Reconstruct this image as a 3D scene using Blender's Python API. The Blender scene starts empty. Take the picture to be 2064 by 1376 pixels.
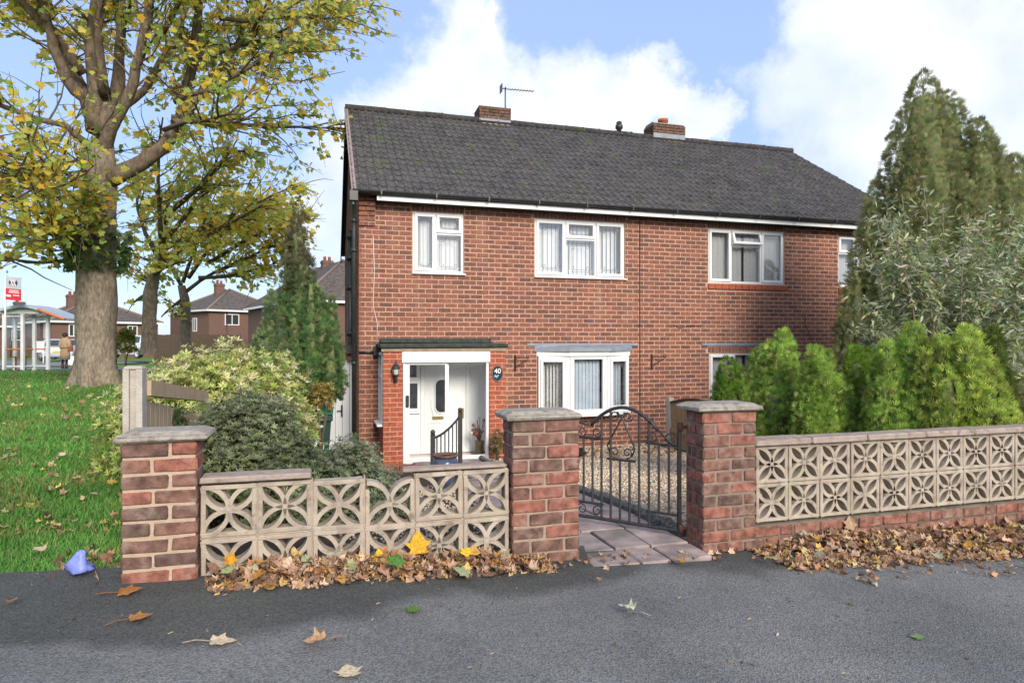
import bpy, math, random
import numpy as np
from mathutils import Vector, Matrix
random.seed(7); rng = np.random.default_rng(7)
SC = bpy.context.scene
COL = SC.collection
R = math.radians
TH = R(16.22); CT, ST = math.cos(TH), math.sin(TH)
FPX = 1300.0; CAMZ = 1.4

# ------------------------------------------------------------------ camera, sky, sun
cam_d = bpy.data.cameras.new('camera'); cam_d.sensor_width = 36; cam_d.lens = FPX / 2064 * 36
cam_d.clip_start = 0.05; cam_d.clip_end = 3000
cam = bpy.data.objects.new('camera', cam_d); COL.objects.link(cam)
cam.location = (0, 0, CAMZ); cam.rotation_euler = (R(90), 0, 0); SC.camera = cam

SUN_AZ, SUN_EL = R(156), R(27)          # azimuth measured from straight ahead towards the right
sunv = Vector((math.sin(SUN_AZ) * math.cos(SUN_EL), math.cos(SUN_AZ) * math.cos(SUN_EL), math.sin(SUN_EL)))
sd = bpy.data.lights.new('sun', 'SUN'); sd.energy = 2.15; sd.angle = R(24); sd.color = (1.0, 0.90, 0.76)
sun = bpy.data.objects.new('sun', sd); COL.objects.link(sun); sun.location = (20, 0, 30)
sun.rotation_euler = sunv.to_track_quat('Z', 'Y').to_euler()

SC.view_settings.view_transform = 'Standard'; SC.view_settings.look = 'None'
SC.view_settings.exposure = 1.1; SC.view_settings.gamma = 1.0; SC.view_settings.use_curve_mapping = False
SC.render.engine = 'CYCLES'
SC.cycles.max_bounces = 8; SC.cycles.transparent_max_bounces = 12; SC.cycles.caustics_reflective = False
SC.cycles.caustics_refractive = False; SC.cycles.use_denoising = True; SC.cycles.sample_clamp_indirect = 6

def make_world():
    w = bpy.data.worlds.new('World'); SC.world = w; w.use_nodes = True
    nt = w.node_tree; N = nt.nodes; L = nt.links
    bg = N['Background']; bg.inputs['Strength'].default_value = 0.128
    sky = N.new('ShaderNodeTexSky'); sky.sky_type = 'NISHITA'; sky.sun_disc = False
    sky.sun_elevation = SUN_EL; sky.sun_rotation = SUN_AZ
    sky.air_density = 1.0; sky.dust_density = 0.6; sky.ozone_density = 2.0
    tc = N.new('ShaderNodeTexCoord')
    nz = N.new('ShaderNodeTexNoise'); nz.inputs['Scale'].default_value = 5.0; nz.inputs['Detail'].default_value = 7
    nz.inputs['Roughness'].default_value = 0.62
    L.new(tc.outputs['Generated'], nz.inputs['Vector'])
    s1 = N.new('ShaderNodeVectorMath'); s1.operation = 'SUBTRACT'; s1.inputs[1].default_value = (.5, .5, .5)
    L.new(nz.outputs['Color'], s1.inputs[0])
    s2 = N.new('ShaderNodeVectorMath'); s2.operation = 'SCALE'; s2.inputs['Scale'].default_value = 0.30
    L.new(s1.outputs[0], s2.inputs[0])
    s3 = N.new('ShaderNodeVectorMath'); s3.operation = 'ADD'
    L.new(tc.outputs['Generated'], s3.inputs[0]); L.new(s2.outputs[0], s3.inputs[1])
    s4 = N.new('ShaderNodeVectorMath'); s4.operation = 'NORMALIZE'; L.new(s3.outputs[0], s4.inputs[0])
    # cumulus banks: (x, y of a direction, radius) in units of the view's half angle tangent
    banks = [(950,165,120,1),(860,230,130,1),(765,290,110,1),(1060,220,100,1),(1190,250,110,1),(1335,235,70,1),(1390,300,60,.9),
             (730,430,110,.8),(990,85,45,1),(1880,40,180,.95),(2050,150,190,.9),(1690,170,110,.75),(1600,205,80,.6),
             (1900,200,170,.8),(2150,330,160,.9),(1780,330,120,.5),(1720,60,110,.8),(400,-260,210,.9),(-500,-50,260,.8),(2600,-100,300,.9),(1300,-400,240,.8),(-900,380,220,.8)]
    last = None
    for (px, py, r, a) in banks:
        soft = 1.75 if px > 1500 else 1.45
        d = Vector(((px - 1032) / FPX, 1, (688 - py) / FPX)); dl = d.length; d.normalize()
        dt = N.new('ShaderNodeVectorMath'); dt.operation = 'DOT_PRODUCT'; dt.inputs[1].default_value = d
        L.new(s4.outputs[0], dt.inputs[0])
        mr = N.new('ShaderNodeMapRange'); mr.interpolation_type = 'SMOOTHSTEP'
        ang = r / FPX / dl
        mr.inputs['From Min'].default_value = math.cos(ang * soft); mr.inputs['From Max'].default_value = math.cos(ang * 0.62)
        mr.inputs['To Max'].default_value = a
        L.new(dt.outputs['Value'], mr.inputs['Value'])
        if last is None: last = mr.outputs[0]
        else:
            mx = N.new('ShaderNodeMath'); mx.operation = 'MAXIMUM'; L.new(last, mx.inputs[0]); L.new(mr.outputs[0], mx.inputs[1]); last = mx.outputs[0]
    # broken cumulus over the rest of the sky (behind and above the viewer)
    n2 = N.new('ShaderNodeTexNoise'); n2.inputs['Scale'].default_value = 2.3; n2.inputs['Detail'].default_value = 6
    L.new(tc.outputs['Generated'], n2.inputs['Vector'])
    m2 = N.new('ShaderNodeMapRange'); m2.interpolation_type = 'SMOOTHSTEP'
    m2.inputs['From Min'].default_value = 0.44; m2.inputs['From Max'].default_value = 0.60
    L.new(n2.outputs['Fac'], m2.inputs['Value'])
    sx = N.new('ShaderNodeSeparateXYZ'); L.new(tc.outputs['Generated'], sx.inputs[0])
    m3 = N.new('ShaderNodeMapRange'); m3.interpolation_type = 'SMOOTHSTEP'
    m3.inputs['From Min'].default_value = 0.45; m3.inputs['From Max'].default_value = -0.15
    L.new(sx.outputs['Y'], m3.inputs['Value'])
    mm = N.new('ShaderNodeMath'); mm.operation = 'MULTIPLY'; L.new(m2.outputs[0], mm.inputs[0]); L.new(m3.outputs[0], mm.inputs[1])
    mx = N.new('ShaderNodeMath'); mx.operation = 'MAXIMUM'; L.new(last, mx.inputs[0]); L.new(mm.outputs[0], mx.inputs[1])
    # inner modelling of the clouds
    n3 = N.new('ShaderNodeTexNoise'); n3.inputs['Scale'].default_value = 9; n3.inputs['Detail'].default_value = 8
    L.new(tc.outputs['Generated'], n3.inputs['Vector'])
    cr = N.new('ShaderNodeMix'); cr.data_type = 'RGBA'
    cr.inputs[6].default_value = (3.0, 3.3, 3.9, 1); cr.inputs[7].default_value = (4.2, 4.3, 4.4, 1)
    m5 = N.new('ShaderNodeMapRange'); m5.inputs['From Min'].default_value = .3; m5.inputs['From Max'].default_value = .6
    L.new(n3.outputs['Fac'], m5.inputs['Value']); L.new(m5.outputs[0], cr.inputs[0])
    # thin veil that whitens the blue
    vl = N.new('ShaderNodeMix'); vl.data_type = 'RGBA'; vl.inputs[0].default_value = 0.74
    vl.inputs[7].default_value = (1.72, 2.3, 3.75, 1); L.new(sky.outputs[0], vl.inputs[6])
    mix = N.new('ShaderNodeMix'); mix.data_type = 'RGBA'
    L.new(mx.outputs[0], mix.inputs[0]); L.new(vl.outputs[2], mix.inputs[6]); L.new(cr.outputs[2], mix.inputs[7])
    L.new(mix.outputs[2], bg.inputs['Color'])
make_world()

# ------------------------------------------------------------------ helpers
def UV(u, v, z=0.0):                      # house frame -> world
    return Vector((u * CT - v * ST, u * ST + v * CT, z))
def at(px, py, Y):                        # a point Y metres ahead, seen at px, py
    return Vector(((px - 1032) / FPX * Y, Y, CAMZ - (py - 688) / FPX * Y))
def at_uv(px, py, v):
    t = (px - 1032) / FPX; Y = v / (CT - t * ST); X = t * Y
    return X * CT + Y * ST, CAMZ - (py - 688) / FPX * Y
def smooth(a, b, x):
    t = np.clip((x - a) / (b - a), 0, 1); return t * t * (3 - 2 * t)

MATS = {}
def nodes_of(name):
    m = bpy.data.materials.new(name); m.use_nodes = True
    nt = m.node_tree; return m, nt, nt.nodes, nt.links, nt.nodes['Principled BSDF']
def pmat(name, c1, c2=None, scale=8.0, rough=0.7, bump=0.0, bscale=60.0, spec=0.3, metal=0.0, attr=None, detail=4, mottled=0.35, trans=0.0, stretch=None):
    """noise-varied surface; attr: 'col' = per-face colour, 'rnd' = per-face value through a ramp (c1 is then a list of colours)"""
    if name in MATS: return MATS[name]
    m, nt, N, L, b = nodes_of(name)
    geo = N.new('ShaderNodeNewGeometry'); vec = geo.outputs['Position']
    if stretch:
        mp = N.new('ShaderNodeMapping'); mp.inputs['Scale'].default_value = stretch; L.new(vec, mp.inputs[0]); vec = mp.outputs[0]
    nz = N.new('ShaderNodeTexNoise'); nz.inputs['Scale'].default_value = scale; nz.inputs['Detail'].default_value = detail
    L.new(vec, nz.inputs['Vector'])
    mx = N.new('ShaderNodeMix'); mx.data_type = 'RGBA'
    mr = N.new('ShaderNodeMapRange'); mr.inputs['From Min'].default_value = .32; mr.inputs['From Max'].default_value = .68
    L.new(nz.outputs['Fac'], mr.inputs['Value']); L.new(mr.outputs[0], mx.inputs[0])
    if attr is None:
        mx.inputs[6].default_value = (*c1, 1); mx.inputs[7].default_value = (*(c2 or c1), 1); out = mx.outputs[2]
    else:
        at_ = N.new('ShaderNodeAttribute'); at_.attribute_name = attr
        if attr == 'rnd':
            rp = N.new('ShaderNodeValToRGB'); el = rp.color_ramp.elements; k = len(c1)
            rp.color_ramp.interpolation = 'LINEAR'
            while len(el) < k: el.new(0.5)
            for i, c in enumerate(c1): el[i].position = i / (k - 1); el[i].color = (*c, 1)
            L.new(at_.outputs['Fac'], rp.inputs[0]); src = rp.outputs[0]
        else: src = at_.outputs['Color']
        mul = N.new('ShaderNodeMix'); mul.data_type = 'RGBA'; mul.blend_type = 'MULTIPLY'; mul.inputs[0].default_value = 1
        lo = 1 - mottled
        mx.inputs[6].default_value = (lo, lo, lo, 1); mx.inputs[7].default_value = (1 + mottled * .4,) * 3 + (1,)
        L.new(src, mul.inputs[6]); L.new(mx.outputs[2], mul.inputs[7]); out = mul.outputs[2]
    L.new(out, b.inputs['Base Color'])
    b.inputs['Roughness'].default_value = rough; b.inputs['Metallic'].default_value = metal
    b.inputs['Specular IOR Level'].default_value = spec
    if bump:
        n2 = N.new('ShaderNodeTexNoise'); n2.inputs['Scale'].default_value = bscale; n2.inputs['Detail'].default_value = 5
        L.new(vec, n2.inputs['Vector'])
        bp = N.new('ShaderNodeBump'); bp.inputs['Strength'].default_value = bump; bp.inputs['Distance'].default_value = 0.01
        L.new(n2.outputs['Fac'], bp.inputs['Height']); L.new(bp.outputs[0], b.inputs['Normal'])
    if trans:
        tr = N.new('ShaderNodeBsdfTranslucent'); L.new(out, tr.inputs['Color'])
        ms = N.new('ShaderNodeMixShader'); ms.inputs[0].default_value = trans
        L.new(b.outputs[0], ms.inputs[1]); L.new(tr.outputs[0], ms.inputs[2])
        L.new(ms.outputs[0], N['Material Output'].inputs['Surface'])
    MATS[name] = m; return m

def add_layer(m, color, scale, lo, hi, detail=5, fac=1.0, stretch=None, up=False):
    """lay a second noise-shaped coat (moss, lichen, soot, damp) over a pmat material's base colour"""
    nt = m.node_tree; N = nt.nodes; L = nt.links; b = N['Principled BSDF']
    src = b.inputs['Base Color'].links[0].from_socket
    geo = N.new('ShaderNodeNewGeometry'); vec = geo.outputs['Position']
    if stretch:
        mp = N.new('ShaderNodeMapping'); mp.inputs['Scale'].default_value = stretch; L.new(vec, mp.inputs[0]); vec = mp.outputs[0]
    nz = N.new('ShaderNodeTexNoise'); nz.inputs['Scale'].default_value = scale; nz.inputs['Detail'].default_value = detail
    L.new(vec, nz.inputs['Vector'])
    mr = N.new('ShaderNodeMapRange'); mr.inputs['From Min'].default_value = lo; mr.inputs['From Max'].default_value = hi
    mr.inputs['To Max'].default_value = fac; L.new(nz.outputs['Fac'], mr.inputs['Value']); f = mr.outputs[0]
    if up:
        sx = N.new('ShaderNodeSeparateXYZ'); L.new(geo.outputs['Normal'], sx.inputs[0])
        m2 = N.new('ShaderNodeMath'); m2.operation = 'MULTIPLY'; m2.use_clamp = True; L.new(f, m2.inputs[0]); L.new(sx.outputs['Z'], m2.inputs[1]); f = m2.outputs[0]
    mx = N.new('ShaderNodeMix'); mx.data_type = 'RGBA'; L.new(f, mx.inputs[0]); L.new(src, mx.inputs[6]); mx.inputs[7].default_value = (*color, 1)
    L.new(mx.outputs[2], b.inputs['Base Color']); return m

def glass_mat(name, tint=(1, 1, 1), refl=0.10):
    if name in MATS: return MATS[name]
    m, nt, N, L, b = nodes_of(name)
    N.remove(b)
    t = N.new('ShaderNodeBsdfTransparent'); t.inputs[0].default_value = (*tint, 1)
    g = N.new('ShaderNodeBsdfGlossy'); g.inputs['Roughness'].default_value = 0.015; g.inputs[0].default_value = (.9, .95, 1, 1)
    lw = N.new('ShaderNodeLayerWeight'); lw.inputs[0].default_value = 0.5      # Schlick: works from both sides of a thin pane
    pw = N.new('ShaderNodeMath'); pw.operation = 'POWER'; pw.inputs[1].default_value = 5; L.new(lw.outputs['Facing'], pw.inputs[0])
    ad = N.new('ShaderNodeMath'); ad.operation = 'MULTIPLY_ADD'; ad.inputs[1].default_value = .9; ad.inputs[2].default_value = refl; ad.use_clamp = True
    L.new(pw.outputs[0], ad.inputs[0])
    ms = N.new('ShaderNodeMixShader'); L.new(ad.outputs[0], ms.inputs[0]); L.new(t.outputs[0], ms.inputs[1]); L.new(g.outputs[0], ms.inputs[2])
    L.new(ms.outputs[0], N['Material Output'].inputs['Surface'])
    MATS[name] = m; return m

# ---- mesh building
class MB:
    def __init__(s): s.v = []; s.f = []; s.r = []; s.sm = []
    def _add(s, vs, fs, rnd=0.5, smooth=False):
        k = len(s.v); s.v += [tuple(p) for p in vs]
        for f in fs: s.f.append(tuple(i + k for i in f)); s.r.append(rnd); s.sm.append(smooth)
        return s
    def box(s, x0, x1, y0, y1, z0, z1, rnd=0.5):
        vs = [(x0,y0,z0),(x1,y0,z0),(x1,y1,z0),(x0,y1,z0),(x0,y0,z1),(x1,y0,z1),(x1,y1,z1),(x0,y1,z1)]
        return s._add(vs, [(0,3,2,1),(4,5,6,7),(0,1,5,4),(1,2,6,5),(2,3,7,6),(3,0,4,7)], rnd)
    def cbox(s, x0, x1, y0, y1, z0, z1, b=0.006, rnd=0.5, jit=0.0):
        """box with bevelled edges (24 points)"""
        b = min(b, (x1-x0)*.3, (y1-y0)*.3, (z1-z0)*.3)
        c = [(x0,x1),(y0,y1),(z0,z1)]; vs = []; idx = {}
        for i in (0,1):
            for j in (0,1):
                for k in (0,1):
                    for ax in range(3):
                        p = [c[0][i], c[1][j], c[2][k]]; sg = [1-2*i, 1-2*j, 1-2*k]
                        for a in range(3):
                            if a != ax: p[a] += sg[a] * b
                        idx[(i,j,k,ax)] = len(vs); vs.append([q + random.uniform(-jit, jit) for q in p])
        fs = []
        def q(*keys): fs.append(tuple(idx[k] for k in keys))
        for i in (0,1):
            o = [(i,0,0,0),(i,1,0,0),(i,1,1,0),(i,0,1,0)]; q(*(o if i else o[::-1]))
            o = [(0,i,0,1),(0,i,1,1),(1,i,1,1),(1,i,0,1)]; q(*(o if i else o[::-1]))
            o = [(0,0,i,2),(1,0,i,2),(1,1,i,2),(0,1,i,2)]; q(*(o if i else o[::-1]))
        for a in (0,1):
            for c2 in (0,1):
                q((0,a,c2,1),(1,a,c2,1),(1,a,c2,2),(0,a,c2,2)); q((a,0,c2,0),(a,1,c2,0),(a,1,c2,2),(a,0,c2,2)); q((a,c2,0,0),(a,c2,1,0),(a,c2,1,1),(a,c2,0,1))
        for i in (0,1):
            for j in (0,1):
                for k in (0,1): q((i,j,k,0),(i,j,k,1),(i,j,k,2))
        return s._add(vs, fs, rnd)
    def tube(s, pts, rad, n=8, rnd=0.5, caps=True, smooth=True, noise=0.0):
        pts = [Vector(p) for p in pts]; m = len(pts)
        if not hasattr(rad, '__len__'): rad = [rad] * m
        base = len(s.v); ref = None
        for i, p in enumerate(pts):
            d = (pts[min(i+1, m-1)] - pts[max(i-1, 0)])
            d = d.normalized() if d.length > 1e-9 else Vector((0,0,1))
            if ref is None: ref = Vector((1,0,0)) if abs(d.x) < .8 else Vector((0,1,0))
            a = (ref - d * ref.dot(d)).normalized(); ref = a; b = d.cross(a)
            for k in range(n):
                t = 2 * math.pi * k / n; rr = rad[i] * (1 + (random.uniform(-noise, noise) if noise else 0))
                s.v.append(tuple(p + (a * math.cos(t) + b * math.sin(t)) * rr))
        for i in range(m - 1):
            for k in range(n):
                s.f.append((base+i*n+k, base+i*n+(k+1)%n, base+(i+1)*n+(k+1)%n, base+(i+1)*n+k)); s.r.append(rnd); s.sm.append(smooth)
        if caps:
            s.f.append(tuple(base+k for k in range(n))[::-1]); s.r.append(rnd); s.sm.append(False)
            s.f.append(tuple(base+(m-1)*n+k for k in range(n))); s.r.append(rnd); s.sm.append(False)
        return s
    def bar(s, p, q, w, h=None, rnd=0.5):
        """square bar from p to q"""
        return s.tube([p, q], [w * .7071] * 2, 4, rnd, True, False)
    def lathe(s, prof, cx=0, cy=0, n=20, rnd=0.5, smooth=True):
        base = len(s.v)
        for (r, z) in prof:
            for k in range(n):
                t = 2*math.pi*k/n; s.v.append((cx + r*math.cos(t), cy + r*math.sin(t), z))
        for i in range(len(prof)-1):
            for k in range(n):
                s.f.append((base+i*n+k, base+i*n+(k+1)%n, base+(i+1)*n+(k+1)%n, base+(i+1)*n+k)); s.r.append(rnd); s.sm.append(smooth)
        s.f.append(tuple(base+k for k in range(n))[::-1]); s.r.append(rnd); s.sm.append(False)
        s.f.append(tuple(base+(len(prof)-1)*n+k for k in range(n))); s.r.append(rnd); s.sm.append(False)
        return s
    def prism(s, poly, axis, a, b, rnd=0.5):
        """polygon extruded along axis 0/1/2 from a to b; poly holds the two other coordinates in order"""
        def P(p, t): q = list(p); q.insert(axis, t); return tuple(q)
        n = len(poly); vs = [P(p, a) for p in poly] + [P(p, b) for p in poly]
        fs = [tuple(range(n))[::-1], tuple(range(n, 2*n))] + [(i, (i+1) % n, n+(i+1) % n, n+i) for i in range(n)]
        return s._add(vs, fs, rnd)
    def ball(s, c, r, n=8, m=6, sc=(1,1,1), rnd=0.5):
        prof = [(math.sin(math.pi*i/m)*r if 0 < i < m else r*0.02, -math.cos(math.pi*i/m)*r) for i in range(m+1)]
        k = len(s.v); s.lathe(prof, 0, 0, n, rnd)
        for i in range(k, len(s.v)):
            x, y, z = s.v[i]; s.v[i] = (c[0]+x*sc[0], c[1]+y*sc[1], c[2]+z*sc[2])
        return s
    def mesh(s, name, mat, off=(0,0,0), recalc=True):
        me = bpy.data.meshes.new(name)
        me.from_pydata([(x-off[0], y-off[1], z-off[2]) for x, y, z in s.v], [], s.f)
        a = me.attributes.new('rnd', 'FLOAT', 'FACE'); a.data.foreach_set('value', s.r)
        me.polygons.foreach_set('use_smooth', s.sm)
        me.materials.append(mat)
        if recalc:
            import bmesh
            bm = bmesh.new(); bm.from_mesh(me); bmesh.ops.recalc_face_normals(bm, faces=bm.faces); bm.to_mesh(me); bm.free()
        me.update(); return me

def link(name, me, parent=None, loc=(0,0,0), rot=(0,0,0)):
    o = bpy.data.objects.new(name, me); COL.objects.link(o); o.parent = parent; o.location = loc; o.rotation_euler = rot; return o
def tag(o, label=None, cat=None, group=None, kind=None):
    if label: o['label'] = label
    if cat: o['category'] = cat
    if group: o['group'] = group
    if kind: o['kind'] = kind
    return o
class T:
    """a thing: an Empty at its base; o = base in the thing's build frame, frame 'uv' (turned with the house) or 'w'"""
    def __init__(s, name, label, cat, o=(0,0,0), frame='uv', group=None, rot=None):
        s.o = Vector(o); e = bpy.data.objects.new(name, None); COL.objects.link(e); s.e = e
        e.empty_display_size = .2
        if frame == 'uv': e.location = UV(*o); e.rotation_euler.z = TH
        else: e.location = o
        if rot is not None: e.rotation_euler.z = rot
        tag(e, label, cat, group)
    def part(s, name, mb, mat, parent=None, label=None, kind=None, recalc=True):
        o = link(name, mb.mesh(name, mat, s.o, recalc), parent or s.e)
        if label: o['label'] = label
        if kind: o['kind'] = kind
        return o
    def put(s, name, me, loc, rot=(0,0,0), parent=None):
        return link(name, me, parent or s.e, Vector(loc) - s.o, rot)
    def local(s, p): return Vector(p) - s.o
def structure(name, mb_or_me, mat=None):
    me = mb_or_me.mesh(name, mat) if isinstance(mb_or_me, MB) else mb_or_me
    return tag(link(name, me), kind='structure')

def raw_mesh(name, V, F, cols, mat, smooth=False):
    """V (n,3), F list of (m,k) index arrays, cols one (m,3) array per F: a mesh with a per-face colour"""
    me = bpy.data.meshes.new(name)
    V = np.asarray(V, np.float32); me.vertices.add(len(V)); me.vertices.foreach_set('co', V.ravel())
    loops = np.concatenate([f.ravel() for f in F]).astype(np.int32)
    tot = np.concatenate([np.full(len(f), f.shape[1], np.int32) for f in F])
    st = np.concatenate([[0], np.cumsum(tot)[:-1]]).astype(np.int32)
    me.loops.add(len(loops)); me.loops.foreach_set('vertex_index', loops)
    me.polygons.add(len(tot)); me.polygons.foreach_set('loop_start', st)
    c = np.concatenate(cols).astype(np.float32); c = np.concatenate([c, np.ones((len(c), 1), np.float32)], 1)
    me.update(calc_edges=True)
    a = me.attributes.new('col', 'FLOAT_COLOR', 'FACE'); a.data.foreach_set('color', c.ravel())
    if smooth: me.polygons.foreach_set('use_smooth', np.ones(len(tot), bool))
    me.materials.append(mat); me.update(); me.validate(); return me
def frames(d, roll=None, up=None):
    """rotation matrices whose second column is d (the way a leaf points) and third its face"""
    d = d / (np.linalg.norm(d, axis=1, keepdims=True) + 1e-9); n = len(d)
    r = rng.normal(size=(n, 3)) if up is None else up + rng.normal(size=(n, 3)) * (roll if roll is not None else .5)
    x = np.cross(d, r); x /= (np.linalg.norm(x, axis=1, keepdims=True) + 1e-9)
    z = np.cross(x, d); return np.stack([x, d, z], 2)
def scatter(name, tv, tf, P, Rm, S, cols, mat, off=(0,0,0)):
    tv = np.asarray(tv, np.float32); n, k = len(P), len(tv)
    S = np.asarray(S, np.float32).reshape(n, -1)
    if S.shape[1] == 1: S = np.repeat(S, 3, 1)
    V = np.einsum('nij,nkj->nki', Rm, tv[None] * S[:, None, :]) + (np.asarray(P) - np.asarray(off))[:, None, :]
    F, C = [], []
    base = (np.arange(n) * k)[:, None, None]
    by = {}
    for f in tf: by.setdefault(len(f), []).append(f)
    for kk, fl in by.items():
        fa = np.asarray(fl)[None] + base; F.append(fa.reshape(-1, kk)); C.append(np.repeat(cols, len(fl), 0))
    return raw_mesh(name, V.reshape(-1, 3), F, C, mat)
def pick(pal, n, w=None, var=.18):
    pal = np.asarray(pal, float); i = rng.choice(len(pal), n, p=None if w is None else np.asarray(w)/np.sum(w))
    c = pal[i] * (1 + rng.normal(size=(n, 1)) * var) * (1 + rng.normal(size=(n, 3)) * .04)
    return np.clip(c, 0.005, .95)
def lump(P, s, seed=0):
    a = np.asarray(P) * s + seed
    return .5 + .25 * (np.sin(a[:,0]*1.7 + np.sin(a[:,1]*1.3)*1.5) + np.sin(a[:,2]*2.1 + a[:,0] + np.sin(a[:,1]*2.3)))
def inpoly(x, y, poly):
    c = np.zeros(len(x), bool); n = len(poly); j = n - 1
    for i in range(n):
        xi, yi = poly[i]; xj, yj = poly[j]
        m = ((yi > y) != (yj > y)) & (x < (xj - xi) * (y - yi) / ((yj - yi) or 1e-9) + xi); c ^= m; j = i
    return c

# ---- materials
M_BRICK = pmat('house_brick', [(.14,.078,.068),(.20,.092,.066),(.25,.105,.073),(.285,.122,.082),(.225,.10,.078),(.165,.086,.075)], attr='rnd', scale=30, rough=.85, bump=.35, bscale=140, spec=.2)
add_layer(M_BRICK, (.12,.075,.06), .8, .52, .80, fac=.18); add_layer(M_BRICK, (.36,.26,.21), 1.7, .58, .80, fac=.30, stretch=(1.6,1.6,.35)); add_layer(M_BRICK, (.09,.06,.05), 2.6, .58, .76, fac=.40, stretch=(2.2,2.2,.22))
M_MORTAR = pmat('house_mortar', (.54,.335,.245), (.45,.28,.205), 14, .95, .3, 200, .1)
M_PBRICK = pmat('porch_brick', [(.33,.085,.050),(.40,.110,.062),(.36,.10,.06),(.30,.10,.065)], attr='rnd', scale=24, rough=.85, bump=.3, bscale=140, spec=.2)
M_PMORTAR = pmat('porch_mortar', (.56,.31,.22), (.48,.26,.18), 14, .95, .3, 200, .1)
M_GBRICK = pmat('garden_brick', [(.14,.09,.078),(.185,.11,.088),(.22,.115,.09),(.29,.12,.088),(.31,.13,.10),(.25,.135,.105),(.18,.11,.09)], attr='rnd', scale=18, rough=.9, bump=.6, bscale=90, spec=.15, mottled=.5)
add_layer(M_GBRICK, (.30,.24,.20), 9, .56, .72, fac=.5); add_layer(M_GBRICK, (.10,.10,.055), 4, .6, .75, fac=.5)
M_GMORTAR = pmat('garden_mortar', (.50,.37,.29), (.38,.30,.22), 20, .95, .5, 120, .1)
M_GMORTAR3 = pmat('dull_garden_mortar', (.36,.275,.21), (.27,.21,.165), 20, .95, .5, 120, .1); M_GMORTAR4 = pmat('weathered_garden_mortar', (.27,.205,.17), (.20,.16,.13), 20, .95, .5, 120, .1)
M_GMORTAR2 = pmat('dark_garden_mortar', (.20,.17,.13), (.11,.10,.075), 14, .95, .5, 120, .1)
M_SCREEN = pmat('screen_concrete', (.44,.38,.31), (.33,.28,.23), 9, .9, .5, 120, .15)
add_layer(M_SCREEN, (.17,.14,.11), 13, .55, .72, fac=.75); add_layer(M_SCREEN, (.52,.48,.43), 3, .55, .75, fac=.5); add_layer(M_SCREEN, (.20,.165,.13), 4, .52, .75, fac=.5, stretch=(2,2,.4)); add_layer(M_SCREEN, (.26,.26,.15), 5, .6, .8, fac=.5)
M_CAP = pmat('coping_stone', (.40,.36,.31), (.25,.23,.20), 26, .95, .9, 110, .1)
add_layer(M_CAP, (.13,.12,.10), 17, .56, .7, fac=.7)
M_COPE = pmat('coping_strip', (.37,.30,.26), (.27,.22,.19), 18, .95, .5, 110, .1); add_layer(M_COPE, (.16,.13,.11), 15, .58, .72, fac=.7)
M_WHITE = pmat('white_plastic', (.73,.74,.75), (.69,.70,.72), 3, .35, spec=.4)
M_CREAM = pmat('off_white_paint', (.74,.72,.68), (.66,.64,.60), 4, .6, spec=.3)
M_BLIND = pmat('blind_fabric', (.82,.81,.79), (.76,.76,.76), 5, .8)
M_BLUEBL = pmat('pale_blue_fabric', (.62,.70,.78), (.55,.63,.72), 5, .8)
M_ROOM = pmat('room_plaster', (.62,.58,.54), (.55,.52,.50), 2, .9)
M_NET = pmat('net_curtain', (.85,.85,.84), (.75,.76,.78), 20, .9, trans=.4)
M_LEADST = pmat('lead_strip', (.20,.20,.21), (.26,.25,.24), 20, .5, metal=.4)
M_LEAD = pmat('lead_sheet', (.25,.28,.33), (.19,.215,.26), 7, .55, .2, 40, .4)
M_BLACK = pmat('black_iron', (.018,.018,.02), (.03,.03,.032), 30, .45, .15, 160, .5)
M_DKPLAS = pmat('black_plastic', (.016,.018,.019), (.028,.03,.03), 6, .4, spec=.5)
M_FELT = pmat('roof_felt', (.06,.075,.066), (.035,.04,.037), 12, .9, .6, 90, .2)
M_GLASS = glass_mat('window_glass', (.97,.98,.985), .10)
M_GLASSP = glass_mat('porch_glass', (.98,.99,.99), .035)
M_TILE = pmat('roof_tile', [(.060,.058,.060),(.078,.074,.074),(.096,.089,.086),(.070,.068,.071)], attr='rnd', scale=9, rough=.85, bump=.5, bscale=70, spec=.25, mottled=.4)
add_layer(M_TILE, (.075,.115,.022), 2.0, .60, .74, detail=9, fac=.65)
add_layer(M_TILE, (.55,.55,.55), 34, .655, .69, detail=3, fac=.40)
M_VERGE = pmat('verge_mortar', (.30,.23,.23), (.22,.17,.18), 9, .9, .4, 80)
M_BEIGE = pmat('weathered_board', (.36,.27,.19), (.24,.19,.13), 9, .85, .3, 60)
M_BRASS = pmat('brass', (.45,.32,.10), (.36,.26,.09), 10, .35, metal=.8)
M_DARKIN = pmat('dark_glass', (.03,.035,.04), (.05,.055,.06), 8, .15, spec=.6)
M_WOOD = pmat('fence_timber', (.33,.23,.14), (.24,.17,.10), 7, .85, .4, 60, stretch=(6,6,1))
M_WOODD = pmat('dark_fence_timber', (.10,.07,.05), (.07,.05,.038), 7, .85, .4, 60, stretch=(6,6,1))
M_PALEW = pmat('pale_fence_timber', (.46,.36,.25), (.36,.27,.18), 7, .85, .4, 60, stretch=(6,6,1))
M_CONC = pmat('concrete_post', (.46,.43,.38), (.36,.33,.29), 14, .9, .6, 90)
M_BARK = pmat('tree_bark', (.31,.255,.20), (.14,.112,.088), 14, .95, 1.0, 26, .1, stretch=(1.6,1.6,.6), detail=9); add_layer(M_BARK, (.10,.12,.05), 2.2, .56, .75, fac=.45); add_layer(M_BARK, (.085,.068,.052), 22, .52, .70, fac=.55, stretch=(1.3,1.3,.6)); add_layer(M_BARK, (.36,.32,.27), 5, .56, .72, fac=.35)
M_LIMB = pmat('limb_bark', (.20,.155,.115), (.085,.065,.048), 10, .95, 1.0, 26, .1, stretch=(1.5,1.5,.6), detail=8)
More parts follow.
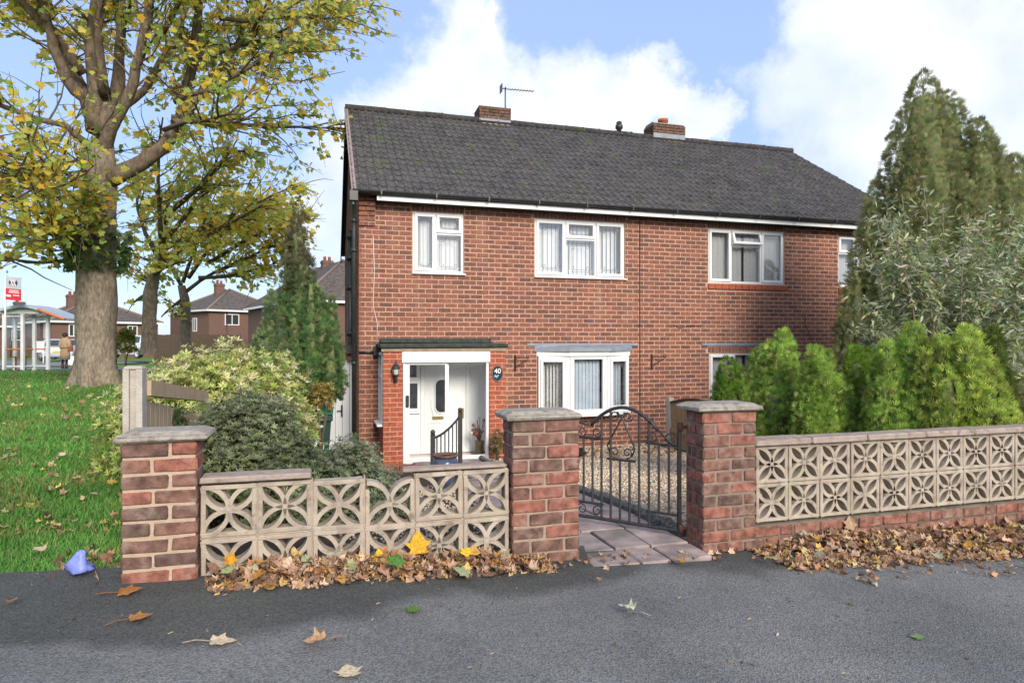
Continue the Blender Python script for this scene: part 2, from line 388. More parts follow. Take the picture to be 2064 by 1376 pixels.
M_TWIG = pmat('twig_bark', (.09,.07,.05), (.13,.10,.08), 12, .9)
M_LEAF = pmat('autumn_leaf', None, attr='col', scale=60, rough=.6, spec=.25, mottled=.2, trans=.62)
M_LITTER = pmat('fallen_leaf', None, attr='col', scale=70, rough=.75, spec=.2, mottled=.35, trans=.12)
M_NEEDLE = pmat('conifer_spray', None, attr='col', scale=40, rough=.7, spec=.2, mottled=.25, trans=.48)
M_SHRUB = pmat('shrub_leaf', None, attr='col', scale=50, rough=.55, spec=.3, mottled=.2, trans=.42)
M_GRASS = pmat('grass_blade', None, attr='col', scale=20, rough=.7, spec=.2, mottled=.25, trans=.25)
M_PEB = pmat('gravel_stone', None, attr='col', scale=80, rough=.85, spec=.25, mottled=.2)

# ------------------------------------------------------------------ ground
def pav_z(u): return .075 - .045 * u
def gar_z(u, v): return -.015 - .56 * smooth(4.0, 11.0, np.asarray(v, float)) - .02 * (np.asarray(u) > 50)
def grid_mesh(name, us, vs, fz, mat, uv=True):
    U, V_ = np.meshgrid(us, vs); Zz = fz(U, V_)
    X = U * CT - V_ * ST if uv else U; Y = U * ST + V_ * CT if uv else V_
    P = np.stack([X, Y, Zz], 2).reshape(-1, 3); n = len(us); m = len(vs)
    i = np.arange(m - 1)[:, None] * n + np.arange(n - 1)[None]; i = i.ravel()
    F = np.stack([i, i + 1, i + 1 + n, i + n], 1)
    return raw_mesh(name, P, [F], [np.ones((len(F), 3)) * .5], mat, True)

def asphalt():
    m, nt, N, L, b = nodes_of('asphalt')
    geo = N.new('ShaderNodeNewGeometry')
    n1 = N.new('ShaderNodeTexNoise'); n1.inputs['Scale'].default_value = 1.1; n1.inputs['Detail'].default_value = 8; n1.inputs['Roughness'].default_value = .62
    n2 = N.new('ShaderNodeTexNoise'); n2.inputs['Scale'].default_value = 160; n2.inputs['Detail'].default_value = 3
    vo = N.new('ShaderNodeTexVoronoi'); vo.inputs['Scale'].default_value = 150
    for q in (n1, n2, vo): L.new(geo.outputs['Position'], q.inputs['Vector'])
    r1 = N.new('ShaderNodeMix'); r1.data_type = 'RGBA'; r1.inputs[6].default_value = (.122,.124,.127,1); r1.inputs[7].default_value = (.182,.183,.184,1)
    a1 = N.new('ShaderNodeMapRange'); a1.inputs['From Min'].default_value = .35; a1.inputs['From Max'].default_value = .65
    L.new(n1.outputs['Fac'], a1.inputs['Value']); L.new(a1.outputs[0], r1.inputs[0])
    # aggregate: light and dark chips
    r2 = N.new('ShaderNodeMix'); r2.data_type = 'RGBA'; r2.blend_type = 'MULTIPLY'; r2.inputs[0].default_value = 1
    cr = N.new('ShaderNodeValToRGB'); e = cr.color_ramp.elements; e[0].position = 0; e[0].color = (.58,.58,.58,1); e[1].position = 1; e[1].color = (1.42,1.42,1.40,1)
    sp = N.new('ShaderNodeSeparateColor'); L.new(vo.outputs['Color'], sp.inputs[0]); L.new(sp.outputs[0], cr.inputs[0])
    L.new(r1.outputs[2], r2.inputs[6]); L.new(cr.outputs[0], r2.inputs[7])
    # damp, mossy band against the garden wall: distance along the house frame's depth axis
    dt = N.new('ShaderNodeVectorMath'); dt.operation = 'DOT_PRODUCT'; dt.inputs[1].default_value = (-ST, CT, 0); L.new(geo.outputs['Position'], dt.inputs[0])
    du = N.new('ShaderNodeVectorMath'); du.operation = 'DOT_PRODUCT'; du.inputs[1].default_value = (CT, ST, 0); L.new(geo.outputs['Position'], du.inputs[0])
    nw = N.new('ShaderNodeTexNoise'); nw.inputs['Scale'].default_value = .9; nw.inputs['Detail'].default_value = 3; L.new(geo.outputs['Position'], nw.inputs['Vector'])
    ma = N.new('ShaderNodeMath'); ma.operation = 'MULTIPLY_ADD'; ma.inputs[1].default_value = 1.3; L.new(nw.outputs['Fac'], ma.inputs[0]); L.new(dt.outputs['Value'], ma.inputs[2])
    lf = N.new('ShaderNodeMapRange'); lf.inputs['From Min'].default_value = 2.5; lf.inputs['From Max'].default_value = -3; lf.inputs['To Min'].default_value = -.15; lf.inputs['To Max'].default_value = .45
    L.new(du.outputs['Value'], lf.inputs['Value'])
    ad = N.new('ShaderNodeMath'); ad.operation = 'ADD'; L.new(ma.outputs[0], ad.inputs[0]); L.new(lf.outputs[0], ad.inputs[1])
    sm = N.new('ShaderNodeMapRange'); sm.interpolation_type = 'SMOOTHSTEP'; sm.inputs['From Min'].default_value = 3.94; sm.inputs['From Max'].default_value = 4.12; sm.inputs['To Max'].default_value = .74
    L.new(ad.outputs[0], sm.inputs['Value'])
    r3 = N.new('ShaderNodeMix'); r3.data_type = 'RGBA'; r3.blend_type = 'MULTIPLY'; L.new(sm.outputs[0], r3.inputs[0]); L.new(r2.outputs[2], r3.inputs[6]); r3.inputs[7].default_value = (.30,.32,.28,1)
    L.new(r3.outputs[2], b.inputs['Base Color']); b.inputs['Roughness'].default_value = .78; b.inputs['Specular IOR Level'].default_value = .3
    bp = N.new('ShaderNodeBump'); bp.inputs['Strength'].default_value = .7; bp.inputs['Distance'].default_value = .006
    L.new(vo.outputs['Distance'], bp.inputs['Height'])
    b2 = N.new('ShaderNodeBump'); b2.inputs['Strength'].default_value = .4; b2.inputs['Distance'].default_value = .006
    L.new(n2.outputs['Fac'], b2.inputs['Height']); L.new(bp.outputs[0], b2.inputs['Normal']); L.new(b2.outputs[0], b.inputs['Normal'])
    return m
M_ASPH = asphalt()
M_SOIL = pmat('soil', (.045,.034,.024), (.085,.062,.042), 10, .95, .8, 50)
M_LAWN = pmat('lawn_turf', (.085,.165,.030), (.12,.22,.04), 3, .9, .8, 60, .1)
M_ROADF = pmat('road_asphalt', (.16,.165,.175), (.20,.20,.21), 2, .85, .2, 60)
M_GRAV = pmat('gravel_bed', (.50,.40,.29), (.30,.24,.18), 55, .95, 1.0, 55)

structure('pavement', grid_mesh('pavement', np.linspace(-30, 40, 30), np.concatenate([np.linspace(-25, 2, 8), np.linspace(2.4, 4.12, 8)]), lambda u, v: pav_z(u), M_ASPH))
PTHY = [0, 4, 8, 13, 18, 24, 29, 40, 80, 200, 1500]; PTHZ = [.14, .16, .34, .53, .46, .33, .14, .02, -.3, -.8, -6]
def lawn_h(u, v):
    u = np.asarray(u, float); v = np.asarray(v, float); Y = u * ST + v * CT; X = u * CT - v * ST
    h = np.interp(Y, PTHY, PTHZ) + .02 * np.sin(X * 1.3) * np.cos(Y * .9)
    edge = pav_z(u) + .015
    h = edge + (h - edge) * smooth(4.0, 6.5, v)
    g = gar_z(u, v)
    bank = smooth(-1.15, -3.4, u); h2 = np.maximum(g, edge - .1 * smooth(5, 11, v)) if False else g * .55 + h * .45
    return h2 + (h - h2) * bank
def edge_v(u): return 3.88 + .25 * np.clip((-1.0 - u) / 2.2, 0, 3) + .05 * np.sin(u * 7) + .03 * np.sin(u * 17)
us = np.concatenate([np.linspace(-90, -12, 20), np.linspace(-11, -1.12, 46)])
def lawn_mesh():
    ts = np.concatenate([np.linspace(0, .05, 16), np.linspace(.055, .3, 26), np.linspace(.32, 1, 18)]); n = len(us)
    P = []
    for t in ts:
        v0 = edge_v(us); v = v0 + t * 90; P.append(np.stack([us * CT - v * ST, us * ST + v * CT, lawn_h(us, v)], 1))
    P = np.concatenate(P); m = len(ts); i = (np.arange(m - 1)[:, None] * n + np.arange(n - 1)[None]).ravel()
    F = np.stack([i, i + 1, i + 1 + n, i + n], 1); return raw_mesh('lawn', P, [F], [np.ones((len(F), 3))], M_LAWN, True)
structure('lawn', lawn_mesh())
structure('garden_ground', grid_mesh('garden_ground', np.linspace(-1.12, 2.48, 12), np.linspace(3.95, 30, 50), lambda u, v: gar_z(u, v) - .02, M_SOIL))
structure('gravel_garden', grid_mesh('gravel_garden', np.linspace(2.48, 6.1, 12), np.linspace(3.95, 11.3, 30), lambda u, v: gar_z(u, v), M_GRAV))
structure('neighbour_ground', grid_mesh('neighbour_ground', np.linspace(6.1, 40, 12), np.linspace(3.95, 60, 30), lambda u, v: gar_z(u, v) - .05, M_SOIL))
b = MB(); b.box(-1500, 1500, -300, 2500, -9, -8.2); structure('far_ground', b, M_LAWN)
# footpath and road beyond the lawn
def strip(name, poly, mat, dz):
    P = []
    for (x, y) in poly:
        u = x * CT + y * ST; v = -x * ST + y * CT; P.append((x, y, float(lawn_h(u, v)) + dz))
    b = MB(); b._add(P, [tuple(range(i, i + 4)) for i in range(0, len(P), 4)]); return structure(name, b, mat)
def road_poly(x0, x1, ya, yb, n=14):
    out = []
    for i in range(n):
        a = x0 + (x1 - x0) * i / n; c = x0 + (x1 - x0) * (i + 1) / n; out += [(a, ya(a)), (c, ya(c)), (c, yb(c)), (a, yb(a))]
    return out
strip('footpath', road_poly(-40, -11.5, lambda x: 22.2 + .30 * (x + 19), lambda x: 23.2 + .30 * (x + 19) , 30), M_ROADF, .035)
strip('footpath', road_poly(-60, -13, lambda x: 28.0 + .05 * (x + 20), lambda x: 31.0 + .05 * (x + 20), 40), M_ROADF, .03)
strip('road', road_poly(-90, -23, lambda x: 33, lambda x: 46, 40), M_ROADF, .05)

# grass blades
def grass():
    n = 110000
    Y = 1 / rng.uniform(1 / 24, 1 / 3.2, n); X = rng.uniform(-.90, -.10, n) * Y
    u = X * CT + Y * ST; v = -X * ST + Y * CT
    k = (u < -1.16) & (v > edge_v(u) - .03) & (u > -40); u, v, X, Y = u[k], v[k], X[k], Y[k]; n = len(u)
    P = np.stack([X, Y, lawn_h(u, v) - .004], 1)
    d = np.stack([rng.normal(size=n) * .45, rng.normal(size=n) * .45, np.ones(n)], 1)
    tv = [(-.5, 0, 0), (.5, 0, 0), (.28, .55, .12), (0, 1, .45), (-.28, .55, .12)]
    S = np.stack([.007 * (1 + Y * .10), .055 * rng.uniform(.5, 1.35, n) * (1 + .02 * Y), .04 * np.ones(n)], 1)
    c = pick([(.115,.29,.06), (.085,.24,.05), (.16,.34,.07), (.24,.32,.10), (.28,.25,.12)], n, [5, 4, 3, 1, .4])
    c *= (.72 + .5 * lump(P, 2.2))[:, None]; f = (lump(P, 3.7, 5) > .66)[:, None] & (rng.uniform(size=(n, 1)) < .45); c = np.where(f, np.array([.30, .29, .11]) * rng.uniform(.6, 1.2, (n, 1)), c)
    tag(link('grass', scatter('grass', tv, [(0, 1, 2, 4), (4, 2, 3)], P, frames(d), S, c, M_GRASS)), kind='stuff')
grass()
def gravel():
    oc = np.array([(1,0,0),(-1,0,0),(0,1,0),(0,-1,0),(0,0,.7),(0,0,-.7)], float); of = [(0,2,4),(2,1,4),(1,3,4),(3,0,4),(2,0,5),(1,2,5),(3,1,5),(0,3,5)]
    n = 30000
    v = rng.uniform(4.0, 11.2, n) ** 1.0; u = rng.uniform(2.52, 6.0, n)
    n2 = 2500; u = np.concatenate([u, rng.uniform(.1, 1.35, n2)]); v = np.concatenate([v, rng.uniform(4.15, 7.5, n2)]); n += n2
    z = gar_z(u, v) + rng.uniform(-.004, .012, n) + np.where(u < 2, .0, 0)
    P = np.stack([u * CT - v * ST, u * ST + v * CT, z], 1)
    S = rng.uniform(.007, .017, (n, 3)) * (.8 + v / 18)[:, None]
    c = pick([(.62,.49,.34), (.72,.61,.48), (.50,.38,.27), (.36,.29,.23), (.80,.72,.62), (.55,.36,.23), (.24,.20,.17)], n, [5, 4, 4, 2, 2, 2, 1])
    tag(link('gravel', scatter('gravel', oc, of, P, frames(rng.normal(size=(n, 3))), S, c, M_PEB)), kind='stuff')
gravel()

# garden path of slabs with a stone edging
M_SLAB = pmat('path_slab', [(.29,.23,.225),(.36,.28,.27),(.25,.21,.20),(.38,.31,.30),(.33,.25,.24)], attr='rnd', scale=5, rough=.9, bump=.4, bscale=60, mottled=.45)
add_layer(M_SLAB, (.10,.10,.08), 3, .55, .72, fac=.5)
b = MB(); b._add([(*UV(1.32, 3.86)[:2], float(gar_z(2, 4)) - .03), (*UV(2.46, 3.86)[:2], float(gar_z(2, 4)) - .03), (*UV(2.46, 10.4)[:2], float(gar_z(2, 10.4)) - .03), (*UV(1.32, 10.4)[:2], float(gar_z(2, 10.4)) - .03)], [(0,1,2,3)])
PATH = structure('path', b, M_SOIL)
def gz(u, v): return float(gar_z(u, v))
def path():
    v = 3.98
    while v < 10.2:
        d = random.choice([.34, .45, .5]); cuts = [1.36, random.uniform(1.7, 1.9), random.uniform(2.1, 2.25), 2.45] if d < .48 else [1.36, random.uniform(1.8, 2.05), 2.45]
        for a, c in zip(cuts[:-1], cuts[1:]):
            m = MB(); zz = random.uniform(-.006, .006)
            j = lambda: random.uniform(-.008, .008)
            q = [(a+.008+j(), v+.008+j()), (c-.008+j(), v+.008+j()), (c-.008+j(), v+d-.008+j()), (a+.008+j(), v+d-.008+j())]
            vs = []
            for (u_, v_) in q: vs.append(tuple(UV(u_, v_, gz(u_, v_) - .04)))
            for (u_, v_) in q: vs.append(tuple(UV(u_, v_, gz(u_, v_) + .014 + zz + random.uniform(-.003, .003))))
            cx = sum(p[0] for p in q)/4; cy = sum(p[1] for p in q)/4
            for (u_, v_) in q:
                uu = u_ + (cx - u_) * .04; vv = v_ + (cy - v_) * .04; vs.append(tuple(UV(uu, vv, gz(uu, vv) + .020 + zz)))
            m._add(vs, [(3,2,1,0),(0,1,5,4),(1,2,6,5),(2,3,7,6),(3,0,4,7),(4,5,9,8),(5,6,10,9),(6,7,11,10),(7,4,8,11),(8,9,10,11)], random.random())
            link('paving_slab', m.mesh('paving_slab', M_SLAB), PATH)
        v += d
    # threshold between the pillars
    u = 1.60
    for w in (.34, .22, .30):
        m = MB(); m.cbox(u, u + w - .012, 3.70, 3.965, -.10, .002 + pav_z(u) * .3 + random.uniform(-.004, .004), .01, random.random(), .003)
        me = m.mesh('paving_slab', M_SLAB); o = link('paving_slab', me, PATH); o.rotation_euler.z = TH; u += w
    M_EDGE = pmat('edging_stone', (.16,.17,.165), (.09,.10,.095), 16, .9, .6, 80); v = 4.15
    while v < 10.3:
        w = random.uniform(.12, .18); m = MB(); z = gz(2.5, v)
        m.cbox(2.465, 2.545, v, v + w - .006, z - .06, z + .065 + random.uniform(-.012, .012), .022, .5, .006)
        o = link('edging_stone', m.mesh('edging_stone', M_EDGE), PATH); o.rotation_euler.z = TH; v += w
path()

# ------------------------------------------------------------------ bricks
_pool = {}
def brick_mesh(name, l, d, h, mat, ax='u', bev=.004, jit=.0012, n=14, lo=0, hi=1):
    key = (name, round(l, 3), round(d, 3), round(h, 3), mat.name, ax, lo, hi)
    if key not in _pool: _pool[key] = []
    P = _pool[key]
    if len(P) < n:
        m = MB(); m.cbox(0, l, 0, d, 0, h, bev, random.uniform(lo, hi), jit) if ax == 'u' else m.cbox(0, d, 0, l, 0, h, bev, random.uniform(lo, hi), jit)
        me = m.mesh(name, mat, recalc=False); P.append(me); return me
    return random.choice(P)
def q3(x): return round(x / .003) * .003
def courses(z0, z1, pitch): 
    k = 0
    while z0 + k * pitch < z1 - .02: yield k, z0 + k * pitch; k += 1
def lay(u0, u1, z0, z1, pitch, L, openings, mort=.0130, half=0.0):
    """stretcher bond; yields (u, z, length, height)"""
    for k, z in courses(z0, z1, pitch):
        h = min(pitch - mort, z1 - z); zc = z + h / 2
        spans = [(u0, u1)]
        for (a, c, e, f) in openings:
            if e < zc < f:
                ns = []
                for (p, q) in spans:
                    if c <= p or a >= q: ns.append((p, q)); continue
                    if a > p: ns.append((p, a - mort if a - mort > p else p))
                    if c < q: ns.append((c + mort * .3, q))
                spans = ns
        off = (L + 0) / 2 if (k % 2) else 0
        for (p, q) in spans:
            i = math.floor((p - u0 + off) / L)
            while True:
                s = u0 - off + i * L; e = s + L - mort; i += 1
                if s >= q: break
                a, c = max(s, p), min(e, q)
                if c - a > .035: yield a, z, c - a, h

# ------------------------------------------------------------------ the house
HV = 11.25; HU0, HU1, HZ0, HZ1 = .56, 12.34, -.56, 3.83; PIT = .0825; LB = .2285
H = T('semi_detached_house', 'red brick semi-detached house with dark tiled roof, white windows and a small porch', 'house', (HU0, HV, HZ0))
W1 = (1.476, 2.382, 2.60, 3.67); W2 = (3.71, 5.528, 2.60, 3.67); W3 = (7.352, 9.161, 2.57, 3.67); W4 = (10.516, 11.42, 2.57, 3.67)
BAY = (3.758, 5.602, .06, 1.16); NB = (7.374, 9.19, .14, 1.17); PORCH = (.99, 2.84, -.56, 1.25)
OPEN = [W1, W2, W3, W4, BAY, NB, PORCH]
def panel_cells(u0, u1, z0, z1, ops):
    U = sorted({u0, u1, *[o[0] for o in ops], *[o[1] for o in ops]}); Z = sorted({z0, z1, *[o[2] for o in ops], *[o[3] for o in ops]})
    for a, c in zip(U[:-1], U[1:]):
        for e, f in zip(Z[:-1], Z[1:]):
            m, n = (a + c) / 2, (e + f) / 2
            if not any(o[0] < m < o[1] and o[2] < n < o[3] for o in ops): yield a, c, e, f
b = MB()
for a, c, e, f in panel_cells(HU0 + .006, HU1 - .006, HZ0 - .3, HZ1 + .04, OPEN): b.box(a, c, HV + .0035, HV + .24, e, f)
FW = H.part('front_wall', b, M_MORTAR)
SOLD = [(W1[0] - .02, W1[1] + .02, 3.675, 3.825), (W2[0] - .02, W2[1] + .02, 3.675, 3.825), (W3[0] - .02, W3[1] + .02, 3.675, 3.825), (NB[0] - .03, NB[1] + .05, 1.185, 1.30)]
rest = MB(); cand = []
CORB = (HU0, .835, 3.36, 3.86)
for (u, z, l, h) in lay(HU0, HU1, HZ0, HZ1, PIT, LB, OPEN + SOLD + [CORB, (W3[0]-.02, W3[1]+.06, W3[2]-.155, W3[2]), (W4[0]-.02, W4[1]+.06, W4[2]-.155, W4[2])]):
    if 7.6 < u and z < .9 and u > 8.6: pass
    cand.append((u, z, l, h))
cand.sort(key=lambda c: (c[0] * ST + HV * CT) / (c[2] + .05))
hidden = lambda u, z: (z < .0 and u < .0)
for i, (u, z, l, h) in enumerate(cand):
    dv = random.uniform(-.0025, .0025)
    if i < 190: H.put('brick', brick_mesh('brick', q3(l), .1, h, M_BRICK, n=16), (u, HV + dv, z), parent=FW)
    else: rest.cbox(u, u + l, HV + dv, HV + .1, z, z + h, .004, random.random(), .001)
for (a, c, e, f) in SOLD:
    u = a
    while u < c - .03:
        w = min(.078, c - u); rest.cbox(u, u + w - .01, HV - .004, HV + .1, e, f, .004, random.uniform(.0, .5) if e > 2 else random.uniform(.7, 1), .001); u += .078
H.part('brick_courses', rest, M_BRICK, FW, kind='stuff', recalc=False)
# corbelled kneeler at the eaves
b = MB(); b.box(HU0 + .01, .825, HV - .03, HV + .004, 3.37, 3.85); KN = H.part('corbel', b, M_MORTAR)
for k in range(6):
    z = 3.37 + k * PIT; pr = [.035, .05, .065, .08, .095, .095][k]
    for (a, c) in (((.56, .66), (.668, .83)) if k % 2 else ((.56, .72), (.728, .83))):
        H.put('brick', brick_mesh('brick', c - a, .16, .064, M_BRICK, n=12, lo=.45, hi=.9), (a, HV - pr, z), parent=KN)
# other walls
DEP = 7.7; HB = HV + DEP
b = MB(); b.prism([(HV + .05, HZ0 - .3), (HB, HZ0 - .3), (HB, HZ1), (HV + DEP/2, 6.55), (HV + .05, HZ1)], 0, HU0 + .008, HU0 + .2)
SW = H.part('side_wall', b, M_MORTAR)
sb = MB()
for k, z in courses(HZ0, 6.5, PIT):
    zz = z + .07; lim0, lim1 = HV, HB
    if zz > HZ1: e = (zz - HZ1) / (6.6 - HZ1) * DEP / 2 + .05; lim0 += e; lim1 -= e
    v = HV - (LB/2 if k % 2 else 0)
    while v < lim1:
        a, c = max(v, lim0), min(v + LB - .011, lim1)
        if c - a > .04: sb.box(HU0 + random.uniform(-.002, .002), HU0 + .05, a, c, z, z + .0715, random.random())
        v += LB
H.part('brick_courses', sb, M_BRICK, SW, kind='stuff', recalc=False)
b = MB(); b.prism([(HV + .05, HZ0 - .3), (HB, HZ0 - .3), (HB, HZ1), (HV + DEP/2, 6.55), (HV + .05, HZ1)], 0, HU1 - .2, HU1 - .008)
H.part('gable_wall', b, M_BRICK)
b = MB(); b.box(HU0 + .2, HU1 - .2, HB - .2, HB, HZ0 - .3, HZ1); H.part('rear_wall', b, M_BRICK)

# roof
RV = HV + DEP / 2; EV = 10.93; EZ = 3.86; RZ = 6.66; RU0, RU1 = .46, 12.47
PITCH = math.atan2(RZ - EZ, RV - EV); SL = math.hypot(RZ - EZ, RV - EV)
b = MB(); BV = 2 * RV - EV
b.prism([(EV + .03, EZ - .012), (RV, RZ - .02), (BV - .03, EZ - .012), (BV - .11, EZ - .02), (RV, RZ - .09), (EV + .11, EZ - .02)], 0, RU0 + .02, RU1 - .02)
ROOF = H.part('roof', b, M_FELT)
def tile_mesh(w, n=12):
    key = ('tile', w)
    if key in _pool and len(_pool[key]) >= n: return random.choice(_pool[key])
    m = MB(); K = 12; top = []; ln = .37
    for i in range(K + 1):
        x = w * i / K; hgt = .016 + .030 * max(0, math.cos(2 * math.pi * (2 * i / K) + .6)) ** 1.2; top.append((x, hgt))
    vs = [(x, 0, h) for x, h in top] + [(x, ln, h) for x, h in top] + [(x, .004, -.022) for x, h in top]
    fs = [(i, i + 1, K + 2 + i, K + 1 + i) for i in range(K)] + [(2*K+2 + i, 2*K+3 + i, i + 1, i) for i in range(K)]
    fs += [(0, K+1, 2*K+2), (K, 3*K+2, 2*K+1)]
    m._add(vs, fs, random.random()); me = m.mesh('roof_tile', M_TILE, recalc=False); _pool.setdefault(key, []).append(me); return me
NT = 17; GA = SL / NT; TW = (RU1 - RU0) / 40
rt = MB(); tiles = []
for r in range(NT):
    for c in range(40): tiles.append((r, c))
def tpos(r, c):
    s = r * GA - .02; return (RU0 + c * TW, EV + s * math.cos(PITCH), EZ + s * math.sin(PITCH))
def tkey(rc):
    u, v, z = tpos(*rc); return (u * ST + v * CT) - rc[0] * .0
tiles.sort(key=tkey)
for i, (r, c) in enumerate(tiles):
    u, v, z = tpos(r, c); tilt = PITCH - R(3.0) + random.uniform(-.006, .006); jz = random.uniform(-.003, .003) + .016
    if i < 290:
        H.put('roof_tile', tile_mesh(TW), (u, v, z + jz), (tilt, 0, random.uniform(-.006, .006)), ROOF)
    else:
        me = tile_mesh(TW); ca, sa = math.cos(tilt), math.sin(tilt); rr = random.random()
        rt._add([(u + p.co.x, v + p.co.y * ca - p.co.z * sa, z + jz + p.co.y * sa + p.co.z * ca) for p in me.vertices], [tuple(p.vertices) for p in me.polygons], rr)
H.part('roof_tiles', rt, M_TILE, ROOF, kind='stuff', recalc=False)
b = MB(); b._add([(RU0, RV, RZ + .03), (RU1, RV, RZ + .03), (RU1, BV, EZ), (RU0, BV, EZ)], [(0,1,2,3)]); H.part('rear_slope', b, M_TILE, ROOF, recalc=False)
u = RU0 - .01; k = 0
rm = MB(); rm.lathe([(.115, 0), (.115, .435), (.125, .437), (.125, .455)], n=14, rnd=.4)
for i in range(len(rm.v)): x, y, z = rm.v[i]; rm.v[i] = (z, x, y * .8)
rme = rm.mesh('ridge_tile', M_TILE)
while u < RU1 - .2:
    H.put('ridge_tile', rme, (u, RV, RZ + .028 + random.uniform(-.006, .006)), (0, random.uniform(-.008, .008), 0), ROOF); u += .4455
b = MB(); s0 = Vector((RU0 - .035, EV + .03, EZ - .03)); s1 = Vector((RU0 - .035, RV, RZ - .02))
b._add([(RU0-.03, EV, EZ-.02), (RU0+.055, EV, EZ-.02), (RU0+.055, RV, RZ-.005), (RU0-.03, RV, RZ-.005), (RU0-.03, EV, EZ+.035), (RU0+.05, EV, EZ+.045), (RU0+.05, RV, RZ+.05), (RU0-.03, RV, RZ+.045)], [(0,3,2,1),(4,5,6,7),(0,1,5,4),(1,2,6,5),(2,3,7,6),(3,0,4,7)])
H.part('verge', b, M_VERGE, ROOF)
b = MB()
for sg in (1, -1):
    p = lambda v: RV - (RV - v) * sg
    b._add([(RU0-.015, p(EV), EZ-.20), (RU0+.012, p(EV), EZ-.20), (RU0+.012, RV, RZ-.19), (RU0-.015, RV, RZ-.19), (RU0-.015, p(EV), EZ-.022), (RU0+.012, p(EV), EZ-.022), (RU0+.012, RV, RZ-.008), (RU0-.015, RV, RZ-.008)], [(0,3,2,1),(4,5,6,7),(0,1,5,4),(1,2,6,5),(2,3,7,6),(3,0,4,7)])
H.part('bargeboard', b, M_DKPLAS, ROOF)
# eaves
b = MB(); b.box(.845, HU1 - .05, 10.985, 11.01, 3.762, 3.895); H.part('fascia', b, M_WHITE)
b = MB(); b.box(.845, HU1 - .05, 11.012, HV - .006, 3.768, 3.78); H.part('soffit', b, M_FELT)
b = MB(); prof = [(math.cos(t) * .055, -abs(math.sin(t)) * .05) for t in np.linspace(0, math.pi, 9)] + [(-.047, 0), (-.033, -.031), (0, -.042), (.033, -.031), (.047, 0)]
b.prism([(10.925 + x, 3.905 + z) for x, z in prof], 0, .44, HU1 + .1); GUT = H.part('gutter', b, M_DKPLAS)
u = .9
bm_ = MB(); bm_.box(0, .022, -.062, .062, -.064, .012); bme = bm_.mesh('gutter_bracket', M_DKPLAS)
while u < HU1: H.put('gutter_bracket', bme, (u, 10.925, 3.905), parent=GUT); u += .92
b = MB(); b.tube([(.47, 10.93, 3.85), (.47, 11.0, 3.70), (.478, 11.17, 3.55), (.478, 11.17, 3.3), (.478, 11.17, -.55)], .036, 10); DP = H.part('downpipe', b, M_DKPLAS)
b = MB(); b.tube([(.478, 11.17, 2.9), (.478, 11.17, 2.97)], .047, 10); cme = b.mesh('pipe_collar', M_DKPLAS, (.478, 11.17, 2.9))
for z in (2.9, 1.0, 3.4): H.put('pipe_collar', cme, (.478, 11.17, z), parent=DP)
b = MB(); b.box(.40, .53, 10.88, 11.0, 3.72, 3.88); H.part('hopper', b, M_DKPLAS)
b = MB(); b.tube([(.46, 12.3, -.5), (.46, 12.3, 3.45)], .055, 10); SP = H.part('soil_pipe', b, M_DKPLAS)
b = MB(); b.tube([(.46, 12.3, 0), (.46, 12.3, .1)], .072, 10); cme = b.mesh('pipe_collar', M_DKPLAS, (.46, 12.3, 0))
for z in (1.5, 2.35, 2.9, 3.3): H.put('pipe_collar', cme, (.46, 12.3, z), parent=SP)
b = MB(); b.box(.02, .54, 11.95, 12.9, 1.18, 1.33); H.part('side_canopy', b, M_DKPLAS, label='small dark flat canopy on the side wall over the white side door')
b = MB(); b.box(.40, .55, 12.05, 12.3, 1.06, 1.18); H.part('side_lintel', b, M_BRICK)
def cable(pts, mat=M_DKPLAS, r=.006): H.part('cable', MB().tube([(u, HV - .012, z) for u, z in pts], r, 6), mat)
cable([(5.835, 3.8), (5.835, 2), (5.838, .9), (5.84, -.5)])
cable([(.80, 3.2), (.82, 2.6), (.80, 2.0), (.87, 1.7), (.86, 1.35)], M_WHITE, .005)
cable([(9.66, 1.95), (9.66, 1.75), (9.80, 1.5), (9.83, 1.2), (9.83, .6)])
cable([(6.58, 1.72), (6.7, 1.66), (6.85, 1.70), (7.2, 1.72)], M_DKPLAS, .005); cable([(8.95, 1.72), (9.15, 1.66), (9.4, 1.68)], M_DKPLAS, .005)
b = MB(); b.tube([(.56, HV - .03, 1.22), (.86, HV - .03, 1.22)], .022, 8); b.box(.80, .95, HV - .12, HV - .004, 1.16, 1.32); H.part('waste_pipe', b, M_DKPLAS)

